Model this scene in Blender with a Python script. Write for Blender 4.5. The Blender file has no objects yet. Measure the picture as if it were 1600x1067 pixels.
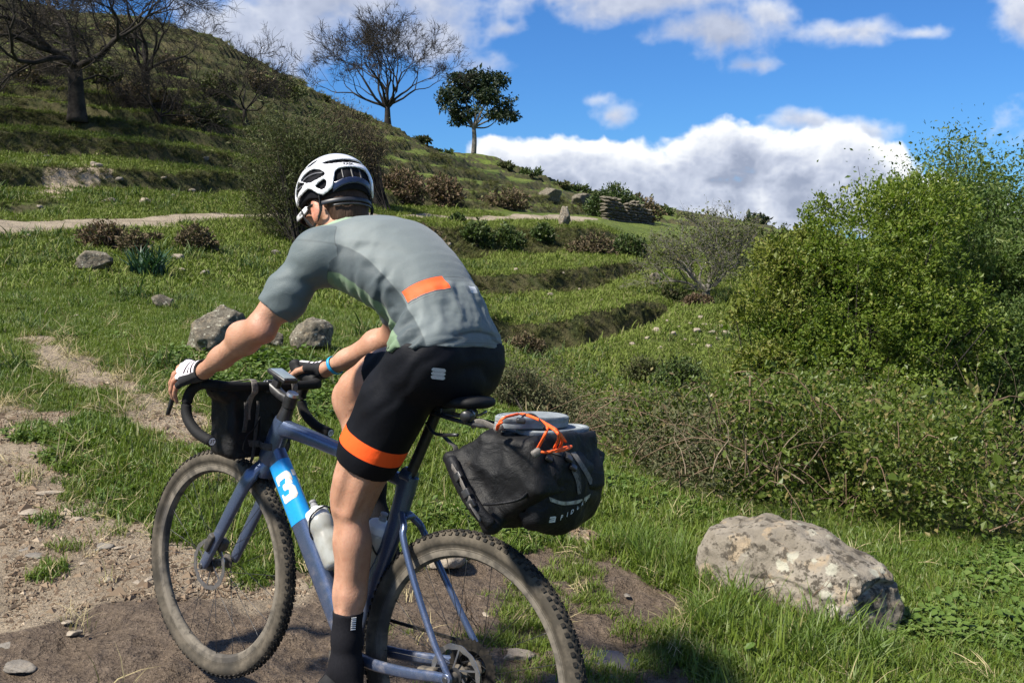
import bpy, bmesh, math, random
import numpy as np
from mathutils import Matrix, Vector, Euler

# ---------------------------------------------------------------- camera, world, sun, exposure
SC = bpy.context.scene
COL = SC.collection
IMW, IMH, FOC, YH, CAMH = 1600.0, 1067.0, 1495.0, 385.8, 1.422
TH = math.atan((IMH / 2 - YH) / FOC)
cam_d = bpy.data.cameras.new('camera')
cam = bpy.data.objects.new('camera', cam_d)
COL.objects.link(cam)
cam.location = (0, 0, CAMH)
cam.rotation_euler = (math.pi / 2 - TH, 0, 0)
cam_d.sensor_width = 36.0
cam_d.lens = FOC / IMW * 36.0
cam_d.clip_start = 0.05
cam_d.clip_end = 3000
SC.camera = cam

SUN_AZ, SUN_EL = math.radians(-121), math.radians(52)      # azimuth from +Y (view direction), negative = left
sun_dir = Vector((math.sin(SUN_AZ) * math.cos(SUN_EL), math.cos(SUN_AZ) * math.cos(SUN_EL), math.sin(SUN_EL)))
sun_d = bpy.data.lights.new('sun', 'SUN')
sun = bpy.data.objects.new('sun', sun_d)
COL.objects.link(sun)
sun_d.energy = 4.7
sun_d.angle = math.radians(5.0)
sun_d.color = (1.0, 0.935, 0.82)
sun.rotation_euler = (-sun_dir).to_track_quat('-Z', 'Y').to_euler()
sun.location = sun_dir * 60

SC.view_settings.view_transform = 'Standard'
SC.view_settings.look = 'None'
SC.view_settings.exposure = 1.06
SC.view_settings.gamma = 1.0
SC.view_settings.use_curve_mapping = False
SC.render.engine = 'CYCLES'
SC.cycles.max_bounces = 6
SC.cycles.transparent_max_bounces = 8


def ray(px, py):
    """direction through a point of the photograph (1600 x 1067 frame)"""
    c, s = math.cos(TH), math.sin(TH)
    a, b = (px - IMW / 2) / FOC, (IMH / 2 - py) / FOC
    return np.array([a, c + b * s, -s + b * c])


def at(px, py, d):
    """world point d metres in front of the camera (along +Y)"""
    r = ray(px, py)
    return np.array([0, 0, CAMH]) + r * (d / r[1])


class NT:
    """small node-tree builder"""
    def __init__(self, tree):
        self.t = tree

    def n(self, typ, ins=None, **kw):
        nd = self.t.nodes.new(typ)
        for k, v in kw.items():
            setattr(nd, k, v)
        for k, v in (ins or {}).items():
            s = nd.inputs[k]
            if isinstance(v, bpy.types.NodeSocket):
                self.t.links.new(v, s)
            else:
                s.default_value = v
        return nd

    def m(self, op, a, b=0.0, c=None, clamp=False):
        nd = self.t.nodes.new('ShaderNodeMath')
        nd.operation = op
        nd.use_clamp = clamp
        for i, v in enumerate((a, b) if c is None else (a, b, c)):
            if isinstance(v, bpy.types.NodeSocket):
                self.t.links.new(v, nd.inputs[i])
            else:
                nd.inputs[i].default_value = v
        return nd.outputs[0]

    def v(self, op, a, b=(0, 0, 0)):
        nd = self.t.nodes.new('ShaderNodeVectorMath')
        nd.operation = op
        for i, q in enumerate((a, b)):
            if isinstance(q, bpy.types.NodeSocket):
                self.t.links.new(q, nd.inputs[i])
            else:
                nd.inputs[i].default_value = q
        return nd.outputs['Value'] if op in ('LENGTH', 'DOT_PRODUCT', 'DISTANCE') else nd.outputs[0]

    def mix(self, f, a, b, blend='MIX'):
        nd = self.t.nodes.new('ShaderNodeMix')
        nd.data_type = 'RGBA'
        nd.blend_type = blend
        for i, q in ((0, f), (6, a), (7, b)):
            if isinstance(q, bpy.types.NodeSocket):
                self.t.links.new(q, nd.inputs[i])
            elif i == 0:
                nd.inputs[i].default_value = q
            else:
                nd.inputs[i].default_value = tuple(q)[:3] + (1,)
        return nd.outputs[2]

    def noise(self, vec, scale, detail=4, rough=.55, dist=0.0, out='Fac'):
        nd = self.n('ShaderNodeTexNoise', {'Scale': scale, 'Detail': detail, 'Roughness': rough, 'Distortion': dist})
        if vec is not None:
            self.t.links.new(vec, nd.inputs['Vector'])
        return nd.outputs[out]

    def ramp(self, f, stops):
        nd = self.t.nodes.new('ShaderNodeValToRGB')
        e = nd.color_ramp.elements
        while len(e) < len(stops):
            e.new(.5)
        for el, (p, c) in zip(e, stops):
            el.position = p
            el.color = (c, c, c, 1) if isinstance(c, (int, float)) else tuple(c)[:3] + (1,)
        self.t.links.new(f, nd.inputs[0])
        return nd.outputs[0]

    def ss(self, x, lo, hi):
        nd = self.n('ShaderNodeMapRange', {1: lo, 2: hi, 3: 0.0, 4: 1.0}, interpolation_type='SMOOTHSTEP')
        if isinstance(x, bpy.types.NodeSocket):
            self.t.links.new(x, nd.inputs[0])
        return nd.outputs[0]


# ---- world: Nishita sky with broken cumulus laid out by direction
world = bpy.data.worlds.new('World')
SC.world = world
world.use_nodes = True
wt = world.node_tree
wt.nodes.clear()
g = NT(wt)
out = g.n('ShaderNodeOutputWorld')
bg = g.n('ShaderNodeBackground', {'Strength': 0.065})
wt.links.new(bg.outputs[0], out.inputs[0])
sky = g.n('ShaderNodeTexSky', sky_type='NISHITA', sun_disc=False, sun_elevation=SUN_EL, sun_rotation=SUN_AZ,
          altitude=300, air_density=1.0, dust_density=0.6, ozone_density=3.0)
SKYCOL = g.mix(1.0, sky.outputs[0], (0.33, 0.66, 1.06), 'MULTIPLY')
geo = g.n('ShaderNodeNewGeometry')
tc = g.n('ShaderNodeTexCoord')
sep = g.n('ShaderNodeSeparateXYZ', {0: tc.outputs['Generated']})
yy = g.m('MAXIMUM', g.m('ABSOLUTE', sep.outputs[1]), 0.08)
U = g.m('DIVIDE', sep.outputs[0], yy)
V = g.m('DIVIDE', sep.outputs[2], yy)
UV = g.n('ShaderNodeCombineXYZ', {0: U, 1: V, 2: 0.0}).outputs[0]
CLOUD_U, CLOUD_V0, CLOUD_V1, CLOUD_W, CLOUD_H = .80, -.06, .70, 1500, 712
tx = g.n('ShaderNodeCombineXYZ', {0: g.m('MULTIPLY_ADD', U, .5 / CLOUD_U, .5), 1: g.m('DIVIDE', g.m('SUBTRACT', V, CLOUD_V0), CLOUD_V1 - CLOUD_V0), 2: 0.0}).outputs[0]
cl_tex = g.n('ShaderNodeTexImage', {0: tx}, interpolation='Cubic', extension='MIRROR')
c_low, c_high = (2.7, 3.05, 4.0), (8.9, 8.8, 8.6)
sepc = g.n('ShaderNodeSeparateColor', {0: cl_tex.outputs[0]})
ccol = g.ramp(sepc.outputs[1], [(0.0, c_low), (.35, (4.5, 4.85, 5.8)), (.7, (6.9, 7.1, 7.5)), (1.0, c_high)])
wt.links.new(g.mix(sepc.outputs[0], SKYCOL, ccol), bg.inputs[0])
world.cycles.sampling_method = 'MANUAL'
world.cycles.sample_map_resolution = 512


# ---------------------------------------------------------------- helpers
def tag(o, label=None, cat=None, group=None, kind=None):
    for k, v in (('label', label), ('category', cat), ('group', group), ('kind', kind)):
        if v:
            o[k] = v
    return o


def link(o, parent=None):
    COL.objects.link(o)
    if parent is not None:
        o.parent = parent
    return o


def mesh_np(name, Vs, Fs, mat=None, parent=None, smooth=True, attrs=None, link_it=True):
    """one mesh object from numpy verts and one or several face arrays (n,3)/(n,4); mat may be a list with face material arrays"""
    me = bpy.data.meshes.new(name)
    if not isinstance(Fs, (list, tuple)):
        Fs = [Fs]
    Fs = [np.asarray(f, dtype=np.int32) for f in Fs if len(f)]
    Vs = np.asarray(Vs, dtype=np.float32)
    me.vertices.add(len(Vs))
    me.vertices.foreach_set('co', Vs.ravel())
    nl = sum(f.size for f in Fs)
    npoly = sum(len(f) for f in Fs)
    me.loops.add(nl)
    me.polygons.add(npoly)
    me.loops.foreach_set('vertex_index', np.concatenate([f.ravel() for f in Fs]))
    st, k = [], 0
    for f in Fs:
        st.append(k + np.arange(len(f), dtype=np.int32) * f.shape[1])
        k += f.size
    me.polygons.foreach_set('loop_start', np.concatenate(st).astype(np.int32))
    me.polygons.foreach_set('use_smooth', np.full(npoly, bool(smooth)))
    if mat is not None:
        me.materials.append(mat)
    for k, a in (attrs or {}).items():
        a = np.asarray(a, dtype=np.float32)
        if a.ndim == 1:
            at_ = me.attributes.new(k, 'FLOAT', 'POINT')
            at_.data.foreach_set('value', a)
        else:
            at_ = me.attributes.new(k, 'FLOAT_VECTOR', 'POINT')
            at_.data.foreach_set('vector', a.ravel())
    me.update(calc_edges=True)
    me.validate()
    o = bpy.data.objects.new(name, me)
    if link_it:
        link(o, parent)
    return o


def empty(name, mat4=None, label=None, cat=None, group=None):
    o = bpy.data.objects.new(name, None)
    o.empty_display_size = .1
    COL.objects.link(o)
    if mat4 is not None:
        o.matrix_world = mat4
    return tag(o, label, cat, group)


# value noise -------------------------------------------------
def _h(ix, iy, iz, seed):
    n = (ix.astype(np.int64) * 374761393 + iy.astype(np.int64) * 668265263 + iz.astype(np.int64) * 1274126177 + seed * 974711) & 0x7fffffff
    n = ((n ^ (n >> 13)) * 1274126177) & 0x7fffffff
    n = n ^ (n >> 16)
    return (n & 0xffff) / 65535.0


def vnoise(x, y, z=None, seed=0):
    x, y = np.asarray(x, float), np.asarray(y, float)
    z = np.zeros_like(x) if z is None else np.asarray(z, float)
    ix, iy, iz = np.floor(x), np.floor(y), np.floor(z)
    fx, fy, fz = x - ix, y - iy, z - iz
    fx, fy, fz = (t * t * (3 - 2 * t) for t in (fx, fy, fz))
    r = 0
    for dx in (0, 1):
        for dy in (0, 1):
            for dz in (0, 1):
                w = (fx if dx else 1 - fx) * (fy if dy else 1 - fy) * (fz if dz else 1 - fz)
                r = r + w * _h(ix + dx, iy + dy, iz + dz, seed)
    return r


def fbm(x, y, z=None, oct=4, seed=0, gain=.5):
    a, s, t = 1.0, 0.0, 0.0
    x, y = np.asarray(x, float), np.asarray(y, float)
    for o in range(oct):
        s = s + a * vnoise(x * 2 ** o, y * 2 ** o, None if z is None else np.asarray(z, float) * 2 ** o, seed + o * 17)
        t += a
        a *= gain
    return s / t


def fbm2(x, y, oct=4, seed=0, gain=.5):
    a, s, t = 1.0, 0.0, 0.0
    for o in range(oct):
        X, Y = x * 2 ** o, y * 2 ** o
        ix, iy = np.floor(X).astype(np.int64), np.floor(Y).astype(np.int64)
        fx, fy = X - ix, Y - iy
        fx, fy = fx * fx * (3 - 2 * fx), fy * fy * (3 - 2 * fy)
        x0, y0 = ix.min(), iy.min()
        L = np.random.RandomState(seed * 31 + o).rand(iy.max() - y0 + 2, ix.max() - x0 + 2)
        jx, jy = ix - x0, iy - y0
        r = (L[jy, jx] * (1 - fx) + L[jy, jx + 1] * fx) * (1 - fy) + (L[jy + 1, jx] * (1 - fx) + L[jy + 1, jx + 1] * fx) * fy
        s = s + a * r
        t += a
        a *= gain
    return s / t


ORD = ['first', 'second', 'third', 'fourth', 'fifth', 'sixth', 'seventh', 'eighth', 'ninth', 'tenth', 'eleventh', 'twelfth', 'thirteenth', 'fourteenth', 'fifteenth', 'sixteenth', 'seventeenth', 'eighteenth', 'nineteenth', 'twentieth', 'twenty first', 'twenty second', 'twenty third', 'twenty fourth', 'twenty fifth', 'twenty sixth', 'twenty seventh', 'twenty eighth', 'twenty ninth', 'thirtieth']


def nth(xs, i):
    """which one from the left, in words"""
    k = sorted(range(len(xs)), key=lambda j: xs[j]).index(i)
    if k == 0:
        return 'leftmost'
    if k == len(xs) - 1:
        return 'rightmost'
    return ORD[k] + ' from left'


def sstep(x, a, b):
    t = np.clip((x - a) / (b - a), 0, 1)
    return t * t * (3 - 2 * t)


# ---- the clouds: density laid out by direction, lit by marching it towards the sun
# photo centre and half axes (px), weight
BANK = [(1010, 268, 240, 46, 1.0), (1110, 238, 100, 46, 1.0), (1172, 238, 80, 50, 1.0), (1335, 272, 80, 66, 1.0), (1255, 248, 80, 40, 1.0),
        (1230, 300, 230, 62, 1.0), (850, 254, 125, 32, 1.0), (770, 240, 50, 18, .8), (1330, 320, 260, 50, 1.0), (930, 300, 220, 45, 1.0)]
HIGH = [(540, 0, 230, 72, 1.0), (420, 50, 180, 80, 1.0), (660, 60, 85, 44, .8), (740, 98, 50, 20, .5), (785, 45, 26, 12, .5), (1265, 195, 72, 26, .9), (1330, 205, 70, 26, .8),
        (1010, 5, 140, 34, .9), (1110, 60, 95, 38, 1.0), (950, -30, 180, 34, 1.0), (1330, 42, 100, 24, .8), (1200, 20, 60, 24, .7), (1440, 54, 55, 16, .6), (1175, 98, 52, 17, .7),
        (948, 172, 40, 24, .72), (928, 148, 22, 18, .6), (1605, 32, 70, 48, .8),
        (1900, 200, 300, 120, 1.0), (-300, 60, 400, 120, 1.0), (2300, -200, 400, 160, 1.0), (300, -600, 500, 180, 1.0), (1300, -650, 500, 150, 1.0)]


def cloud_layer(blobs, Ug, Vg, seed, soft, wob):
    """opacity and brightness of one layer: density laid out by direction, lit by marching it towards the sun"""
    w1 = fbm2(Ug * 14, Vg * 17, 4, seed) - .5
    w2 = fbm2(Ug * 14 + 7, Vg * 17 + 3, 4, seed + 1) - .5
    pu, pv = Ug + wob * w1, Vg + wob * .6 * w2
    acc = np.full(Ug.shape, -2.0)
    for (x, y, a, b, w) in blobs:
        r = ray(x, y)
        e = np.sqrt(((pu - r[0] / r[1]) * FOC / a) ** 2 + ((pv - r[2] / r[1]) * FOC / b) ** 2)
        e = (1 - e) * w
        k = .25
        h = np.clip(.5 + .5 * (acc - e) / k, 0, 1)
        acc = e * (1 - h) + acc * h + k * h * (1 - h)
    pu, pv = Ug + .016 * w2, Vg + .016 * w1
    n = fbm2(pu * 16, pv * 22, 8, seed + 2, .58) - .5
    bil = sum((.60 ** i) * np.abs(fbm2(pu * 17 * 2 ** i, pv * 22 * 2 ** i, 2, seed + 10 + i) - .5) for i in range(5))
    dens = acc * 1.2 + 1.15 * n + 1.0 * (.40 - bil)
    a = sstep(dens, -.06, soft)
    th = np.clip(dens + .04, 0, 1.15)
    occ = np.zeros_like(th)
    for i, s in enumerate((2, 5, 9, 15, 23, 33, 46)):
        sx, sy = int(round(s * .45)), int(round(s * .95))
        sh = np.zeros_like(th)
        sh[:th.shape[0] - sy, sx:] = th[sy:, :th.shape[1] - sx]
        occ += sh * (1.0 if i < 4 else 1.3)
    light = np.exp(-occ * .42) * 1.10 + .12 * (1 - a) + .75 * n * a + 1.15 * (.34 - bil) * a
    return a, np.clip(light * 1.0 + .16, 0, 1), dens


def make_clouds():
    u = np.linspace(-CLOUD_U, CLOUD_U, CLOUD_W)
    v = np.linspace(CLOUD_V0, CLOUD_V1, CLOUD_H)
    Ug, Vg = np.meshgrid(u, v)
    a1, b1, d1 = cloud_layer(BANK, Ug, Vg, 60, .36, .040)
    a2, b2, d2 = cloud_layer(HIGH, Ug, Vg, 160, .95, .055)
    b2 = np.clip(.32 + .50 * b2 - .20 * sstep(d2, .1, .7), 0, 1)
    a2 = a2 * .94
    aa = a1 + a2 * (1 - a1)
    br = (b1 * a1 + b2 * a2 * (1 - a1)) / np.maximum(aa, 1e-4)
    im = bpy.data.images.new('cloud_cover', CLOUD_W, CLOUD_H, float_buffer=True, is_data=True)
    px = np.ones((CLOUD_H, CLOUD_W, 4), np.float32)
    px[..., 0], px[..., 1], px[..., 2] = aa * .97, br, 0
    im.pixels.foreach_set(px.ravel())
    im.update()
    cl_tex.image = im


make_clouds()


def poly_sdf(P, pts):
    """signed distance (negative inside) of points (n,2) to polygon"""
    P = np.asarray(P, float)
    pts = np.asarray(pts, float)
    d = np.full(len(P), 1e18)
    s = np.ones(len(P))
    n = len(pts)
    for i in range(n):
        a, b = pts[i], pts[i - 1]
        e = b - a
        w = P - a
        t = np.clip((w @ e) / (e @ e + 1e-12), 0, 1)
        q = w - t[:, None] * e
        d = np.minimum(d, (q * q).sum(1))
        c1 = P[:, 1] >= a[1]
        c2 = P[:, 1] < b[1]
        c3 = e[0] * w[:, 1] > e[1] * w[:, 0]
        al = (c1 & c2 & c3) | (~c1 & ~c2 & ~c3)
        s[al] *= -1
    return s * np.sqrt(d)


def line_dist(P, pts):
    P = np.asarray(P, float)
    d = np.full(len(P), 1e18)
    for a, b in zip(pts[:-1], pts[1:]):
        a, b = np.asarray(a, float), np.asarray(b, float)
        e = b - a
        w = P - a
        t = np.clip((w @ e) / (e @ e + 1e-12), 0, 1)
        q = w - t[:, None] * e
        d = np.minimum(d, (q * q).sum(1))
    return np.sqrt(d)


# materials ---------------------------------------------------
def new_mat(name):
    m = bpy.data.materials.new(name)
    m.use_nodes = True
    m.node_tree.nodes.clear()
    q = NT(m.node_tree)
    o = q.n('ShaderNodeOutputMaterial')
    b = q.n('ShaderNodeBsdfPrincipled')
    m.node_tree.links.new(b.outputs[0], o.inputs[0])
    return m, q, b


def setb(q, b, **kw):
    names = dict(col='Base Color', rough='Roughness', metal='Metallic', spec='Specular IOR Level', nrm='Normal', trans='Transmission Weight',
                 sss='Subsurface Weight', alpha='Alpha', coat='Coat Weight', sheen='Sheen Weight', ior='IOR')
    for k, v in kw.items():
        s = b.inputs[names[k]]
        if isinstance(v, bpy.types.NodeSocket):
            q.t.links.new(v, s)
        elif k == 'col':
            s.default_value = tuple(v)[:3] + (1,)
        else:
            s.default_value = v


def pmat(name, col, col2=None, scale=30, rough=.6, metal=0, spec=.5, bump=0, bscale=None, bdist=.002, coat=0, sheen=0, detail=4, lo=.35, hi=.65, rvar=0):
    """plain procedural material: two colours mixed by noise, optional bump"""
    m, q, b = new_mat(name)
    tcn = q.n('ShaderNodeTexCoord').outputs['Object']
    nz = q.noise(tcn, scale, detail)
    c = q.mix(q.ss(nz, lo, hi), col, col2 if col2 is not None else [x * .75 for x in col])
    setb(q, b, col=c, rough=rough, metal=metal, spec=spec, coat=coat, sheen=sheen)
    if rvar:
        setb(q, b, rough=q.m('ADD', rough, q.m('MULTIPLY', q.m('SUBTRACT', nz, .5), rvar), clamp=True))
    if bump:
        bn = q.n('ShaderNodeBump', {'Strength': bump, 'Distance': bdist, 'Height': q.noise(tcn, bscale or scale * 2, 5, .6)})
        setb(q, b, nrm=bn.outputs[0])
    return m


def leaf_mat(name, c1, c2, c3=None, rough=.55, trans=.25, spec=.3):
    """foliage: colour varies per leaf (mesh island) and in large clumps, some light passes through"""
    m, q, b = new_mat(name)
    gi = q.n('ShaderNodeNewGeometry').outputs['Random Per Island']
    oi = q.n('ShaderNodeObjectInfo').outputs['Random']
    tcn = q.n('ShaderNodeTexCoord').outputs['Object']
    pos = q.n('ShaderNodeNewGeometry').outputs['Position']
    nz = q.m('ADD', q.m('MULTIPLY', q.noise(pos, 1.1, 3), .55), q.m('MULTIPLY', q.noise(pos, .28, 3), .45))
    f = q.m('ADD', q.m('MULTIPLY', gi, .50), q.m('ADD', q.m('MULTIPLY', oi, .25), q.m('MULTIPLY', q.m('SUBTRACT', nz, .38), 1.5)), clamp=True)
    c = q.mix(f, c1, c2)
    if c3 is not None:
        c = q.mix(q.ss(q.m('FRACT', q.m('MULTIPLY', q.m('ADD', gi, oi), 7.31)), .80, .92), c, c3)
    setb(q, b, col=c, rough=rough, spec=spec)
    tr = q.n('ShaderNodeBsdfTranslucent', {'Color': q.mix(1.0, c, (1.0, 1.15, .45), 'MULTIPLY')})
    ms = q.n('ShaderNodeMixShader', {0: trans, 1: b.outputs[0], 2: tr.outputs[0]})
    o = [n for n in m.node_tree.nodes if n.type == 'OUTPUT_MATERIAL'][0]
    m.node_tree.links.new(ms.outputs[0], o.inputs[0])
    return m

# ---------------------------------------------------------------- terrain
RNG = np.random.default_rng(7)
CP = []


def cpt(px, py, d):
    CP.append(at(px, py, d))


def cpz(x, y, z):
    CP.append(np.array([x, y, z], float))


# foreground
for a in [(0, 1062, 3.0), (350, 1061, 2.96), (640, 1062, 3.1), (900, 1062, 3.14), (1250, 1062, 3.3), (1600, 1062, 3.45),
          (0, 880, 3.9), (300, 880, 3.95), (600, 880, 4.08), (900, 880, 4.3), (1100, 880, 4.55), (1400, 880, 5.0), (1600, 880, 5.15),
          (0, 700, 5.33), (300, 700, 5.45), (560, 700, 5.7), (760, 700, 6.1), (900, 700, 6.7),
          (0, 560, 7.5), (300, 560, 7.9), (560, 560, 8.8), (720, 590, 9.0), (780, 600, 9.4),
          (0, 470, 11.0), (250, 470, 11.9), (500, 470, 14.2), (690, 480, 15.5),
          (0, 400, 15.0), (150, 395, 16.5), (300, 400, 18.0), (450, 402, 21.0), (620, 405, 26.0),
          # dirt track
          (0, 352, 20), (200, 346, 23), (390, 341, 27), (0, 331, 24.5), (200, 333, 27.5), (390, 333.5, 32),
          (600, 341, 36), (700, 343, 41), (900, 344, 50), (600, 337, 38.5), (700, 338.5, 43.5), (900, 340, 53),
          # bank under the track, fields with low walls
          (600, 352, 34), (760, 352, 41), (900, 352, 50), (640, 392, 31.5), (760, 392, 36.6), (900, 386, 40), (990, 385, 45), (740, 404, 36), (880, 402, 38), (990, 398, 41),
          (735, 428, 30.6), (850, 423, 31.8), (980, 412, 36.0), (1010, 412, 38), (735, 454, 29.4), (850, 448, 31.0), (985, 431, 34.8), (760, 486, 26.0), (860, 494, 25.9),
          (950, 484, 27.0), (1030, 470, 29.0), (780, 566, 22.8), (900, 550, 23.2), (960, 532, 24.3), (1040, 496, 27.2),
          (1130, 480, 27), (1100, 440, 33), (1110, 560, 21), (960, 600, 18), (880, 610, 16.5), (1100, 640, 15.5),
          (1050, 400, 45), (1150, 410, 48), (1250, 400, 60), (1000, 350, 62), (1100, 360, 72), (1240, 380, 85), (1400, 400, 90), (1600, 410, 100)]:
    cpt(*a)
# falling ground on the right, under the thicket and the shrubs
for p in [(1.2, 8.0, -.35), (2.5, 6.6, -.35), (4.5, 6.5, -.5), (2.2, 10, -1.0), (5, 10, -1.15), (8, 10, -1.4), (4, 14, -1.5), (8, 14, -1.8), (14, 14, -2.3),
          (6, 20, -1.7), (12, 20, -2.4), (20, 24, -3.5), (14, 32, -2.4), (26, 40, -3.5), (45, 60, -4)]:
    cpz(*p)
for azd in (-52, 52):                                      # the sides stay level with what is in view
    for d_, zl, zr in ((2.6, .06, -.1), (4, .16, -.3), (5.5, .36, -.5), (7.5, .6, -.8), (11, .85, -1.3), (16, 1.2, -1.9)):
        cpz(math.sin(math.radians(azd)) * d_, math.cos(math.radians(azd)) * d_, zl if azd < 0 else zr)
# hillside up to its skyline, and the ground beyond it
HL = [(-500, -150, 75), (-200, -60, 72), (0, -5, 66), (200, 25, 62), (340, 62, 62), (480, 132, 69), (600, 190, 78), (740, 238, 104), (850, 276, 108), (950, 306, 114), (1050, 329, 120), (1150, 348, 130), (1250, 372, 145), (1450, 380, 170), (1700, 384, 200)]
for a in HL:
    cpt(*a)
    p = at(*a)
    cpz(p[0] * 1.5, p[1] * 1.5, p[2] - 4)
    cpz(p[0] * 3, p[1] * 3, p[2] - 14)
for px in (-300, 0, 200, 400, 600, 760, 900):
    dr = np.interp(px, [-300, 0, 200, 390, 600, 700, 900], [20, 25, 28, 33, 39.5, 44.5, 54])
    yr = np.interp(px, [-300, 0, 200, 390, 600, 900], [329, 330, 332, 332.5, 336, 339])
    a, b = at(px, yr, dr), None
    yl, dl = np.interp(px, [h[0] for h in HL], [h[1] for h in HL]), np.interp(px, [h[0] for h in HL], [h[2] for h in HL])
    b = at(px, yl, dl)
    for t in (.25, .5, .75):
        p = a + (b - a) * t
        p[2] -= 0.25 * math.sin(math.pi * t)
        CP.append(p)
CP = np.array(CP)


def _pl(L):
    return np.array([math.atan(ray(p, 400)[0] / ray(p, 400)[1]) for p, _ in L]), np.array([d for _, d in L], float)


# low banks across the fields on the right: (photo x, distance), height, how thick the face is
WALLS = [(_pl([(560, 27.5), (700, 29.5), (760, 30.0), (850, 31.4), (930, 33.3), (990, 35.6), (1040, 38)]), .62, .30, 600, 690, 985, 1035),
         (_pl([(600, 21), (700, 22.2), (780, 24.0), (860, 24.5), (910, 24.9), (960, 25.8), (1000, 26.8), (1040, 28.2)]), .92, .38, 640, 740, 1020, 1060),
         (_pl([(560, 31), (640, 34), (760, 37.6), (880, 41), (990, 46)]), .75, 1.1, 590, 650, 930, 1010)]
_azp = lambda p: math.atan(ray(p, 400)[0] / ray(p, 400)[1])


def walls(x, y):
    az, d = np.arctan2(x, y), np.hypot(x, y)
    z, r = np.zeros(np.shape(x)), np.zeros(np.shape(x))
    for (A, Dw), H, w, l0, l1, r0, r1 in WALLS:
        m = sstep(az, _azp(l0), _azp(l1)) * (1 - sstep(az, _azp(r0), _azp(r1)))
        dw = np.interp(az, A, Dw) + (fbm(x / 1.3, y / 1.3, oct=3, seed=14) - .5) * 1.0
        fade = .22 * dw
        hh = H * (.75 + .5 * vnoise(x / 1.1, y / 1.1, seed=15))
        e = d - dw
        z = z + m * hh * (sstep(e, -w, w) - .5 - .5 * sstep(e, w, w + fade) + .5 * (1 - sstep(e, -w - fade * .6, -w)))
        r = np.maximum(r, m * sstep(d - dw, -w * 1.6, -w * .8) * (1 - sstep(d - dw, w * .4, w * .9)))
    return z, r


def _warp(x, y):
    return np.stack([np.arctan2(x, y) * 1.6, np.log(np.hypot(x, y) + .6)], -1)


_cw = _warp(CP[:, 0], CP[:, 1])
_K = lambda A, B: np.sqrt(((A[:, None, :] - B[None]) ** 2).sum(-1) + .03 ** 2)
_n = len(CP)
_M = np.zeros((_n + 3, _n + 3))
_M[:_n, :_n] = _K(_cw, _cw) - np.eye(_n) * .004
_M[:_n, _n] = _M[_n, :_n] = 1
_M[:_n, _n + 1:] = _cw
_M[_n + 1:, :_n] = _cw.T
_wt = np.linalg.solve(_M, np.concatenate([CP[:, 2] - walls(CP[:, 0], CP[:, 1])[0], np.zeros(3)]))
ROAD_AZ = np.array([math.atan(ray(p, 340)[0] / ray(p, 340)[1]) for p in (-400, 0, 200, 390, 600, 700, 900, 950, 1100, 1250, 1600)])
ROAD_FAR = np.array([20, 25.0, 28, 32.5, 39, 44, 54, 60, 78, 105, 140])
ROAD_NEAR = np.array([16, 20.0, 23, 27, 35.5, 40.5, 49.5, 59.9, 77.9, 104.9, 139.9])


def base_z(x, y):
    x, y = np.asarray(x, float).ravel(), np.asarray(y, float).ravel()
    az, d = np.arctan2(x, y), np.hypot(x, y)
    lim = math.radians(50)
    azc = np.clip(az, -lim, lim)
    dd = np.maximum(d, 2.6)
    z = np.empty(len(x))
    for i in range(0, len(x), 40000):
        s = slice(i, i + 40000)
        w = np.stack([azc[s] * 1.6, np.log(dd[s] + .6)], -1)
        z[s] = _K(w, _cw) @ _wt[:_n] + _wt[_n] + w @ _wt[_n + 1:]
    z = z * sstep(d, .3, 2.6)
    bk = sstep(np.abs(az), lim, math.radians(150))
    return z * (1 - bk) + bk * (-.02 * d * .2)


def terraces(x, y, z):
    """hill beyond the track cut into irregular steps; returns z and how much of a riser each point is"""
    az, d = np.arctan2(x, y), np.hypot(x, y)
    rd = np.interp(az, ROAD_AZ, ROAD_FAR)
    m = sstep(d - rd, 1.0, 4.0 + .02 * rd) * (1 - sstep(np.abs(az), math.radians(42), math.radians(60)))
    wv = (fbm(x / 9, y / 9, oct=3, seed=3) - .5) * 1.5 + (fbm(x / 2.2, y / 2.2, oct=3, seed=5) - .5) * .42
    st = 1.0
    t = (z + wv) / st
    fl = np.floor(t)
    f = t - fl
    pr = np.where(f < .64, f / .64 * .16, np.where(f < .82, .16 + .86 * sstep(f, .64, .82), 1.02 - .02 * (f - .82) / .18))
    hs = .55 + .45 * vnoise(fl * 3.1 + x / 14, y / 14, seed=9)      # some steps are low
    z2 = z + (st * (fl + pr) - (z + wv)) * m * hs
    return z2, m * sstep(f, .64, .70) * (1 - sstep(f, .80, .88)) * np.maximum(hs, .8)


def ground_z(x, y, full=False):
    shp = np.shape(x)
    x, y = np.asarray(x, float).ravel(), np.asarray(y, float).ravel()
    z = base_z(x, y)
    z, ris = terraces(x, y, z)
    zw, rw = walls(x, y)
    z, ris = z + zw, np.maximum(ris, rw)
    d = np.hypot(x, y)
    z = z + (fbm(x / 1.7, y / 1.7, oct=4, seed=21) - .5) * .10 * sstep(d, 5, 12) + (fbm(x / .45, y / .45, oct=3, seed=22) - .5) * .035 * sstep(d, 1, 5) * (1 - sstep(d, 25, 60))
    if full:
        return z, ris
    return z.reshape(shp) if shp else float(z[0])


_TT = np.geomspace(2.4, 260, 900)


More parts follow.
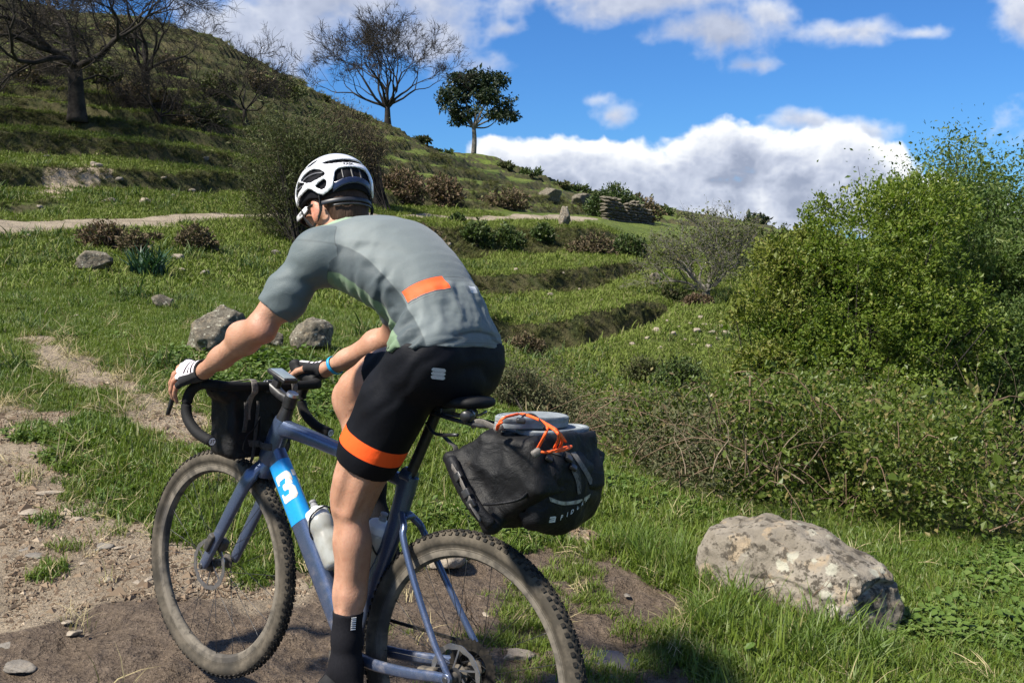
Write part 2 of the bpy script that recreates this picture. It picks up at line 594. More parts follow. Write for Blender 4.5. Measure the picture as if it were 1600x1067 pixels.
def hit(px, py):
    """where the ray through a photo point meets the ground (x, y, z)"""
    r = ray(px, py)
    P = np.array([0, 0, CAMH]) + (_TT / r[1])[:, None] * r
    z = ground_z(P[:, 0], P[:, 1])
    b = np.where(P[:, 2] <= z)[0]
    if not len(b) or _TT[b[0]] > 165:                       # over the skyline: stand on the crest
        d = float(np.interp(px, [h[0] for h in HL], [h[2] for h in HL]))
        q = P[0] * 0 + np.array([0, 0, CAMH]) + r * (d / r[1])
        return np.array([q[0], q[1], ground_z(q[0], q[1])])
    i = max(b[0], 1)
    a0, a1 = P[i - 1, 2] - z[i - 1], P[i, 2] - z[i]
    t = a0 / (a0 - a1 + 1e-12)
    q = P[i - 1] + (P[i] - P[i - 1]) * t
    return np.array([q[0], q[1], ground_z(q[0], q[1])])


def hits(L):
    return np.array([hit(*p)[:2] for p in L])


PATH = hits([(-60, 622), (40, 622), (95, 690), (170, 735), (235, 800), (255, 862), (330, 868), (455, 872), (520, 882), (600, 900), (640, 960), (620, 1064)])
PATH = np.concatenate([PATH, [[0.05, 2.4], [0, 1.2], [-3, 1.2], [-5, 3]]])
FOOT = hits([(50, 530), (95, 560), (150, 590), (215, 625), (262, 655), (330, 700), (400, 760)])
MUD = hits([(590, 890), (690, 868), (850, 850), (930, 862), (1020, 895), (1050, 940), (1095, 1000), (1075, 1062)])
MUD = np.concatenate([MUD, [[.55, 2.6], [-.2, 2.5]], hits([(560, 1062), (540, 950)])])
HTRACK = hits([(70, 306), (100, 290), (128, 275), (152, 262)])
PATCH = hits([(860, 822), (905, 818), (950, 838), (925, 872), (880, 868)])
PUD = [hits([(895, 1012), (930, 1003), (985, 1020), (1000, 1036), (960, 1048), (915, 1036)]), hits([(905, 1050), (960, 1052), (1010, 1062), (960, 1066)])]
FIELD = hits([(1010, 500), (1120, 490), (1140, 560), (1080, 590), (960, 560)])


def masks(x, y):
    P = np.stack([x, y], -1)
    n1 = fbm(x / .5, y / .5, oct=4, seed=31)
    n2 = fbm(x / .12, y / .12, oct=3, seed=33)
    nn = (n1 - .5) * 1.1 + (n2 - .5) * .5
    az, d = np.arctan2(x, y), np.hypot(x, y)
    path = sstep(-poly_sdf(P, PATH) + nn * 1.15, -.30, .34)
    foot = sstep(.26 - line_dist(P, FOOT) + nn * .40, -.12, .20) * .80
    mud = sstep(-poly_sdf(P, MUD) + nn * .45, -.10, .12)
    pat = sstep(-poly_sdf(P, PATCH) + nn * .25, -.05, .08) * .9
    rf, rn = np.interp(az, ROAD_AZ, ROAD_FAR), np.interp(az, ROAD_AZ, ROAD_NEAR)
    nr = (fbm(x / 2.5, y / 2.5, oct=4, seed=35) - .5)
    mid = (rf + rn) / 2
    road = sstep((rf - rn) * .5 - np.abs(d - mid) + nr * 2.4, -.2, .55) * (np.abs(az) < math.radians(40)) * (az < math.radians(5))
    foot = np.maximum(foot, sstep(.55 - line_dist(P, HTRACK) + nn * .7, -.2, .3) * .7)
    dark_soil = np.maximum(mud, path * sstep(3.75 + (n1 - .5) * 1.3 + .15 * x - y, -.15, .22))  # wet mud, plus the near end of the path, darker and less rough
    dark_soil = np.maximum(dark_soil, pat * .25)
    return np.maximum.reduce([path, foot, mud, pat]), dark_soil, road


def make_terrain():
    rad = np.concatenate([[0.02, .5, 1.0, 1.5, 2.0], np.geomspace(2.35, 330, 560), [450, 700]])
    fine = np.radians(np.linspace(-40, 40, 300))
    side = np.radians(np.linspace(44, 316, 56))
    azs = np.concatenate([fine, side])
    A, D = np.meshgrid(azs, rad)
    x, y = (np.sin(A) * D).ravel(), (np.cos(A) * D).ravel()
    z, ris = ground_z(x, y, True)
    z[D.ravel() > 340] -= 20
    dirt, dark_soil, road = masks(x, y)
    # wheel ruts and clods in the mud, stones pushed through the path
    d = D.ravel()
    near = d < 9
    cl = (fbm(x / .07, y / .07, oct=3, seed=41) - .5) * .05 + (fbm(x / .22, y / .22, oct=3, seed=42) - .5) * .07
    z = z + np.where(near, cl * np.clip(dark_soil * .75 + dirt * .25, 0, 1), 0)
    # shallow hollows where water stands
    P = np.stack([x, y], -1)
    pud = np.maximum(sstep(-poly_sdf(P, PUD[0]), -.08, .05), sstep(-poly_sdf(P, PUD[1]), -.08, .05))
    z = z - .035 * pud
    nr, nc = len(rad), len(azs)
    i = np.arange(nr - 1)[:, None] * nc
    j = np.arange(nc)[None]
    j2 = (j + 1) % nc
    F = np.stack([i + j, i + j2, i + nc + j2, i + nc + j], -1).reshape(-1, 4)[:, ::-1]
    V = np.stack([x, y, z], -1)
    kd = np.zeros(len(V), int)
    az = np.arctan2(x, y)
    kd[dirt > .5] = 1
    kd[(road > .5)] = 2
    hill = (d > np.interp(az, ROAD_AZ, ROAD_FAR)) & (kd != 2)
    kd[hill] = 3
    fk = kd[F].max(1)
    dry = fbm(x / 1.1, y / 1.1, oct=3, seed=51)
    attr = dict(dirt=dirt, dark_soil=dark_soil, riser=ris, track=road, dry=dry)
    m = ground_material()
    for k, nm in ((0, 'ground'), (1, 'dirt_path'), (2, 'dirt_track'), (3, 'hillside')):
        f = F[fk == k]
        u, inv = np.unique(f, return_inverse=True)
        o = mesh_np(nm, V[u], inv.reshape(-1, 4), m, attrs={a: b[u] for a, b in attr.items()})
        o['kind'] = 'structure'


def ground_material():
    m, q, b = new_mat('meadow_ground')
    A = lambda n: q.n('ShaderNodeAttribute', attribute_name=n).outputs['Fac']
    pos = q.n('ShaderNodeNewGeometry').outputs['Position']
    big = q.noise(pos, .35, 4)
    mid = q.noise(pos, 2.2, 5, .6)
    fin = q.noise(pos, 26, 5, .65)
    vf = q.noise(pos, 110, 4, .7)
    gr = q.mix(q.ss(big, .35, .65), (.088, .128, .017), (.138, .175, .031))
    gr = q.mix(q.ss(q.m('ADD', q.m('MULTIPLY', mid, .7), q.m('MULTIPLY', fin, .3)), .36, .66), gr, (.056, .074, .012))
    gr = q.mix(q.m('MULTIPLY', q.ss(fin, .52, .74), .55), gr, (.12, .135, .04))
    gr = q.mix(q.m('MULTIPLY', q.ss(q.noise(pos, .9, 4, .6), .58, .74), .55), gr, (.125, .10, .045))
    ri = q.mix(q.ss(q.noise(pos, 1.6, 5, .65), .38, .62), (.034, .042, .011), (.078, .070, .030))
    ri = q.mix(q.m('MULTIPLY', q.ss(q.noise(pos, 5, 4, .6), .55, .7), .5), ri, (.10, .085, .05))
    nrm = q.n('ShaderNodeNewGeometry').outputs['True Normal']
    steep = q.ss(q.n('ShaderNodeSeparateXYZ', {0: nrm}).outputs[2], .90, .76)
    rm = q.m('MAXIMUM', A('riser'), q.m('MULTIPLY', steep, .8))
    rm = q.ss(q.m('ADD', rm, q.m('MULTIPLY', q.m('SUBTRACT', mid, .5), .9)), .25, .6)
    c = q.mix(rm, gr, ri)
    di = q.mix(q.ss(mid, .35, .65), (.40, .325, .235), (.30, .238, .168))
    di = q.mix(q.m('MULTIPLY', q.ss(fin, .55, .75), .6), di, (.46, .385, .30))
    di = q.mix(q.m('MULTIPLY', q.ss(vf, .55, .72), .35), di, (.16, .12, .085))
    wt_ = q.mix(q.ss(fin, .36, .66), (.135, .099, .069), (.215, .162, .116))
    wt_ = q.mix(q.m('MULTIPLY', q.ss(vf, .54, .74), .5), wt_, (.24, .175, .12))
    w = q.ss(q.m('ADD', A('dark_soil'), q.m('MULTIPLY', q.m('SUBTRACT', mid, .5), .5)), .25, .75)
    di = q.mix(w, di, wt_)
    dm = q.ss(q.m('ADD', A('dirt'), q.m('MULTIPLY', q.m('SUBTRACT', fin, .5), .9)), .30, .62)
    c = q.mix(dm, c, di)
    tr = q.mix(q.ss(q.noise(pos, 1.2, 5, .6), .35, .65), (.36, .30, .22), (.25, .205, .15))
    tm = q.ss(q.m('ADD', A('track'), q.m('MULTIPLY', q.m('SUBTRACT', mid, .5), .7)), .32, .62)
    c = q.mix(tm, c, tr)
    setb(q, b, col=c, rough=q.m('SUBTRACT', .95, q.m('MULTIPLY', q.m('MULTIPLY', w, dm), .42)), spec=.25)
    h = q.m('ADD', q.m('MULTIPLY', fin, .6), q.m('MULTIPLY', vf, .25))
    bn = q.n('ShaderNodeBump', {'Strength': 1.0, 'Distance': .045, 'Height': h})
    h2 = q.m('ADD', q.noise(pos, 6, 4, .6), q.m('MULTIPLY', fin, .3))
    bn2 = q.n('ShaderNodeBump', {'Strength': .8, 'Distance': .12, 'Height': h2, 'Normal': bn.outputs[0]})
    setb(q, b, nrm=bn2.outputs[0])
    return m


make_terrain()

# ---------------------------------------------------------------- mesh building blocks
class MB:
    """collects shapes into one mesh"""
    def __init__(self):
        self.V, self.F4, self.F3, self.n = [], [], [], 0

    def add(self, V, F):
        V = np.asarray(V, float)
        F = np.asarray(F, int)
        if not len(F):
            return self
        (self.F4 if F.shape[1] == 4 else self.F3).append(F + self.n)
        self.V.append(V)
        self.n += len(V)
        return self

    def addmix(self, V, F4, F3):
        self.V.append(np.asarray(V, float))
        if len(F4):
            self.F4.append(np.asarray(F4, int) + self.n)
        if len(F3):
            self.F3.append(np.asarray(F3, int) + self.n)
        self.n += len(V)
        return self

    def sweep(self, path, ra, rb=None, ref=(0, 1, 0), n=12, ex=2.0, caps=True, closed=False, twist=0.0):
        P = np.asarray(path, float)
        N = len(P)
        ra = np.broadcast_to(np.asarray(ra, float), (N,))
        rb = ra if rb is None else np.broadcast_to(np.asarray(rb, float), (N,))
        if closed:
            T = np.roll(P, -1, 0) - np.roll(P, 1, 0)
        else:
            T = np.gradient(P, axis=0)
        T /= np.linalg.norm(T, axis=1)[:, None] + 1e-12
        ref = np.asarray(ref, float)
        B = ref - T * (T @ ref)[:, None]
        bad = np.linalg.norm(B, axis=1) < .15
        if bad.any():
            r2 = np.array([.3, .2, .93])
            B[bad] = r2 - T[bad] * (T[bad] @ r2)[:, None]
        B /= np.linalg.norm(B, axis=1)[:, None]
        Nn = np.cross(T, B)
        th = np.arange(n) * 2 * np.pi / n + twist
        c, s = np.cos(th), np.sin(th)
        c, s = np.sign(c) * np.abs(c) ** (2 / ex), np.sign(s) * np.abs(s) ** (2 / ex)
        V = P[:, None] + c[None, :, None] * ra[:, None, None] * Nn[:, None] + s[None, :, None] * rb[:, None, None] * B[:, None]
        V = V.reshape(-1, 3)
        M = N if closed else N - 1
        i = (np.arange(M)[:, None] * n)
        i2 = ((np.arange(M)[:, None] + 1) % N) * n
        j = np.arange(n)[None]
        k = (j + 1) % n
        F = np.stack([i + j, i + k, i2 + k, i2 + j], -1).reshape(-1, 4)
        F3 = []
        if caps and not closed:
            V = np.concatenate([V, P[:1], P[-1:]])
            a, b = N * n, N * n + 1
            jj = np.arange(n)
            F3 = np.concatenate([np.stack([np.full(n, a), (jj + 1) % n, jj], -1), np.stack([np.full(n, b), (N - 1) * n + jj, (N - 1) * n + (jj + 1) % n], -1)])
        return self.addmix(V, F, F3)

    def lathe(self, prof, origin, axis, n=24, ref=(1, 0, 0), closed=False):
        """prof: (radius, height along axis)"""
        prof = np.asarray(prof, float)
        ax = np.asarray(axis, float)
        ax = ax / np.linalg.norm(ax)
        r = np.asarray(ref, float)
        r = r - ax * (r @ ax)
        if np.linalg.norm(r) < .1:
            r = np.array([0, 0, 1.]) - ax * ax[2]
        r /= np.linalg.norm(r)
        s = np.cross(ax, r)
        th = np.arange(n) * 2 * np.pi / n
        ring = np.cos(th)[:, None] * r + np.sin(th)[:, None] * s
        m = len(prof)
        V = np.asarray(origin, float) + prof[:, 0][:, None, None] * ring[None] + prof[:, 1][:, None, None] * ax
        V = V.reshape(-1, 3)
        M = m if closed else m - 1
        i = (np.arange(M)[:, None] * n)
        i2 = ((np.arange(M)[:, None] + 1) % m) * n
        j = np.arange(n)[None]
        k = (j + 1) % n
        return self.add(V, np.stack([i + j, i + k, i2 + k, i2 + j], -1).reshape(-1, 4))

    def box(self, c, size, X=(1, 0, 0), Y=(0, 1, 0), Z=(0, 0, 1), bev=0.0):
        c = np.asarray(c, float)
        X, Y, Z = (np.asarray(a, float) / np.linalg.norm(a) for a in (X, Y, Z))
        h = np.asarray(size, float) / 2
        if bev <= 0:
            V = [c + X * h[0] * a + Y * h[1] * b + Z * h[2] * d for a in (-1, 1) for b in (-1, 1) for d in (-1, 1)]
            return self.add(V, [[0, 1, 3, 2], [4, 6, 7, 5], [0, 4, 5, 1], [2, 3, 7, 6], [0, 2, 6, 4], [1, 5, 7, 3]])
        # rounded box: superellipsoid-like grid
        n = 6
        b = min(bev, h.min() * .95)
        prof = []
        for k in range(n // 2 + 1):
            a = math.pi / 2 * k / (n // 2)
            prof.append((b * (1 - math.cos(a)), b * (1 - math.sin(a))))   # inset, drop
        rings = []
        for ins, dr in prof[::-1]:
            rings.append((b - ins if False else dr, -h[2] + ins))
        V, F = [], []
        def ring(inset, z):
            x, y = h[0] - inset, h[1] - inset
            r = max(b - inset, 1e-4)
            pts = []
            for cx, cy, a0 in ((1, 1, 0), (-1, 1, 90), (-1, -1, 180), (1, -1, 270)):
                for t in range(4):
                    a = math.radians(a0 + 30 * t)
                    pts.append(c + X * (cx * (x - r) + r * math.cos(a)) + Y * (cy * (y - r) + r * math.sin(a)) + Z * z)
            return pts
        levels = []
        for k in range(4):
            a = math.pi / 2 * k / 3
            levels.append((b * (1 - math.sin(a)), -h[2] + b * (1 - math.cos(a))))
        levels += [(i, -z) for i, z in levels[::-1]]
        for i, z in levels:
            V += ring(i, z)
        L = len(levels)
        for k in range(L - 1):
            for j in range(16):
                F.append([k * 16 + j, k * 16 + (j + 1) % 16, (k + 1) * 16 + (j + 1) % 16, (k + 1) * 16 + j])
        nv = len(V)
        V.append(c - Z * h[2])
        V.append(c + Z * h[2])
        F3 = [[nv, (j + 1) % 16, j] for j in range(16)] + [[nv + 1, (L - 1) * 16 + j, (L - 1) * 16 + (j + 1) % 16] for j in range(16)]
        return self.addmix(V, F, F3)

    def build(self, name, mat, parent=None, off=(0, 0, 0), smooth=True, attrs=None):
        V = np.concatenate(self.V) - np.asarray(off, float)
        Fs = []
        if self.F4:
            Fs.append(np.concatenate(self.F4))
        if self.F3:
            Fs.append(np.concatenate(self.F3))
        return mesh_np(name, V, Fs, mat, parent, smooth, attrs)


def auto_smooth(o, deg=35):
    """sharp edges where faces meet at more than deg degrees"""
    me = o.data
    bm = bmesh.new()
    bm.from_mesh(me)
    lim = math.radians(deg)
    for e in bm.edges:
        if len(e.link_faces) == 2 and e.calc_face_angle(0) > lim:
            e.smooth = False
    bm.to_mesh(me)
    bm.free()
    return o


def spline(pts, n=24):
    """Catmull-Rom through points"""
    P = np.asarray(pts, float)
    P = np.concatenate([[2 * P[0] - P[1]], P, [2 * P[-1] - P[-2]]])
    out_ = []
    m = len(P) - 3
    for t in np.linspace(0, m - 1e-9, n):
        i = int(t)
        f = t - i
        p0, p1, p2, p3 = P[i:i + 4]
        out_.append(.5 * ((2 * p1) + (-p0 + p2) * f + (2 * p0 - 5 * p1 + 4 * p2 - p3) * f * f + (-p0 + 3 * p1 - 3 * p2 + p3) * f ** 3))
    return np.array(out_)


def text_mesh(s, size=1.0, bold=0.0):
    """flat triangles of a line of text, x to the right, y up, centred; (V2, F3)"""
    cu = bpy.data.curves.new('lettering', 'FONT')
    cu.body = s
    cu.size = size
    cu.offset = bold
    cu.align_x = 'CENTER'
    cu.align_y = 'CENTER'
    cu.resolution_u = 3
    ob = bpy.data.objects.new('lettering', cu)
    COL.objects.link(ob)
    dg = bpy.context.evaluated_depsgraph_get()
    me = ob.evaluated_get(dg).to_mesh()
    V = np.array([v.co[:2] for v in me.vertices])
    me.calc_loop_triangles()
    F = np.array([t.vertices[:] for t in me.loop_triangles])
    ob.evaluated_get(dg).to_mesh_clear()
    bpy.data.objects.remove(ob)
    bpy.data.curves.remove(cu)
    return V, F


# ---------------------------------------------------------------- bicycle, in its own frame: u forward, w to its left, v up from the rear axle
BX, BY, BHD, BPT, BLN, BR = -0.156, 2.315, math.radians(52.45), math.radians(4.02), math.radians(-5.77), 0.3556
_F = np.array([-math.sin(BHD), math.cos(BHD), 0])
_L0 = np.array([-math.cos(BHD), -math.sin(BHD), 0])
BL = _L0 * math.cos(BLN) - np.array([0, 0, 1]) * math.sin(BLN)
BF = _F * math.cos(BPT) + np.array([0, 0, 1]) * math.sin(BPT)
BU = np.cross(BF, BL)
BU /= np.linalg.norm(BU)
BL = np.cross(BU, BF)
BO = np.array([BX, BY, 0]) + BU * BR
WB = 1.033


def bike_world(p):
    p = np.asarray(p, float)
    return BO + p[..., 0:1] * BF + p[..., 1:2] * BL + p[..., 2:3] * BU


def bike_mat(origin=(0, 0, 0)):
    o = bike_world(np.asarray(origin, float))
    return Matrix([[BF[i], BL[i], BU[i], o[i]] for i in range(3)] + [[0, 0, 0, 1]])


def bray(px, py, w):
    """bike-frame point where the ray through a photo point crosses the plane w"""
    d = ray(px, py)
    o = np.array([0, 0, CAMH]) - BO
    t = (w - o @ BL) / (d @ BL)
    p = o + d * t
    return np.array([p @ BF, w, p @ BU])


def paint_material():
    m, q, b = new_mat('blue_grey_metallic_paint')
    tcn = q.n('ShaderNodeTexCoord').outputs['Object']
    sp = q.n('ShaderNodeSeparateXYZ', {0: tcn}).outputs[2]
    n = q.noise(tcn, 9, 5, .6)
    fl = q.noise(tcn, 900, 2, .5)
    c = q.mix(q.ss(fl, .4, .65), (.056, .082, .148), (.108, .146, .245))
    low = q.ss(q.m('ADD', sp, q.m('MULTIPLY', q.m('SUBTRACT', n, .5), .55)), .62, .18)
    dust = q.m('MULTIPLY', q.m('MULTIPLY', low, q.ss(q.noise(tcn, 34, 7, .7), .40, .80)), .62)
    sp2 = q.ss(q.noise(tcn, 210, 3, .6), .66, .72)
    dust = q.m('MAXIMUM', dust, q.m('MULTIPLY', q.m('MULTIPLY', sp2, low), .9))
    c = q.mix(dust, c, (.30, .245, .185))
    setb(q, b, col=c, metal=q.m('SUBTRACT', .55, q.m('MULTIPLY', dust, .55)), rough=q.m('ADD', .32, q.m('MULTIPLY', dust, .5)), coat=.5)
    b.inputs['Coat Roughness'].default_value = .12
    return m


M_PAINT = paint_material()
M_TAPE = pmat('black_bar_tape', (.006, .006, .0065), (.010, .010, .0105), 300, .75, spec=.25, bump=.35, bscale=420)
M_BLACK = pmat('black_alloy', (.016, .016, .018), (.03, .03, .032), 40, .38, spec=.5, rvar=.3)
M_RUBBER = pmat('black_rubber', (.007, .007, .008), (.011, .011, .011), 60, .7, spec=.3)
M_STEEL = pmat('brushed_steel', (.42, .42, .43), (.30, .30, .31), 60, .34, metal=.9, rvar=.3)
M_GEAR = pmat('muddy_steel', (.010, .0095, .009), (.034, .029, .023), 70, .6, metal=.5)
M_DUSTY = pmat('muddy_black_metal', (.03, .029, .028), (.11, .092, .07), 35, .7, detail=6)
M_DECALB = pmat('bright_blue_decal', (.012, .30, .72), (.012, .27, .66), 90, .35, coat=.4)
M_DECALW = pmat('scuffed_white_decal', (.70, .68, .63), (.42, .37, .30), 55, .45, lo=.52, hi=.70)
M_WHITE = pmat('white_plastic', (.78, .78, .79), (.70, .70, .72), 20, .4)


def tyre_material(kind):
    m, q, b = new_mat(kind)
    tcn = q.n('ShaderNodeTexCoord').outputs['Object']
    n = q.noise(tcn, 26, 6, .65)
    n2 = q.noise(tcn, 6, 3, .5)
    if kind == 'dusty_tyre_sidewall':
        c = q.mix(q.ss(n, .38, .66), (.050, .043, .033), (.098, .083, .063))
        c = q.mix(q.ss(n2, .52, .72), c, (.030, .027, .022))
    elif kind == 'dusty_rim':
        c = q.mix(q.ss(n, .35, .6), (.065, .058, .048), (.16, .14, .112))
        c = q.mix(q.m('MULTIPLY', q.ss(n2, .50, .7), .8), c, (.045, .042, .040))
    else:
        c = q.mix(q.ss(n, .45, .72), (.012, .0115, .011), (.07, .058, .043))
    setb(q, b, col=c, rough=.88, spec=.25)
    bn = q.n('ShaderNodeBump', {'Strength': .5, 'Distance': .002, 'Height': n})
    setb(q, b, nrm=bn.outputs[0])
    return m


M_TYRE, M_RIM, M_TREAD = tyre_material('dusty_tyre_sidewall'), tyre_material('dusty_rim'), tyre_material('muddy_tread')

B0 = np.array([.5, 0, -BR])
bike = empty('bicycle', bike_mat(B0), 'blue grey gravel bicycle with muddy tyres and drop bars, ridden up the dirt path', 'bicycle')


def bp(mb, name, mat, parent=None, sharp=None, smooth=True):
    o = mb.build(name, mat, parent or bike, B0, smooth)
    if sharp:
        auto_smooth(o, sharp)
    return o


# ---- wheels
def make_wheel(cu, rear):
    wh = bpy.data.objects.new('wheel', None)
    wh.empty_display_size = .1
    link(wh, bike)
    wh.location = Vector((cu, 0, 0)) - Vector(B0)
    wh['label'] = 'rear wheel with black sprockets and thin brake disc' if rear else 'front wheel with pale dusty rim under the bar bag'
    ax = (0, 1, 0)
    wq = lambda mb, nm, mt, sharp=None, smooth=True: (auto_smooth(mb.build(nm, mt, wh, (0, 0, 0), smooth), sharp) if sharp else mb.build(nm, mt, wh, (0, 0, 0), smooth))
    a = np.linspace(-2.35, 2.35, 23)
    cr, tr = .3325, .0215
    prof = [(cr + tr * math.cos(t), tr * 1.02 * math.sin(t)) for t in a]
    prof = [(.3075, prof[0][1] * .98)] + prof + [(.3075, prof[-1][1] * .98)]
    wq(MB().lathe(prof, (0, 0, 0), ax, 120), 'tyre', M_TYRE)
    # tread: staggered blocks over the crown and shoulder blocks
    kb = MB()
    nk = 96
    for i in range(nk):
        for lat, off, wl, wd in ((-.0165, 0, .0095, .009), (-.008, .5, .010, .0065), (0, 0, .010, .006), (.008, .5, .010, .0065), (.0165, 0, .0095, .009)):
            th = (i + off) * 2 * math.pi / nk
            tt = math.asin(max(-1, min(1, lat / (tr * 1.02))))
            r = cr + tr * math.cos(tt) + .0012
            rd = np.array([math.cos(th), 0, math.sin(th)])
            tg = np.array([-math.sin(th), 0, math.cos(th)])
            nrm = rd * math.cos(tt) + np.array([0, 1, 0]) * math.sin(tt)
            sd = np.cross(tg, nrm)
            kb.box(rd * r + np.array([0, lat, 0]), (wl, wd, .0055), tg, sd, nrm)
    t_ = wq(kb, 'tread', M_TREAD, smooth=False)
    t_['kind'] = 'stuff'
    rp = [(.311, .0155), (.313, .0148), (.311, .0125), (.300, .0125), (.300, -.0125), (.311, -.0125), (.313, -.0148), (.311, -.0155), (.2925, -.0135), (.2865, -.0065), (.285, 0), (.2865, .0065), (.2925, .0135)]
    wq(MB().lathe(rp, (0, 0, 0), ax, 120, closed=True), 'rim', M_RIM, 40)
    hw = .05 if not rear else .066
    hp = [(.006, -hw), (.0075, -hw + .002), (.011, -hw + .01), (.024, -.034), (.024, -.031), (.013, -.027), (.0125, .02), (.024, .026), (.026, .029), (.012, .033), (.012, hw - .01), (.0075, hw - .002), (.006, hw)]
    wq(MB().lathe(hp, (0, 0, 0), ax, 20), 'hub', M_DUSTY, 35)
    for k in range(24):
        side = 1 if k % 2 else -1
        j = k // 2
        th = (k + .5) * 2 * math.pi / 24
        hth = th + (1 if j % 2 else -1) * math.radians(62)
        p0 = np.array([.0235 * math.cos(hth), side * .029, .0235 * math.sin(hth)])
        p1 = np.array([.2875 * math.cos(th), side * .003, .2875 * math.sin(th)])
        wq(MB().sweep([p0, p0 + (p1 - p0) * .94, p1], [.0009, .0009, .0016], n=5), 'spoke', M_BLACK)
    # disc
    dw = .036 if not rear else .044
    db = MB()
    n = 72
    th = np.arange(n) * 2 * np.pi / n
    ro = .0795 + .0012 * np.sin(th * 12)
    ri = .066 + .0016 * np.cos(th * 12)
    V = []
    for w_ in (dw - .0009, dw + .0009):
        V += [np.stack([ro * np.cos(th), np.full(n, w_), ro * np.sin(th)], -1), np.stack([ri * np.cos(th), np.full(n, w_), ri * np.sin(th)], -1)]
    V = np.concatenate(V)
    j = np.arange(n)
    k = (j + 1) % n
    F = np.concatenate([np.stack([n * a_ + j, n * a_ + k, n * b_ + k, n * b_ + j], -1) for a_, b_ in ((0, 1), (3, 2), (2, 0), (1, 3))])
    db.add(V, F)
    for i in range(6):
        a0 = i * math.pi / 3
        a1 = a0 + .55
        p0 = np.array([.020 * math.cos(a0), dw, .020 * math.sin(a0)])
        p1 = np.array([.067 * math.cos(a1), dw, .067 * math.sin(a1)])
        db.box((p0 + p1) / 2, (np.linalg.norm(p1 - p0), .0017, .0048), p1 - p0, (0, 1, 0), np.cross(p1 - p0, (0, 1, 0)))
    wq(db, 'brake_disc', M_STEEL, smooth=False)
    wq(MB().lathe([(.021, dw - .002), (.021, dw + .003), (.008, dw + .004)], (0, 0, 0), ax, 18), 'lockring', M_BLACK, 30)
    if rear:
        for i in range(9):
            r = .075 - i * .0058
            w_ = -.022 - i * .0042
            nt = int(r * 2 * math.pi / .0127)
            m_ = nt * 2
            th = np.arange(m_) * 2 * np.pi / m_
            rr = np.where(np.arange(m_) % 2 == 0, r + .0035, r - .002)
            V = np.concatenate([np.stack([rr * np.cos(th), np.full(m_, w_ + s * .0009), rr * np.sin(th)], -1) for s in (-1, 1)] +
                               [np.stack([np.full(m_, r * .62) * np.cos(th), np.full(m_, w_ + s * .0009), np.full(m_, r * .62) * np.sin(th)], -1) for s in (-1, 1)])
            j = np.arange(m_)
            k = (j + 1) % m_
            F = np.concatenate([np.stack([m_ * a_ + j, m_ * a_ + k, m_ * b_ + k, m_ * b_ + j], -1) for a_, b_ in ((0, 1), (1, 3), (3, 2), (2, 0))])
            wq(MB().add(V, F), 'sprocket', M_GEAR, smooth=False)
    return wh


make_wheel(0, True)
make_wheel(WB, False)

# ---- frame
fr = MB()
HT0, HT1 = np.array([.842, 0, .365]), np.array([.793, 0, .505])
fr.sweep([HT0, HT0 + (HT1 - HT0) * .1, HT0 + (HT1 - HT0) * .5, HT0 + (HT1 - HT0) * .9, HT1], [.033, .038, .034, .031, .026], [.028, .030, .027, .0255, .024], n=20, ex=2.2)
DT0, DT1 = np.array([.822, 0, .405]), np.array([.425, 0, -.062])
DTD = (DT1 - DT0) / np.linalg.norm(DT1 - DT0)
DTL = np.linalg.norm(DT1 - DT0)
_t = np.linspace(0, 1, 12)
DT_RA = lambda t: .035 + .002 * np.sin(np.pi * t) - .003 * t
DT_RB = lambda t: .0215 + .006 * t
fr.sweep(DT0 + (DT1 - DT0) * _t[:, None], DT_RA(_t), DT_RB(_t), n=28, ex=2.9)
tt = spline([(.812, 0, .478), (.70, 0, .474), (.50, 0, .456), (.275, 0, .425)], 16)
fr.sweep(tt, np.concatenate([[.033, .030, .027], np.linspace(.0245, .0165, 13)]), np.linspace(.023, .018, 16), n=20, ex=2.6)
st = spline([(.268, 0, .447), (.281, 0, .375), (.303, 0, .28), (.346, 0, .15), (.405, 0, -.05)], 20)
fr.sweep(st, [.031] * 4 + [.028] * 4 + [.026] * 6 + [.030] * 6, [.0185] * 6 + [.0175] * 8 + [.022] * 6, n=20, ex=2.6)
fr.lathe([(.0, -.043), (.024, -.043), (.026, -.04), (.026, .04), (.024, .043), (0, .043)], (.415, 0, -.07), (0, 1, 0), 24)
bp(fr, 'frame', M_PAINT, sharp=50)
for s in (1, -1):
    ss = spline([(.272, s * .010, .345), (.240, s * .030, .318), (.224, s * .0425, .288), (.150, s * .058, .185), (.06, s * .070, .072), (.012, s * .0735, .022), (0, s * .0745, 0)], 30)
    bp(MB().sweep(ss, [.0105] * 8 + list(np.linspace(.0095, .008, 18)) + [.011, .013, .014, .014], [.0085] * 26 + [.007] * 4, n=12, ex=2.3), 'seatstay', M_PAINT, sharp=60)
    cs = spline([(.395, s * .030, -.068), (.340, s * .043, -.066), (.26, s * .056, -.058), (.14, s * .067, -.034), (.04, s * .0735, -.008), (0, s * .0745, 0)], 24)
    bp(MB().sweep(cs, [.017] * 8 + list(np.linspace(.0165, .0125, 16)), [.010] * 8 + [.0085] * 16, n=12, ex=2.4), 'chainstay', M_PAINT, sharp=60)
    dp = MB().lathe([(0, .0005), (.0135, .0005), (.0150, -.001), (.0150, -.010), (0, -.010)] if s > 0 else [(0, .010), (.0150, .010), (.0150, .001), (.0135, -.0005), (0, -.0005)], (0, s * .0835, 0), (0, 1, 0), 20)
    dd = bp(dp, 'dropout', M_PAINT, sharp=40)
    bp(MB().lathe([(0, .0028 * s), (.0065, .0028 * s), (.0085, .0015 * s), (.0085, -.004 * s)], (0, s * .0838, 0), (0, 1, 0), 16), 'axle', M_BLACK, sharp=30)
bp(MB().box((.258, 0, .338), (.03, .036, .012), bev=.004), 'stay_bridge', M_PAINT)
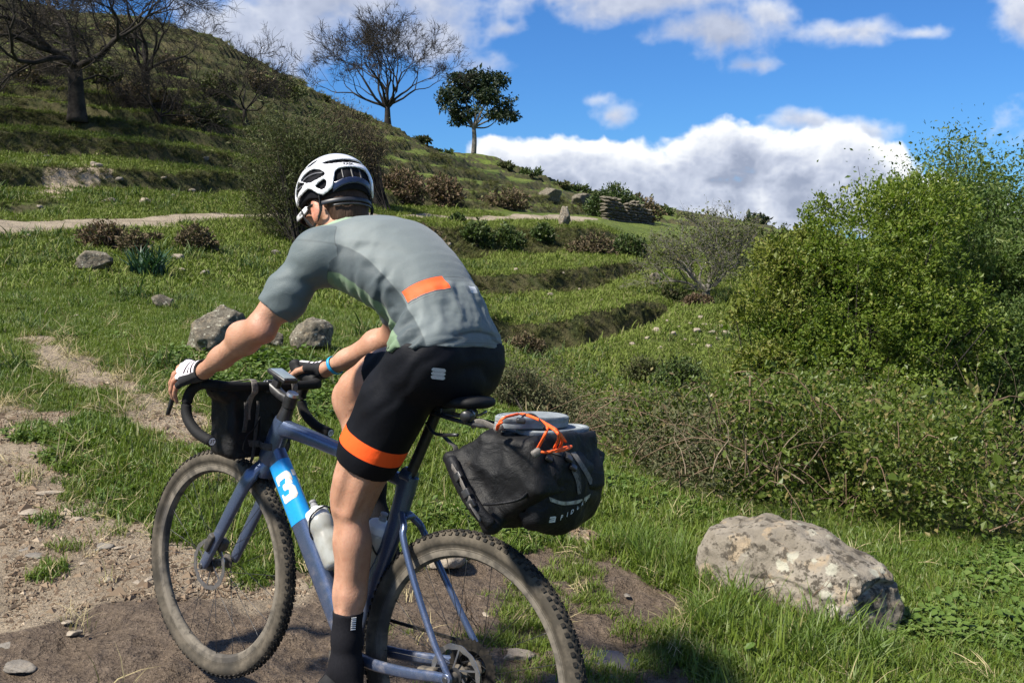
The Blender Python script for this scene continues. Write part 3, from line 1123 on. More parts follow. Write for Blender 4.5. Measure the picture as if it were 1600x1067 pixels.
# fork
fk = MB()
fk.sweep([(.842, 0, .366), (.850, 0, .345), (.857, 0, .325)], [.029, .034, .030], [.028, .036, .036], n=20, ex=2.3)
bp(fk, 'fork_crown', M_PAINT, sharp=50)
for s in (1, -1):
    bl = spline([(.852, s * .020, .352), (.862, s * .040, .328), (.884, s * .0505, .285), (.955, s * .0545, .150), (1.020, s * .0570, .024), (1.033, s * .0575, 0)], 24)
    bp(MB().sweep(bl, [.020] * 5 + list(np.linspace(.0255, .0155, 19)), [.0145] * 5 + list(np.linspace(.0135, .0100, 19)), n=14, ex=2.4), 'fork_blade', M_PAINT, sharp=55)
    bp(MB().lathe([(0, .0025 * s), (.0075, .0025 * s), (.0095, 0), (.0095, -.005 * s)], (1.033, s * .0675, 0), (0, 1, 0), 16), 'axle', M_BLACK, sharp=30)
bp(MB().box((.998, .0625, .085), (.026, .030, .062), (.9, 0, .44), (0, 1, 0), (-.44, 0, .9), bev=.007).box((.985, .030, .075), (.03, .03, .04), (.9, 0, .44), (0, 1, 0), (-.44, 0, .9), bev=.006), 'brake_caliper', M_DUSTY)
bp(MB().box((.085, .050, -.018), (.06, .026, .028), (1, 0, -.25), (0, 1, 0), (.25, 0, 1), bev=.007), 'brake_caliper', M_DUSTY)
# seatpost, saddle
bp(MB().sweep([(.262, 0, .47), (.2685, 0, .44), (.190, 0, .652)][::-1] if False else [(.271, 0, .43), (.228, 0, .545), (.188, 0, .655)], .0155, .0128, n=18, ex=2.2), 'seatpost', M_BLACK, sharp=50)
bp(MB().sweep([(.286, 0, .449), (.252, 0, .444)], [.020, .020], [.021, .021], n=18), 'seatpost_clamp', M_PAINT, sharp=40)
sd = MB()
us = np.linspace(.034, .300, 26)
for_path, ra, rb = [], [], []
for u_ in us:
    f = (u_ - .034) / .266
    wdt = np.interp(f, [0, .06, .2, .45, .7, .92, 1], [.030, .058, .070, .046, .024, .020, .008])
    for_path.append((u_, 0, .672 + .012 * (1 - f) ** 3 - .006 * math.sin(math.pi * f)))
    ra.append(np.interp(f, [0, .05, .5, .95, 1], [.006, .016, .018, .015, .004]))
    rb.append(wdt)
sd.sweep(for_path, ra, rb, n=24, ex=2.6)
bp(sd, 'saddle', M_RUBBER)
for s in (1, -1):
    bp(MB().sweep(spline([(.06, s * .035, .655), (.085, s * .026, .640), (.14, s * .022, .634), (.20, s * .022, .636), (.245, s * .012, .655)], 16), .0036, n=8), 'saddle_rail', M_STEEL)
bp(MB().box((.175, 0, .640), (.04, .058, .024), bev=.006), 'saddle_clamp', M_BLACK)
# crank, chain, pedals
CR0, CRL, CRR = np.array([.415, 0, -.07]), np.array([.385, 0, -.240]), np.array([.445, 0, .100])
bp(MB().sweep([CR0 + (0, .062, 0), CR0 + (CRL - CR0) * .5 + (0, .071, 0), CRL + (0, .076, 0)], [.017, .0135, .014], [.008, .007, .007], n=14, ex=3), 'crank_arm', M_DUSTY, sharp=50)
bp(MB().sweep([CR0 + (0, -.062, 0), CR0 + (CRR - CR0) * .5 + (0, -.071, 0), CRR + (0, -.076, 0)], [.017, .0135, .014], [.008, .007, .007], n=14, ex=3), 'crank_arm', M_DUSTY, sharp=50)
for c_, s in ((CRL, 1), (CRR, -1)):
    bp(MB().box(c_ + (0, s * .118, 0), (.065, .058, .014), (1, 0, -.1), (0, 1, 0), (.1, 0, 1), bev=.005).sweep([c_ + (0, s * .076, 0), c_ + (0, s * .10, 0)], .007, n=10), 'pedal', M_DUSTY)
nt = 40
th = np.arange(nt * 2) * np.pi / nt
rr = np.where(np.arange(nt * 2) % 2 == 0, .083, .078)
V = np.concatenate([np.stack([r_ * np.cos(th) + .415, np.full(nt * 2, w_), r_ * np.sin(th) - .07], -1) for r_, w_ in ((rr, -.049), (rr, -.047), (rr * 0 + .058, -.047), (rr * 0 + .058, -.049))])
j = np.arange(nt * 2)
k = (j + 1) % (nt * 2)
ch = MB().add(V, np.concatenate([np.stack([nt * 2 * a_ + j, nt * 2 * a_ + k, nt * 2 * b_ + k, nt * 2 * b_ + j], -1) for a_, b_ in ((0, 1), (1, 2), (2, 3), (3, 0))]))
for i in range(4):
    a_ = i * math.pi / 2 + .4
    ch.box((.415 + .035 * math.cos(a_), -.050, -.07 + .035 * math.sin(a_)), (.06, .005, .014), (math.cos(a_), 0, math.sin(a_)), (0, 1, 0), (-math.sin(a_), 0, math.cos(a_)))
bp(ch, 'chainring', M_GEAR, smooth=False)
chn = MB()
pa, pb = np.array([.0, -.042, .056]), np.array([.425, -.048, .013])
pc, pd = np.array([.40, -.048, -.152]), np.array([.03, -.042, -.155])
for a_, b_ in ((pa, pb), (pc, pd)):
    nl = int(np.linalg.norm(b_ - a_) / .0127)
    for i in range(nl):
        p = a_ + (b_ - a_) * ((i + .5) / nl)
        chn.box(p, (.0120, .0065 if i % 2 else .0045, .0085), b_ - a_, (0, 1, 0), np.cross(b_ - a_, (0, 1, 0)))
o = bp(chn, 'chain', M_GEAR, smooth=False)
o['kind'] = 'stuff'
bp(MB().box((.012, -.066, -.075), (.05, .022, .045), (1, 0, .3), (0, 1, 0), (-.3, 0, 1), bev=.008).box((.035, -.045, -.125), (.024, .008, .10), (.95, 0, .3), (0, 1, 0), (-.3, 0, .95), bev=.003)
   .lathe([(.005, -.003), (.017, -.003), (.017, .003), (.005, .003)], (.03, -.044, -.09), (0, 1, 0), 14).lathe([(.005, -.003), (.017, -.003), (.017, .003), (.005, .003)], (.045, -.044, -.165), (0, 1, 0), 14), 'derailleur', M_DUSTY)
bp(MB().sweep(spline([(.05, -.062, -.04), (-.03, -.068, -.03), (-.055, -.068, -.07), (-.02, -.066, -.10)], 14), .0025, n=6), 'gear_cable', M_RUBBER)
# cockpit
ST0 = np.array([.770, 0, .575])
SAX = (HT1 - HT0) / np.linalg.norm(HT1 - HT0)
bp(MB().sweep([HT1 + SAX * .000, HT1 + SAX * .012, HT1 + SAX * .04], [.024, .0215, .0185], n=20), 'headset_spacer', M_BLACK, sharp=30)
bp(MB().sweep([HT1 + SAX * .042, HT1 + SAX * .043, HT1 + SAX * .080], [.0185, .0205, .0205], n=20).sweep([HT1 + SAX * .062, HT1 + SAX * .062 + np.array([.04, 0, .008]), np.array([.862, 0, .592])], [.017, .0145, .016], [.0175, .0155, .019], n=16, ex=2.5)
   .box((.868, 0, .592), (.02, .042, .040), bev=.007), 'stem', M_BLACK, sharp=45)
bp(MB().sweep([HT1 + SAX * .080, HT1 + SAX * .088], [.0195, .017], n=18), 'top_cap', M_STEEL, sharp=30)
for s in (1, -1):
    bp(MB().lathe([(0, .003), (.0035, .003), (.0035, -.004)], (.880, s * .014, .604 if s > 0 else .580), (1, 0, .15), 8), 'bolt', M_STEEL, sharp=30)
bar = MB()
bar.sweep(spline([(.868, -.19, .596), (.868, -.10, .592), (.868, 0, .592), (.868, .10, .592), (.868, .19, .596)], 20), .0145, .0145, ref=(0, 0, 1), n=14)
bp(bar, 'handlebar', M_TAPE)
HOODS = {}
for s in (1, -1):
    dr = spline([(.868, s * .165, .5945), (.885, s * .196, .596), (.925, s * .207, .592), (.962, s * .212, .566), (.972, s * .216, .527), (.955, s * .220, .488), (.910, s * .222, .460), (.868, s * .223, .449), (.828, s * .223, .444)], 44)
    h = bp(MB().sweep(dr, .0155, n=14, ref=(0, 0, 1)), 'bar_drop', M_TAPE)
    hd = spline([(.905, s * .207, .600), (.940, s * .205, .606), (.975, s * .202, .615), (.998, s * .201, .630), (1.008, s * .200, .655)], 18)
    bp(MB().sweep(hd, [.016, .018, .0195, .020, .020, .0195, .019, .019, .019, .019, .0195, .0205, .0215, .022, .022, .021, .018, .009], [.014] * 6 + [.0155] * 11 + [.008], n=16, ex=2.2), 'brake_hood', M_RUBBER)
    lv = spline([(.992, s * .203, .622), (1.026, s * .206, .600), (1.048, s * .209, .555), (1.056, s * .212, .510), (1.066, s * .213, .478)], 18)
    bp(MB().sweep(lv, np.linspace(.010, .0055, 18), np.linspace(.0085, .0065, 18), n=10, ex=2.4), 'brake_lever', M_BLACK)
    dv = (dr[-1] - dr[-2]) / np.linalg.norm(dr[-1] - dr[-2])
    pl = bp(MB().lathe([(0, .0035), (.0125, .0035), (.0150, .0015), (.0152, -.004)], dr[-1], dv, 24), 'bar_end_plug', M_RUBBER, sharp=30)
    bp(MB().lathe([(0, .0041), (.0108, .0041), (.0112, .0034)], dr[-1], dv, 24), 'plug_face', M_WHITE, pl, sharp=30)
    V2, F3 = text_mesh('3T', .0145, .0003)
    xr = np.cross(np.array([0, 0, 1.]), dv)
    xr /= np.linalg.norm(xr)
    yr = np.cross(dv, xr)
    V2[:, 0] += V2[:, 1] * .2
    bp(MB().add(dr[-1] + dv * .0046 + V2[:, :1] * xr + V2[:, 1:] * yr, F3), 'lettering', M_RUBBER, pl, smooth=False)
# cables and hoses
bp(MB().sweep(spline([(.94, .195, .585), (.955, .13, .560), (.935, .06, .545), (.888, .025, .52), (.872, .02, .44), (.875, .045, .34)], 30), .0026, n=6), 'brake_hose', M_RUBBER)
bp(MB().sweep(spline([(.94, -.195, .585), (.955, -.13, .555), (.93, -.05, .530), (.868, -.028, .49), (.835, -.024, .43)], 30), .0026, n=6), 'brake_hose', M_RUBBER)
# downtube decal and its big numeral, wrapped round the tube
_s = np.linspace(.075, .395, 14)
bp(MB().sweep(DT0 + (DT1 - DT0) * _s[:, None], DT_RA(_s) + .0007, DT_RB(_s) + .0007, n=40, ex=2.9, caps=False), 'decal', M_DECALB)


def on_downtube(x, y, lift=.0014):
    """x: distance round the tube from the middle of its left face towards its top, y: up the tube from decal centre"""
    t = .215 - np.asarray(y) / DTL
    ra, rb = DT_RA(t) + lift, DT_RB(t) + lift
    # walk the superellipse
    th = np.linspace(-math.pi, math.pi, 721)
    c, s = np.cos(th), np.sin(th)
    c, s = np.sign(c) * np.abs(c) ** (2 / 2.9), np.sign(s) * np.abs(s) ** (2 / 2.9)
    A, Bq = .034 * c, .0235 * s
    arc = np.concatenate([[0], np.cumsum(np.hypot(np.diff(A), np.diff(Bq)))])
    a0 = np.interp(math.pi / 2, th, arc)
    k = np.interp(a0 + np.asarray(x), arc, th)
    c, s = np.cos(k), np.sin(k)
    c, s = np.sign(c) * np.abs(c) ** (2 / 2.9), np.sign(s) * np.abs(s) ** (2 / 2.9)
    N = np.cross(DTD, (0, 1, 0))
    up = N if N[2] > 0 else -N
    return DT0 + (DT1 - DT0) * t[:, None] + (ra * c)[:, None] * up + (rb * s)[:, None] * np.array([0, 1., 0])


def block_glyph(rows, w, h, sub=4):
    """chunky letter from filled cells, subdivided so it can wrap"""
    R, Cc = len(rows), len(rows[0])
    V, F = [], []
    for r_ in range(R):
        for c_ in range(Cc):
            if rows[r_][c_] == '.':
                continue
            x0, x1 = (c_ / Cc - .5) * w, ((c_ + 1) / Cc - .5) * w
            y1, y0 = (.5 - r_ / R) * h, (.5 - (r_ + 1) / R) * h
            ch_ = rows[r_][c_]
            q = {'#': [(x0, y0), (x1, y0), (x1, y1), (x0, y1)], 'a': [(x0, y0), (x1, y0), (x0, y1)], 'b': [(x0, y0), (x1, y0), (x1, y1)], 'c': [(x1, y0), (x1, y1), (x0, y1)], 'd': [(x0, y0), (x1, y1), (x0, y1)]}[ch_]
            k = len(V)
            V += q
            F += [[k, k + 1, k + 2]] + ([[k, k + 2, k + 3]] if len(q) == 4 else [])
    return np.array(V), np.array(F)


GL3 = ['b###########a.', '#############a', '##############', '##############', '##c......#####', '##......b#####', '........#####c', '....b########.', '....########c.', '....########a.', '....c########a', '........d#####', '##......b#####', '##a.....######', '##############', '##############', '#############c', 'd###########c.']
GL3 = [r_ if i != 17 else 'c###########d'[::-1].replace('d', 'c').replace('c', 'c', 1) + '.' for i, r_ in enumerate(GL3)]
GL3[17] = 'c###########d.'
GL3[16] = '#############d'
GLT = ['##########', '##########', '##########', '##########'] + ['...####...'] * 14
V2, F3 = block_glyph(GL3, .054, .088)
bp(MB().add(on_downtube(-V2[:, 0] - .014, V2[:, 1] + .002), F3), 'lettering', M_DECALW, smooth=False)
V2, F3 = block_glyph(GLT, .040, .088)
bp(MB().add(on_downtube(-V2[:, 0] - .066, V2[:, 1] + .002), F3), 'lettering', M_DECALW, smooth=False)
# small bolts and a white fork line
for t in (.30, .42, .55):
    p = tt[int(t * 15)]
    bp(MB().lathe([(0, .003), (.0045, .003), (.0048, -.002)], p + (0, 0, .0175), (0, 0, 1), 10), 'bolt', M_BLACK, sharp=30)
# bottle cages
def cage(c, d, nrm):
    m_ = MB()
    for s in (1, -1):
        pth = [c - nrm * .034, c - nrm * .030 + np.array([0, s * .025, 0]) + d * .02, c + nrm * .005 + np.array([0, s * .0385, 0]) + d * .06, c + nrm * .030 + np.array([0, s * .025, 0]) + d * .075, c + nrm * .0395 + d * .08]
        m_.sweep(spline(pth, 16), .0028, n=8)
    m_.box(c - nrm * .0375 + d * .01, (.12, .018, .003), d, (0, 1, 0), nrm)
    m_.sweep(spline([c - nrm * .03 - d * .07, c - d * .085, c + nrm * .03 - d * .082], 10), .004, .012, n=8)
    return bp(m_, 'bottle_cage', M_BLACK)


DUP = -DTD
DN = np.array([-DUP[2], 0, DUP[0]])
SD_ = np.array([-.274, 0, .962])
SN = np.array([.962, 0, .274])
B1 = DT0 + DTD * .325 + DN * .071
B2 = np.array([.327, 0, .20]) + SN * .049
cage(B1, DUP, DN)
cage(B2, SD_, SN)


def bottle_material():
    m, q, b = new_mat('milky_bottle_plastic')
    tcn = q.n('ShaderNodeTexCoord').outputs['Object']
    c = q.mix(q.ss(q.noise(tcn, 25, 4), .4, .65), (.64, .65, .62), (.48, .47, .42))
    setb(q, b, col=c, rough=.32, trans=.55, sss=.0)
    return m


M_BOTTLE = bottle_material()


def bottle(c, d, label):
    e = empty('water_bottle', bike_mat(c), label, 'bottle', 'water bottles in the frame cages')
    d = np.asarray(d, float)
    MB().lathe([(0, -.088), (.030, -.088), (.0355, -.084), (.0365, -.075), (.0365, .005), (.0345, .012), (.0345, .024), (.0365, .031), (.0365, .052), (.034, .063), (.030, .067)], (0, 0, 0), d, 32).build('bottle_body', M_BOTTLE, e)
    auto_smooth(MB().lathe([(.031, .062), (.0335, .063), (.0340, .080), (.031, .086), (.020, .091), (.012, .093), (.0115, .097)], (0, 0, 0), d, 32).build('cap', M_WHITE, e), 40)
    auto_smooth(MB().lathe([(.0105, .092), (.0105, .104), (.0085, .106), (.0085, .110), (.0105, .112), (.0105, .117), (.006, .119), (0, .1185)], (0, 0, 0), d, 20).build('nozzle', pmat('grey_rubber', (.30, .30, .31), (.24, .24, .25), 30, .5), e), 40)


bottle(B1, DUP, 'clear white water bottle on the down tube behind the blue panel')
bottle(B2, SD_, 'clear white water bottle on the seat tube just above the rear tyre')

# ---------------------------------------------------------------- the rider: smooth implicit forms meshed by surface nets, in the bicycle's frame
class Field:
    def __init__(self, mn, mx, h):
        self.mn, self.h = np.asarray(mn, float), h
        self.shape = tuple(int(math.ceil((b - a) / h)) + 1 for a, b in zip(mn, mx))
        self.G = np.full(self.shape, .5, np.float32)

    def _box(self, lo, hi):
        a = np.maximum(np.floor((np.asarray(lo) - self.mn) / self.h).astype(int), 0)
        b = np.minimum(np.ceil((np.asarray(hi) - self.mn) / self.h).astype(int) + 1, self.shape)
        return a, b

    def pts(self, a, b):
        ax = [self.mn[i] + self.h * np.arange(a[i], b[i]) for i in range(3)]
        return np.stack(np.meshgrid(*ax, indexing='ij'), -1)

    def put(self, fn, lo, hi, k=.02, op='u', pad=None):
        pad = (k * 2 + self.h * 3) if pad is None else pad
        a, b = self._box(np.asarray(lo) - pad, np.asarray(hi) + pad)
        if (b <= a).any():
            return self
        s = tuple(slice(a[i], b[i]) for i in range(3))
        d = fn(self.pts(a, b)).astype(np.float32)
        g_ = self.G[s]
        if op == 'u':
            h = np.clip(.5 + .5 * (g_ - d) / k, 0, 1)
            self.G[s] = g_ * (1 - h) + d * h - k * h * (1 - h)
        elif op == 's':
            h = np.clip(.5 - .5 * (g_ + d) / k, 0, 1)
            self.G[s] = g_ * (1 - h) - d * h + k * h * (1 - h)
        return self

    def cone(self, a, b, ra, rb, k=.02, op='u'):
        a, b = np.asarray(a, float), np.asarray(b, float)
        e = b - a
        L2 = e @ e + 1e-12

        def fn(P):
            w = P - a
            t = np.clip(w @ e / L2, 0, 1)
            return np.linalg.norm(w - t[..., None] * e, axis=-1) - (ra + (rb - ra) * t)
        r = max(ra, rb)
        return self.put(fn, np.minimum(a, b) - r, np.maximum(a, b) + r, k, op)

    def chain(self, pts, rs, k=.01, op='u'):
        for i in range(len(pts) - 1):
            self.cone(pts[i], pts[i + 1], rs[i], rs[i + 1], k, op)
        return self

    def ell(self, c, r, R=None, k=.02, op='u'):
        c, r = np.asarray(c, float), np.asarray(r, float)
        R = np.eye(3) if R is None else np.asarray(R)          # rows are the axes

        def fn(P):
            q = (P - c) @ R.T
            m = np.linalg.norm(q / r, axis=-1)
            g2 = np.linalg.norm(q / (r * r), axis=-1) + 1e-9
            return np.where(m < .05, -r.min(), m * (m - 1) / g2)
        ext = np.abs(R.T) @ r
        return self.put(fn, c - ext, c + ext, k, op)

    def loft(self, path, a, b, k=.02, lat=(0, 1, 0), ex=2.2):
        path, a, b = np.asarray(path, float), np.asarray(a, float), np.asarray(b, float)
        lat = np.asarray(lat, float)

        def fn(P):
            sh = P.shape[:-1]
            Q = P.reshape(-1, 3)
            best = np.full(len(Q), 9.)
            res = np.full(len(Q), 9.)
            for i in range(len(path) - 1):
                p, e = path[i], path[i + 1] - path[i]
                n = np.linalg.norm(e)
                t = np.clip((Q - p) @ e / n ** 2, 0, 1)
                w = Q - p - t[:, None] * e
                dist = (w * w).sum(1)
                eu = e / n
                lt = lat - eu * (lat @ eu)
                lt /= np.linalg.norm(lt)
                bn = np.cross(eu, lt)
                ai, bi = a[i] + (a[i + 1] - a[i]) * t, b[i] + (b[i + 1] - b[i]) * t
                x, y, z = np.abs(w @ lt), np.abs(w @ bn), np.abs(w @ eu)
                m = ((x / ai) ** ex + (y / bi) ** ex + (z / np.minimum(ai, bi)) ** ex) ** (1 / ex)
                d = (m - 1) * np.minimum(ai, bi)
                sel = dist < best
                best = np.where(sel, dist, best)
                res = np.where(sel, d, res)
            return res.reshape(sh)
        r = max(a.max(), b.max())
        return self.put(fn, path.min(0) - r, path.max(0) + r, k)

    def cut(self, n, p, k=.004):
        """keep the side n points to"""
        n = np.asarray(n, float)
        n /= np.linalg.norm(n)
        P = self.pts((0, 0, 0), self.shape)
        d = -((P - np.asarray(p)) @ n).astype(np.float32)
        h = np.clip(.5 + .5 * (self.G - d) / k, 0, 1)
        self.G = np.maximum(self.G, d) + k * h * (1 - h) * 0
        return self

    def mesh(self):
        G = self.G
        ins = G < 0
        nx, ny, nz = G.shape
        cells = np.zeros((nx - 1, ny - 1, nz - 1), np.int8)
        for dx in (0, 1):
            for dy in (0, 1):
                for dz in (0, 1):
                    cells += ins[dx:nx - 1 + dx, dy:ny - 1 + dy, dz:nz - 1 + dz]
        act = (cells > 0) & (cells < 8)
        idx = np.full(act.shape, -1, np.int64)
        I = np.argwhere(act)
        idx[act] = np.arange(len(I))
        acc, cnt = np.zeros((len(I), 3)), np.zeros(len(I))
        cor = [(a, b, c) for a in (0, 1) for b in (0, 1) for c in (0, 1)]
        val = {c: G[I[:, 0] + c[0], I[:, 1] + c[1], I[:, 2] + c[2]].astype(float) for c in cor}
        for i, c in enumerate(cor):
            for d in cor[i + 1:]:
                if sum(abs(x - y) for x, y in zip(c, d)) != 1:
                    continue
                a, b = val[c], val[d]
                m = (a < 0) != (b < 0)
                t = np.where(m, a / np.where(m, a - b, 1), 0)
                p = np.asarray(c, float) + t[:, None] * (np.asarray(d, float) - np.asarray(c, float))
                acc += np.where(m[:, None], p, 0)
                cnt += m
        V = self.mn + self.h * (I + acc / cnt[:, None])
        F = []
        for ax in range(3):
            o1, o2 = [(1, 2), (2, 0), (0, 1)][ax]
            sl0 = [slice(None)] * 3
            sl1 = [slice(None)] * 3
            sl0[ax], sl1[ax] = slice(0, -1), slice(1, None)
            A, B = ins[tuple(sl0)], ins[tuple(sl1)]
            E = np.argwhere(A != B)
            ok = (E[:, o1] > 0) & (E[:, o2] > 0) & (E[:, o1] < G.shape[o1] - 1) & (E[:, o2] < G.shape[o2] - 1)
            E = E[ok]
            fl = A[E[:, 0], E[:, 1], E[:, 2]]
            q = []
            for s1, s2 in ((1, 1), (0, 1), (0, 0), (1, 0)):
                c = E.copy()
                c[:, o1] -= s1
                c[:, o2] -= s2
                q.append(idx[c[:, 0], c[:, 1], c[:, 2]])
            q = np.stack(q, -1)
            q[~fl] = q[~fl][:, ::-1]
            F.append(q)
        return V, np.concatenate(F)


def relax(V, F, it=2, lam=.5):
    e = np.concatenate([F[:, [0, 1]], F[:, [1, 2]], F[:, [2, 3]], F[:, [3, 0]]])
    e = np.concatenate([e, e[:, ::-1]])
    cnt = np.bincount(e[:, 0], minlength=len(V))[:, None]
    for i in range(it):
        for l in (lam, -lam * .9):
            s = np.stack([np.bincount(e[:, 0], V[e[:, 1], c], minlength=len(V)) for c in range(3)], -1)
            V = V + l * (s / np.maximum(cnt, 1) - V)
    return V


def vnormals(V, F):
    n = np.cross(V[F[:, 2]] - V[F[:, 0]], V[F[:, 3]] - V[F[:, 1]])
    N = np.zeros_like(V)
    for c in range(4):
        for a in range(3):
            N[:, a] += np.bincount(F[:, c], n[:, a], minlength=len(V))
    return N / (np.linalg.norm(N, axis=1)[:, None] + 1e-12)


AR = np.array
P0 = AR([.30, 0, 0.0])
rider = empty('person', bike_mat(P0), 'cyclist in grey green jersey, black shorts and white helmet pedalling away uphill', 'person')
# joints
HIP = {1: AR([.190, .088, .785]), -1: AR([.190, -.088, .785])}
KNEE = {1: AR([.372, .104, .388]), -1: AR([.604, -.075, .612])}
ANK = {1: AR([.322, .104, -.070]), -1: AR([.425, -.088, .205])}
SHO = {1: AR([.520, .178, .992]), -1: AR([.522, -.178, .992])}
ELB = {1: AR([.612, .262, .795]), -1: AR([.640, -.268, .785])}
WRI = {1: AR([.868, .236, .643]), -1: AR([.880, -.236, .643])}
SPINE = spline([(.160, 0, .735), (.172, 0, .795), (.207, 0, .856), (.258, 0, .914), (.322, 0, .964), (.42, 0, 1.012), (.530, 0, 1.010)], 22)
_sl = np.concatenate([[0], np.cumsum(np.linalg.norm(np.diff(SPINE, axis=0), axis=1))])
SPT = _sl / _sl[-1]
SPA = np.interp(SPT, [0, .15, .35, .55, .75, .9, 1], [.140, .146, .134, .142, .158, .158, .138])
SPB = np.interp(SPT, [0, .15, .35, .55, .75, .9, 1], [.080, .090, .100, .110, .114, .104, .080])
HC = AR([.665, 0, 1.155])
_p, _y = math.radians(18), math.radians(-16)
_hx, _hy, HZ = AR([math.cos(_p), 0, -math.sin(_p)]), AR([0, 1., 0]), AR([math.sin(_p), 0, math.cos(_p)])
HX, HY = _hx * math.cos(_y) + _hy * math.sin(_y), _hy * math.cos(_y) - _hx * math.sin(_y)
HMR = np.stack([HX, HY, HZ])                                 # rows: helmet axes
hm = lambda x, y, z: HC + x * HMR[0] + y * HMR[1] + z * HMR[2]
_d = math.radians(11)                                       # the face looks further down than the helmet's own axis
HX, HZ = HX * math.cos(_d) - HZ * math.sin(_d), HX * math.sin(_d) + HZ * math.cos(_d)
HR = np.stack([HX, HY, HZ])                                  # rows: head axes
hp = lambda x, y, z: HC + x * HX + y * HY + z * HZ
# fingers of the left hand round the brake hood: knuckle, two joints, tip
FING = [[(.984, .214, .641), (1.020, .218, .626), (1.041, .215, .598), (1.047, .211, .566)],
        [(.981, .229, .629), (1.017, .233, .608), (1.038, .229, .578), (1.045, .222, .545)],
        [(.971, .240, .613), (1.003, .243, .590), (1.018, .240, .561), (1.020, .230, .535)],
        [(.956, .247, .596), (.981, .250, .575), (.991, .247, .551), (.990, .237, .530)]]
FR = [(.0102, .0094, .0085, .0072), (.0104, .0096, .0087, .0074), (.0099, .0091, .0083, .0070), (.0088, .0080, .0073, .0062)]
THUMB = [(.900, .222, .640), (.936, .192, .636), (.966, .182, .622), (.990, .181, .606)]


def mir(p, s):
    return AR([p[0], p[1] * s, p[2]])


def arm_shape(f, s, g=0.0, up=True, fore=True):
    if up:
        f.ell(SHO[s] + (-.004, 0, .006), (.070 + g, .062 + g, .066 + g), k=.04)
        m = (SHO[s] + ELB[s]) / 2
        f.chain([SHO[s], m + (.006, .004 * s, .004), ELB[s]], [.050 + g, .0435 + g, .0365 + g], k=.03)
        f.ell(m + (-.010, .0, -.012), (.041 + g, .037 + g, .060 + g), k=.03)
    if fore:
        f.cone(ELB[s], ELB[s] + (WRI[s] - ELB[s]) * .28, .036 + g, .0395 + g, k=.02)
        f.cone(ELB[s] + (WRI[s] - ELB[s]) * .28, ELB[s] + (WRI[s] - ELB[s]) * .72, .0385 + g, .0305 + g, k=.02)
        f.loft([ELB[s] + (WRI[s] - ELB[s]) * .70, WRI[s]], [.0315 + g, .0285 + g], [.028 + g, .0205 + g], k=.02, lat=(0, .95, -.3 * s))
        f.ell(ELB[s] + (-.020, .006 * s, -.012), (.026 + g, .026 + g, .026 + g), k=.025)
        f.ell(ELB[s] + (WRI[s] - ELB[s]) * .25 + AR([0, .012 * s, .012]), (.055 + g, .024 + g, .028 + g), k=.03)


def hand_shape(f, s, g=0.0, fingers=3):
    W = WRI[s]
    K = [mir(c[0], s) for c in FING]
    for i in range(4):
        f.cone(W + (K[i] - W) * .12 + AR([0, 0, -.002]), K[i], .0165 + g, .0125 + g, k=.010)
    f.cone(W + AR([.01, -.008 * s, -.006]), (K[0] + K[3]) / 2 + AR([-.02, -.012 * s, -.012]), .019 + g, .015 + g, k=.014)
    for i in range(4):
        for j in range(fingers):
            f.cone(mir(FING[i][j], s), mir(FING[i][j + 1], s), FR[i][j] + g, FR[i][j + 1] + g, k=.0035)
    if fingers >= 1:
        T = [mir(c, s) for c in THUMB]
        f.cone(W + AR([.012, -.008 * s, 0]), T[0], .019 + g, .0165 + g, k=.012)
        n = 3 if fingers == 3 else 1
        for j in range(n):
            f.cone(T[j], T[j + 1], (.0165, .0125, .0105)[j] + g, (.0125, .0105, .009)[j] + g, k=.006)


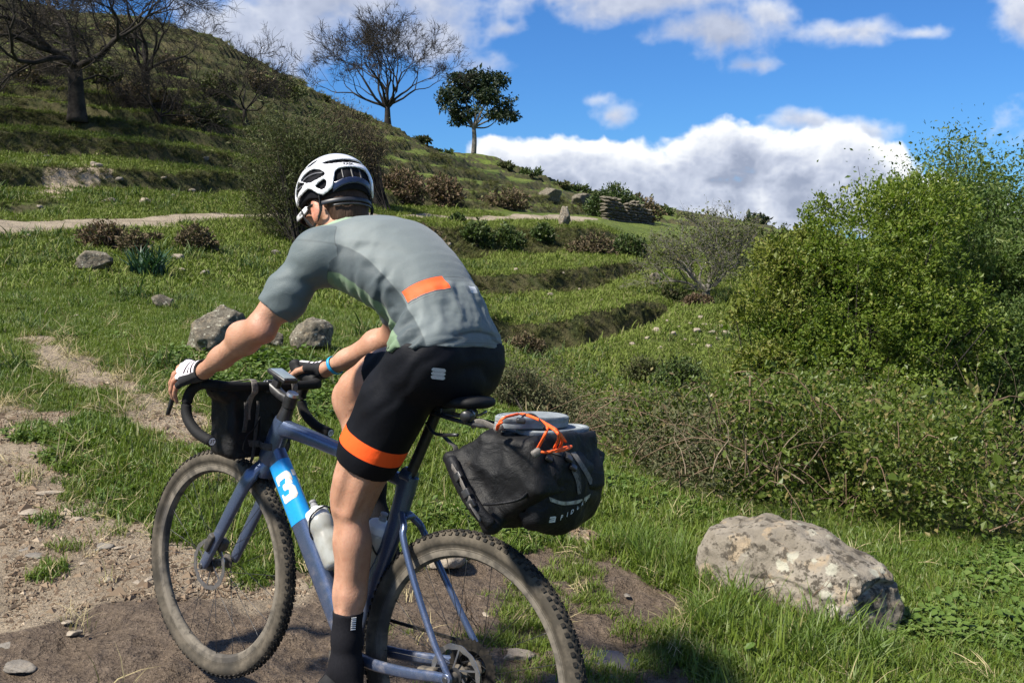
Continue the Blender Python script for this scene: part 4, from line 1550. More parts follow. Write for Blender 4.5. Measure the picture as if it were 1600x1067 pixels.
def leg_shape(f, s, g=0.0, thigh=True, shin=True):
    H, K, A = HIP[s], KNEE[s], ANK[s]
    tv = (K - H) / np.linalg.norm(K - H)
    sv = (A - K) / np.linalg.norm(A - K)
    fw = AR([sv[2], 0, -sv[0]])
    fw = fw if fw[0] > 0 else -fw                           # forward, square to the shin
    up = AR([-tv[2], 0, tv[0]])
    up = up if up[2] > 0 or up[0] > 0 else -up
    tf = np.cross(AR([0, 1., 0]), tv)
    tf = tf if tf @ AR([.6, 0, .8]) > 0 else -tf            # front of the thigh
    if thigh:
        f.chain([H + (-.01, .004 * s, -.005), H + (K - H) * .35 + tf * .010, H + (K - H) * .7 + tf * .008, K - tv * .035 + tf * .002], [.080 + g, .081 + g, .069 + g, .0575 + g], k=.03)
        f.ell(H + (K - H) * .62 + tf * .030, (.055 + g, .05 + g, .13 + g), np.stack([tf, [0, 1, 0], tv]), k=.04)
        f.ell(H + (K - H) * .55 - tf * .030, (.045 + g, .055 + g, .14 + g), np.stack([tf, [0, 1, 0], tv]), k=.04)
        f.ell(H + (-.016, .0, -.025), (.071 + g, .072 + g, .080 + g), k=.04)      # seat
    if shin:
        f.cone(K - tv * .04, K + sv * .03, .054 + g, .050 + g, k=.03)
        f.ell(K + fw * .022 + sv * .000, (.032 + g, .033 + g, .040 + g), np.stack([fw, [0, 1, 0], sv]), k=.022)
        f.chain([K + sv * .02, K + sv * .13 - fw * .008, K + sv * .27 - fw * .006, A - sv * .07, A], [.0430 + g, .0435 + g, .0385 + g, .0315 + g, .0320 + g], k=.03)
        L_ = np.linalg.norm(A - K)
        f.ell(K + sv * .150 - fw * .025 + AR([0, .015 * s, 0]), (.027 + g, .027 + g, .095 + g), np.stack([fw, [0, 1, 0], sv]), k=.016)
        f.ell(K + sv * .175 - fw * .022 - AR([0, .016 * s, 0]), (.028 + g, .028 + g, .095 + g), np.stack([fw, [0, 1, 0], sv]), k=.016)
        f.cone(K + sv * .06 + fw * .030, A - sv * .03 + fw * .014, .016 + g, .014 + g, k=.025)     # shin bone edge
        for _a, _b, _r in ((K - tv * .15 + AR([0, .079 * s, 0]) - tf * .012, K + sv * .035 + AR([0, .065 * s, 0]) - fw * .016, .0150), (K + sv * .07 + AR([0, .060 * s, 0]) + fw * .004, K + sv * .30 + AR([0, .048 * s, 0]) - fw * .004, .0125)):
            f.cone(_a, _b, _r, _r, k=.016, op='s')
        # tendons behind the knee
        for q in (.032, -.030):
            f.cone(K - tv * .12 - tf * .040 + AR([0, q, 0]), K + sv * .050 - fw * .034 + AR([0, q * .95, 0]), .0125 + g, .0105 + g, k=.014)
        ft = AR([.80, .02 * s, -.60]) if s > 0 else AR([.93, -.02, -.36])
        f.cone(A, A + ft * .10 + AR([0, 0, -.045]), .031 + g, .024 + g, k=.03)
        f.cone(A, A - fw * .025 + sv * .045, .032 + g, .027 + g, k=.03)


def torso_shape(f, g=0.0):
    f.loft(SPINE, SPA + g, SPB + g, k=.03)
    for s in (1, -1):
        f.cone((.48, .120 * s, .995), (.33, .108 * s, .950), .066 + g, .050 + g, k=.05)       # back muscle down from the armpit
        f.ell((.445, .085 * s, 1.045), (.075 + g, .055 + g, .045 + g), k=.05)                # shoulder blade
        f.cone((.515, .155 * s, 1.005), (.575, .045 * s, 1.062), .050 + g, .040 + g, k=.04)   # trapezius
    f.cone((.50, 0, 1.02), (.575, 0, 1.055), .075 + g, .058 + g, k=.05)


def head_shape(f):
    f.ell(hp(-.012, 0, .032), (.098, .076, .090), HR, k=.02)
    f.ell(hp(.030, 0, -.040), (.064, .058, .078), HR, k=.03)
    for s in (1, -1):
        f.cone(hp(-.004, .052 * s, -.045), hp(.064, .022 * s, -.104), .022, .018, k=.025)
        f.ell(hp(.064, .046 * s, -.022), (.024, .024, .020), HR, k=.02)
        f.ell(hp(.098, .032 * s, .004), (.018, .017, .012), HR, k=.012, op='s')
        f.ell(hp(.078, .032 * s, .004), (.013, .013, .012), HR, k=.003)
        # ears
        eR = np.stack([HX * .96 + HY * .28 * s, HY * s * .96 - HX * .28, HZ])
        f.ell(hp(-.016, .079 * s, -.034), (.019, .0085, .033), eR, k=.006)
        f.ell(hp(-.010, .088 * s, -.030), (.009, .0065, .020), eR, k=.005, op='s')
        f.ell(hp(-.008, .077 * s, -.062), (.009, .007, .010), eR, k=.005)
    f.ell(hp(.068, 0, -.105), (.022, .024, .018), HR, k=.02)
    f.cone(hp(.090, 0, .010), hp(.112, 0, -.028), .0085, .0125, k=.012)
    f.ell(hp(.080, 0, .022), (.016, .050, .012), HR, k=.015)
    f.ell(hp(.093, 0, -.061), (.010, .023, .0055), HR, k=.006)
    f.ell(hp(.091, 0, -.071), (.010, .021, .006), HR, k=.006)
    f.cone(hp(-.030, 0, -.030), (.565, 0, 1.045), .056, .060, k=.035)
    for s in (1, -1):
        f.cone(hp(-.015, .045 * s, -.045), (.575, .03 * s, 1.03), .022, .026, k=.02)


# ---- skin
def skin_material():
    m, q, b = new_mat('skin')
    tcn = q.n('ShaderNodeTexCoord').outputs['Object']
    n1 = q.noise(tcn, 7, 4, .6)
    n2 = q.noise(tcn, 60, 4, .6)
    c = q.mix(q.ss(n1, .35, .68), (.375, .195, .122), (.455, .255, .172))
    c = q.mix(q.m('MULTIPLY', q.ss(n2, .46, .75), .55), c, (.32, .142, .090))
    red = q.n('ShaderNodeAttribute', attribute_name='red').outputs['Fac']
    c = q.mix(q.m('MULTIPLY', red, .55), c, (.50, .17, .11))
    setb(q, b, col=c, rough=.48, spec=.4, sss=.12)
    b.inputs['Subsurface Radius'].default_value = (.012, .004, .002)
    b.inputs['Subsurface Scale'].default_value = .5
    bn = q.n('ShaderNodeBump', {'Strength': .45, 'Distance': .003, 'Height': q.m('ADD', q.noise(tcn, 150, 5, .7), q.m('MULTIPLY', q.noise(q.v('MULTIPLY', tcn, (1, 1, .35)), 40, 3, .6), .8))})
    setb(q, b, nrm=bn.outputs[0])
    return m


M_SKIN = skin_material()
f = Field((-.04, -.34, -.24), (1.08, .34, 1.27), .0050)
torso_shape(f, -.004)
for s in (1, -1):
    arm_shape(f, s)
    leg_shape(f, s)
head_shape(f)
for s in (1, -1):
    hand_shape(f, s)
V, F = f.mesh()
V = relax(V, F, 1, .4)
red = np.zeros(len(V))
for s in (1, -1):
    red = np.maximum(red, sstep(-np.linalg.norm((V - hp(-.014, .082 * s, -.034)) / AR([.03, .018, .036]), axis=1), -1.2, -.6))
    red = np.maximum(red, .6 * sstep(-np.linalg.norm(V - ELB[s] - (-.02, 0, -.02), axis=1), -.06, -.02))
    for j in range(4):
        red = np.maximum(red, .5 * sstep(-np.linalg.norm(V - mir(FING[j][1], s), axis=1), -.018, -.006))
del f
body = mesh_np('body', V - P0, F, M_SKIN, rider, attrs=dict(red=red))

# ---- jersey
def spine_coords(V):
    """position along the spine (0 seat .. 1 shoulders) and angle round it: 0 on the back, +90 the left flank"""
    best = np.full(len(V), 9.)
    T, PH = np.zeros(len(V)), np.zeros(len(V))
    for i in range(len(SPINE) - 1):
        p, e = SPINE[i], SPINE[i + 1] - SPINE[i]
        n = np.linalg.norm(e)
        t = (V - p) @ e / n ** 2
        tc = np.clip(t, 0 if i else -1.5, 1 if i < len(SPINE) - 2 else 2.5)
        w = V - p - tc[:, None] * e
        d = (w * w).sum(1)
        eu = e / n
        bk = AR([-eu[2], 0, eu[0]])
        ph = np.degrees(np.arctan2(w[:, 1], w @ bk))
        s = d < best
        best = np.where(s, d, best)
        T = np.where(s, SPT[i] + (SPT[i + 1] - SPT[i]) * tc, T)
        PH = np.where(s, ph, PH)
    return T, PH


f = Field((-.06, -.36, .64), (.74, .36, 1.18), .0046)
torso_shape(f, .006)
for s in (1, -1):
    arm_shape(f, s, .0045, fore=False)
    f.cone(SHO[s] + (ELB[s] - SHO[s]) * .45, ELB[s] + (WRI[s] - ELB[s]) * .1, .0475, .0415, k=.02)
# cuts: hem, sleeve ends, collar
for s in (1, -1):
    f.ell(HIP[s] + (-.016, .0, -.025), (.0800, .0810, .0890), k=.04)
    if s > 0:
        f.cone(HIP[s] + (-.01, .004, -.005), HIP[s] + (KNEE[s] - HIP[s]) * .35, .0885, .0895, k=.03)
HEMN = AR([.20, 0, .98])
f.cut(HEMN, AR([.12, 0, .808]))
for s in (1, -1):
    a = SHO[s] + (ELB[s] - SHO[s]) * .76
    n = (SHO[s] - ELB[s]) / np.linalg.norm(SHO[s] - ELB[s])
    a_, b_ = f._box(AR([.46, .20 if s > 0 else -.40, .6]), AR([.8, .40 if s > 0 else -.20, .95]))
    sl = tuple(slice(a_[i], b_[i]) for i in range(3))
    d = -((f.pts(a_, b_) - a) @ n)
    f.G[sl] = np.maximum(f.G[sl], d)
f.cut(AR([-.80, 0, -.60]), AR([.598, 0, 1.060]))
V, F = f.mesh()
V = relax(V, F, 2, .45)
N = vnormals(V, F)
T, PH = spine_coords(V)
arm = np.zeros(len(V))
for s in (1, -1):
    e = ELB[s] - SHO[s]
    t = np.clip((V - SHO[s]) @ e / (e @ e), 0, 1.2)
    dist = np.linalg.norm(V - SHO[s] - t[:, None] * e, axis=1)
    arm = np.maximum(arm, sstep(-dist + .078, -.02, .01) * sstep(t, -.02, .22))
# folds: gathered cloth on the flank, full pockets low on the back, pulls at the armpit and sleeve
ap = np.abs(PH)
fl = sstep(ap, 66, 84) * (1 - sstep(ap, 125, 150)) * sstep(T, .08, .14) * (1 - sstep(T, .72, .86)) * (1 - arm)
warp = fbm(T * 9, PH / 22, oct=3, seed=81)
ridge = np.sin((T * 58 + ap * .13 + warp * 7.0)) * (.5 + .8 * vnoise(T * 14, PH / 16, seed=82))
amp = .0060 * (1 - sstep(T, .22, .62)) + .0020
V = V + N * (fl * ridge * amp)[:, None]
pk = (1 - sstep(T, .34, .40)) * (1 - sstep(ap, 66, 78)) * sstep(T, .10, .17)
V = V + N * (pk * (.004 + .016 * (fbm(T * 8 + 3, PH / 26, oct=3, seed=84) - .45)))[:, None]
V = V + N * (.0022 * pk * np.sin(PH * .22 + warp * 5) * sstep(T, .1, .2))[:, None]
rim = np.exp(-((T + ap * ap * .0000105 - .150) / .016) ** 2) * (1 - sstep(ap, 64, 74))
V = V - N * (.0025 * rim)[:, None]
wr = (1 - sstep(ap, 80, 100)) * sstep(T, .5, .6) * (1 - arm)
V = V + N * (.0016 * sstep(np.abs(PH), 25, 60) * wr * np.sin(T * 40 - np.abs(PH) * .25 + warp * 4))[:, None]
sl_ = arm * np.sin(V[:, 2] * 150 + V[:, 0] * 60 + fbm(V[:, 0] * 18, V[:, 2] * 18, V[:, 1] * 18, oct=2, seed=88) * 9) * .0010
V = V + N * sl_[:, None]


def jersey_material():
    m, q, b = new_mat('grey_green_jersey')
    A = lambda n: q.n('ShaderNodeAttribute', attribute_name=n).outputs['Fac']
    tcn = q.n('ShaderNodeTexCoord').outputs['Object']
    T_, P_, AM, CO = A('along'), A('around'), A('arm'), A('pale')
    ab = q.m('ABSOLUTE', P_)
    edge = lambda x, e, w=.8: q.ss(x, e - w, e + w)
    base = q.mix(q.noise(tcn, 260, 2, .5), (.128, .152, .154), (.148, .174, .176))
    sleeve = q.mix(q.noise(tcn, 260, 2, .5), (.082, .106, .112), (.102, .126, .131))
    dark = q.mix(q.noise(tcn, 300, 2, .5), (.046, .062, .070), (.064, .082, .088))
    green = q.mix(q.noise(tcn, 26, 3, .6), (.115, .185, .105), (.175, .245, .150))
    # side panels widen upwards; the green strip runs below them
    e1 = q.m('ADD', 70.0, q.m('ADD', q.m('MULTIPLY', q.ss(T_, .08, .36), 11.5), q.m('MULTIPLY', q.ss(T_, .6, .85), 3.0)))
    d1 = q.m('SUBTRACT', ab, e1)
    c = q.mix(edge(d1, 0), base, dark)
    e2 = q.m('ADD', 105.0, q.m('MULTIPLY', q.ss(T_, .3, .15), -13.0))
    c = q.mix(edge(q.m('SUBTRACT', ab, e2), 0), c, green)
    c = q.mix(edge(q.m('SUBTRACT', ab, e2), 34), c, base)
    c = q.mix(q.ss(AM, .35, .40), c, sleeve)
    c = q.mix(q.m('MULTIPLY', CO, .8), c, (.27, .38, .25))
    lines = None

    def line(v, at_, w, keep):
        s_ = q.m('MULTIPLY', q.m('SUBTRACT', 1.0, q.ss(q.m('ABSOLUTE', q.m('SUBTRACT', v, at_)), w * .5, w)), keep)
        return s_
    pl = q.m('MULTIPLY', q.m('LESS_THAN', T_, .46), 1.0)
    sag = q.m('MULTIPLY', q.m('MULTIPLY', P_, P_), -.0000012)
    tp = q.m('ADD', T_, sag)                                # pocket lines bow upwards in the middle
    inl = q.m('MULTIPLY', q.m('GREATER_THAN', P_, 28.0), q.m('LESS_THAN', P_, 78.5))
    org = q.m('MULTIPLY', inl, q.m('MULTIPLY', q.ss(tp, .3355, .3375), q.m('SUBTRACT', 1.0, q.ss(tp, .3975, .3995))))
    c = q.mix(org, c, (.95, .105, .018))
    allb = q.m('LESS_THAN', ab, 70.0)
    hl = q.m('ADD', T_, q.m('MULTIPLY', q.m('MULTIPLY', P_, P_), .0000105))
    mid = q.m('LESS_THAN', q.m('ABSOLUTE', q.m('SUBTRACT', P_, 6.0)), 20.0)
    for v, at_, w, keep, st in ((tp, .3315, .0035, inl, .8), (tp, .319, .0025, inl, .5), (tp, .4005, .002, inl, .6), (tp, .392, .003, mid, .65), (tp, .380, .002, mid, .5), (P_, 27.0, .5, q.m('MULTIPLY', q.m('LESS_THAN', T_, .395), q.m('GREATER_THAN', T_, .16)), .3),
                                (hl, .155, .008, allb, .55), (T_, .118, .003, allb, .3), (AM, .37, .025, 1.0, .45), (d1, 0.0, .9, 1.0, .25)):
        ln = line(v, at_, w, keep)
        c = q.mix(q.m('MULTIPLY', ln, st), c, (.022, .028, .030))
    # small pale tag at the pocket
    tg = q.m('MULTIPLY', q.m('LESS_THAN', q.m('ABSOLUTE', q.m('SUBTRACT', P_, -18.0)), 6.5), q.m('LESS_THAN', q.m('ABSOLUTE', q.m('SUBTRACT', T_, .335)), .014))
    st3 = q.m('GREATER_THAN', q.m('FRACT', q.m('MULTIPLY', q.m('SUBTRACT', T_, .321), 107.0)), .30)
    c = q.mix(q.m('MULTIPLY', tg, q.m('MULTIPLY_ADD', st3, .5, .4)), c, (.55, .58, .62))
    setb(q, b, col=c, rough=.62, spec=.35, sheen=.12)
    wv = q.noise(tcn, 520, 2, .5)
    bn = q.n('ShaderNodeBump', {'Strength': .5, 'Distance': .0018, 'Height': wv})
    cr = q.noise(q.v('MULTIPLY', tcn, (1.0, 1.0, 1.0)), 24, 4, .55, .6)
    bn2 = q.n('ShaderNodeBump', {'Strength': .16, 'Distance': .010, 'Height': cr, 'Normal': bn.outputs[0]})
    setb(q, b, nrm=bn2.outputs[0])
    return m


_se = np.where(ap < 92, .872 - .0038 * (ap - 70), .788 + .0035 * (ap - 92))
arm = np.clip(np.minimum((T - _se) * 9.0, (ap - 67.5) / 9.0), -.37, .6) + .37
coll = sstep(V[:, 0] + V[:, 2] * .7, 1.268, 1.278) * (1 - arm) * (ap < 75)
mesh_np('jersey', V - P0, F, jersey_material(), rider, attrs=dict(along=T, around=PH, arm=arm, pale=coll))

# ---- shorts
f = Field((-.08, -.24, .36), (.70, .24, .92), .0046)
f.loft(SPINE[:7], SPA[:7] + .004, SPB[:7] + .004, k=.03)
for s in (1, -1):
    leg_shape(f, s, .0045, shin=False)
LEGEND = {}
for s in (1, -1):
    tv = (KNEE[s] - HIP[s]) / np.linalg.norm(KNEE[s] - HIP[s])
    L_ = np.linalg.norm(KNEE[s] - HIP[s])
    a = HIP[s] + tv * (.355 if s > 0 else .315)
    n = -tv + (AR([.10, 0, .02]) if s > 0 else AR([0, 0, 0]))
    n /= np.linalg.norm(n)
    LEGEND[s] = (a, n)
    a_, b_ = f._box(AR([-.1, .002 if s > 0 else -.3, .3]) if s > 0 else AR([.30, -.3, .3]), AR([.8, .3 if s > 0 else .002, .80]))
    sl = tuple(slice(a_[i], b_[i]) for i in range(3))
    f.G[sl] = np.maximum(f.G[sl], -((f.pts(a_, b_) - a) @ n))
f.cut(-HEMN, AR([.12, 0, .822]))
V, F = f.mesh()
V = relax(V, F, 2, .45)
N = vnormals(V, F)
wr = np.sin(V[:, 2] * 90 + V[:, 0] * 110 + 8 * fbm(V[:, 0] * 12, V[:, 2] * 12, V[:, 1] * 12, oct=2, seed=91)) * .0012
V = V + N * (wr * sstep(V[:, 2], .5, .7))[:, None]
band = np.full(len(V), -1.0)
for s in (1, -1):
    a, n = LEGEND[s]
    dl = (V - a) @ n
    sd = (V[:, 1] > .0) if s > 0 else (V[:, 1] < 0)
    out_ = (V[:, 1] - HIP[s][1]) * s
    bb = np.minimum(.0215 - np.abs(dl - .073), out_ + .030)
    band = np.where(sd, bb, band)


def shorts_material():
    m, q, b = new_mat('black_lycra_shorts')
    tcn = q.n('ShaderNodeTexCoord').outputs['Object']
    bd = q.n('ShaderNodeAttribute', attribute_name='band').outputs['Fac']
    c = q.mix(q.noise(tcn, 14, 3), (.0022, .0026, .0048), (.0040, .0046, .0075))
    c = q.mix(q.ss(bd, -.0006, .0006), c, (.95, .105, .018))
    setb(q, b, col=c, rough=.62, spec=.18, sheen=.0)
    bn = q.n('ShaderNodeBump', {'Strength': .3, 'Distance': .006, 'Height': q.noise(tcn, 30, 4, .6)})
    setb(q, b, nrm=bn.outputs[0])
    return m


shorts = mesh_np('shorts', V - P0, F, shorts_material(), rider, attrs=dict(band=band))


def on_surface(Vs, Ns, centre, view, pts2, right, up, lift=.0012):
    """flat lettering laid onto the nearest cloth along a direction"""
    o = []
    for x, y in pts2:
        p = centre + right * x + up * y
        w = Vs - p
        t = w @ view
        d2 = (w * w).sum(1) - t * t
        cand = d2 < .012 ** 2
        i = np.where(cand)[0]
        if not len(i):
            i = np.array([np.argmin(d2)])
        j = i[np.argsort(t[i])]
        j = j[t[j] < t[j[0]] + .02]
        w8 = np.exp(-d2[j] / .004 ** 2)
        dep = (t[j] * w8).sum() / w8.sum()
        o.append(p + view * (dep - lift))
    return np.array(o)


# the striped S badge on the hip
def badge_pts():
    rows = []
    W_, Hh_ = .030, .030
    for k, (ya, yb) in enumerate(((.0052, .0150), (-.0046, .0046), (-.0150, -.0052))):
        n = 10
        xs = np.linspace(-W_ / 2, W_ / 2, n)
        rnd = lambda x: .0035 * (np.maximum(0, np.abs(x) - W_ / 2 + .004) / .004) ** 2
        skew = (ya + yb) / 2
        up_ = [(x, yb - (rnd(x) if k == 0 or (k == 1 and x < 0) else rnd(x) * .6)) for x in xs]
        lo_ = [(x, ya + (rnd(x) if k == 2 or (k == 1 and x > 0) else rnd(x) * .6)) for x in xs]
        rows.append((up_, lo_))
    return rows


Vw = AR(BF) * 0
_vw = ray(685, 584)
_vw = AR([_vw @ BF, _vw @ BL, _vw @ BU])
_vw /= np.linalg.norm(_vw)
_c = bray(685, 584, .30)
_r = np.cross(_vw, AR([0, 0, 1.]))
_r /= np.linalg.norm(_r)
_u = np.cross(_r, _vw)
bd_ = MB()
for up_, lo_ in badge_pts():
    P = on_surface(V, N, _c, _vw, up_ + lo_, _r * 1.15, _u * .92)
    n = len(up_)
    bd_.add(P, [[i, n + i, n + i + 1, i + 1] for i in range(n - 1)])
bd_.build('badge', pmat('silver_print', (.62, .63, .62), (.40, .41, .40), 900, .5, detail=1), shorts, P0)

# ---- socks, shoes
M_SOCK = pmat('black_knit', (.0045, .0045, .007), (.008, .008, .011), 220, .85, spec=.2, bump=.4, bscale=500)
for s in (1, -1):
    f = Field(np.minimum(KNEE[s], ANK[s]) - .12, np.maximum(KNEE[s], ANK[s]) + .12, .0042)
    leg_shape(f, s, .0032, thigh=False)
    sv = (ANK[s] - KNEE[s]) / np.linalg.norm(ANK[s] - KNEE[s])
    f.cut(sv, ANK[s] - sv * (.146 if s > 0 else .185))
    V, F = f.mesh()
    V = relax(V, F, 2)
    sk = mesh_np('sock', V - P0, F, M_SOCK, rider)
    # little white bar print at the back edge
    pr = MB()
    fw = AR([-sv[2], 0, sv[0]])
    fw = fw if fw[0] > 0 else -fw
    for i in range(7):
        cpt_ = ANK[s] - sv * (.140 - .0052 * i if s > 0 else .172 - .0052 * i)
        dirv = -fw * .93 + AR([0, .36, 0])
        dirv /= np.linalg.norm(dirv)
        dd = (V - cpt_) @ dirv
        near = np.linalg.norm((V - cpt_) - dd[:, None] * dirv, axis=1) < .008
        r_ = dd[near].max() if near.any() else .036
        pr.box(cpt_ + dirv * (r_ + .0003), (.0012, .013, .0024), dirv, np.cross(sv, dirv), sv)
    pr.build('sock_print', M_WHITE, sk, P0, False)
    f = Field(ANK[s] - .2, ANK[s] + .22, .0045)
    ped = (CRL if s > 0 else CRR) + AR([0, .118 * s, .022])
    toe = ped + AR([.085, 0, -.028 if s > 0 else .0])
    heel = ANK[s] - AR([.045, 0, .065])
    heel[1] = ANK[s][1]
    f.chain([heel, ped, toe], [.034, .040, .030], k=.03)
    f.cone(ANK[s] + (0.0, 0, -.02), ped + (.02, 0, .02), .040, .032, k=.03)
    V, F = f.mesh()
    mesh_np('shoe', relax(V, F, 2) - P0, F, pmat('black_shoe', (.012, .012, .013), (.02, .02, .022), 40, .5), rider)

# ---- gloves
def glove_material(s):
    m, q, b = new_mat('white_and_black_glove')
    A = lambda n: q.n('ShaderNodeAttribute', attribute_name=n).outputs['Fac']
    tcn = q.n('ShaderNodeTexCoord').outputs['Object']
    c = q.mix(q.noise(tcn, 60, 3), (.74, .68, .73), (.82, .77, .80))
    stp = q.m('MULTIPLY', q.m('MULTIPLY', q.m('GREATER_THAN', q.m('FRACT', q.m('MULTIPLY', A('reach'), 5.6)), .50), q.m('LESS_THAN', A('reach'), .80)), q.m('GREATER_THAN', A('top'), -.0155))
    c = q.mix(stp, c, (.020, .010, .018))
    c = q.mix(q.ss(A('side'), -.001, .001), c, (.010, .010, .012))
    setb(q, b, col=c, rough=.75, spec=.2, sheen=.1)
    bn = q.n('ShaderNodeBump', {'Strength': .3, 'Distance': .002, 'Height': q.noise(tcn, 160, 3, .6)})
    setb(q, b, nrm=bn.outputs[0])
    return m


for s in (1, -1):
    f = Field(np.minimum(WRI[s], mir(FING[0][1], s)) - .07, np.maximum(WRI[s], mir(FING[0][1], s)) + .07, .0027)
    hand_shape(f, s, .0022, fingers=1)
    f.cone(WRI[s] + (ELB[s] - WRI[s]) * .03, WRI[s] + (mir(FING[1][0], s) - WRI[s]) * .3, .028, .0245, k=.012)
    ax = mir(FING[1][0], s) - WRI[s]
    al = np.linalg.norm(ax)
    ax /= al
    f.cut(ax, WRI[s] + ax * .012)
    n2 = AR([.85, 0, -.5])
    f.cut(-n2 / np.linalg.norm(n2), mir(FING[1][0], s) + n2 * .022 + AR([0, 0, 0]))
    V, F = f.mesh()
    V = relax(V, F, 1)
    reach = ((V - WRI[s]) @ ax) / al
    lat = AR([-.25, s * .80, -.55])                         # towards the little finger
    lat -= ax * (lat @ ax)
    lat /= np.linalg.norm(lat)
    dors = np.cross(ax, lat) * (1 if s > 0 else -1)
    dors = dors if dors[2] > -.2 else -dors
    w = V - WRI[s]
    la, do = w @ lat, w @ dors
    slope = .012 + .012 * reach
    side = np.maximum(la - slope - .012 * (reach > .0), -do - .012)
    side = np.maximum(side, (.16 - reach) * .05)
    if s < 0:
        side = np.maximum(side, .004 - do)
    mesh_np('glove', V - P0, F, glove_material(s), rider, attrs=dict(reach=reach, top=-la + .012, side=side))
# blue wristband on the right wrist
a = WRI[-1] + (ELB[-1] - WRI[-1]) * .10
ax = (ELB[-1] - WRI[-1]) / np.linalg.norm(ELB[-1] - WRI[-1])
lt = AR([0, .95, .3]) - ax * (AR([0, .95, .3]) @ ax)
lt /= np.linalg.norm(lt)
bn_ = np.cross(ax, lt)
th = np.linspace(0, 2 * np.pi, 40, endpoint=False)
MB().sweep(a + .0335 * np.cos(th)[:, None] * lt + .0290 * np.sin(th)[:, None] * bn_, .0018, .0062, ref=ax, n=8, closed=True).build('wristband', pmat('blue_silicone', (.015, .33, .62), (.012, .26, .52), 30, .45), rider, P0)

# ---- hair
M_HAIR, q_, b_h = new_mat('dark_brown_hair')
tcn = q_.n('ShaderNodeTexCoord').outputs['Object']
strd = q_.noise(q_.v('MULTIPLY', tcn, (190, 190, 16)), 1.0, 4, .6)
setb(q_, b_h, col=q_.mix(strd, (.012, .0065, .004), (.075, .040, .024)), rough=.6, spec=.2)
setb(q_, b_h, nrm=q_.n('ShaderNodeBump', {'Strength': .9, 'Distance': .004, 'Height': strd}).outputs[0])
f = Field(HC - .19, HC + .16, .0036)
f.ell(hp(-.018, 0, .026), (.099, .0815, .094), HR, k=.02)
f.ell(hp(-.060, 0, -.035), (.046, .060, .058), HR, k=.03)
f.ell(hp(-.056, 0, -.088), (.034, .050, .040), HR, k=.03)
for s in (1, -1):
    f.ell(hp(.018, .070 * s, -.018), (.010, .012, .030), HR, k=.012)
f.cut(-HX * .85 + HZ * .35, hp(.022, 0, .01))
for s in (1, -1):
    f.ell(hp(-.013, .092 * s, -.038), (.025, .027, .036), HR, k=.006, op='s')
V, F = f.mesh()
V = relax(V, F, 2)
N = vnormals(V, F)
V = V + N * ((fbm(V[:, 0] * 60, V[:, 1] * 60, V[:, 2] * 14, oct=3, seed=95) - .5) * .008)[:, None]
mesh_np('hair', V - P0, F, M_HAIR, rider)

# ---- helmet
E_C, E_R = AR([.002, 0, .030]), AR([.138, .104, .110])
LOW = [(-6, -6), (30, -9), (49, -13), (57, -11.5), (68.5, -7), (87.6, -5.5), (106, -2.2), (115, -7), (121.6, -13.3), (130.7, -18.5), (138.5, -16), (146.2, -11.2), (149.5, 0.6), (152, 13), (156, 17.5), (164, 19.0), (172, 19.6), (186, 20)]
VENTS = [[(82.8, 17.5), (92.0, 23.4), (104.5, 26.3), (117.2, 25.8), (127.2, 21.8), (134.0, 15.2), (134.4, 11.2), (124.3, 8.4), (112.4, 6.8), (103.8, 9.0), (93.2, 14.0)],
         [(64, 20.5), (76, 15.5), (97.0, 8.6), (89.5, 4.6), (76.3, 1.2), (62, -4.5), (55, -6.0), (52, 2), (57, 13)],
         [(122.5, -2.9), (128.6, 0.4), (135.8, 3.2), (138.1, -0.5), (137.6, -5.0), (135.0, -8.2), (130.9, -9.0), (126.9, -6.3)],
         [(136, 34.6), (146, 37.0), (160, 37.6), (182, 37.6), (182, 29.0), (168.3, 28.6), (151.2, 28.6), (143, 31.0)],
         [(30, 6), (46, 3), (48, 18), (40, 34), (24, 40), (20, 22)],
         [(-8, 12), (8, 12), (10, 44), (-10, 44)],
         [(60, 44), (84, 36), (112, 38), (128, 46), (112, 52), (84, 50)]]


LOW = [(a_ + (4 if a_ > 45 else 0), e_) for a_, e_ in LOW]
for _k, _g in ((0, 1.16), (1, 1.06), (2, 1.22)):
    _c = np.mean(VENTS[_k], 0)
    VENTS[_k] = [tuple(_c + (AR(v_) - _c) * _g + AR([4, 0])) for v_ in VENTS[_k]]


def shell_fn(P, grow, thick):
    q = ((P - HC) @ HMR.T) - E_C
    r = E_R + grow
    m = np.linalg.norm(q / r, axis=-1)
    g2 = np.linalg.norm(q / (r * r), axis=-1) + 1e-9
    d = m * (m - 1) / g2
    az = np.abs(np.degrees(np.arctan2(q[..., 1], q[..., 0])))
    el = np.degrees(np.arcsin(np.clip(q[..., 2] / r[2] / np.maximum(m, 1e-6), -1, 1)))
    return d, az, el


f = Field(HC - .17, HC + .18, .0028)
P = f.pts((0, 0, 0), f.shape)
d, az, el = shell_fn(P, 0, 0)
sel = np.abs(d + .004) < .016
Q = np.stack([az[sel] * np.cos(np.radians(np.clip(el[sel], -30, 70))), el[sel]], -1)


def flat(L_):
    return [(a_ * math.cos(math.radians(e_)), e_) for a_, e_ in L_]


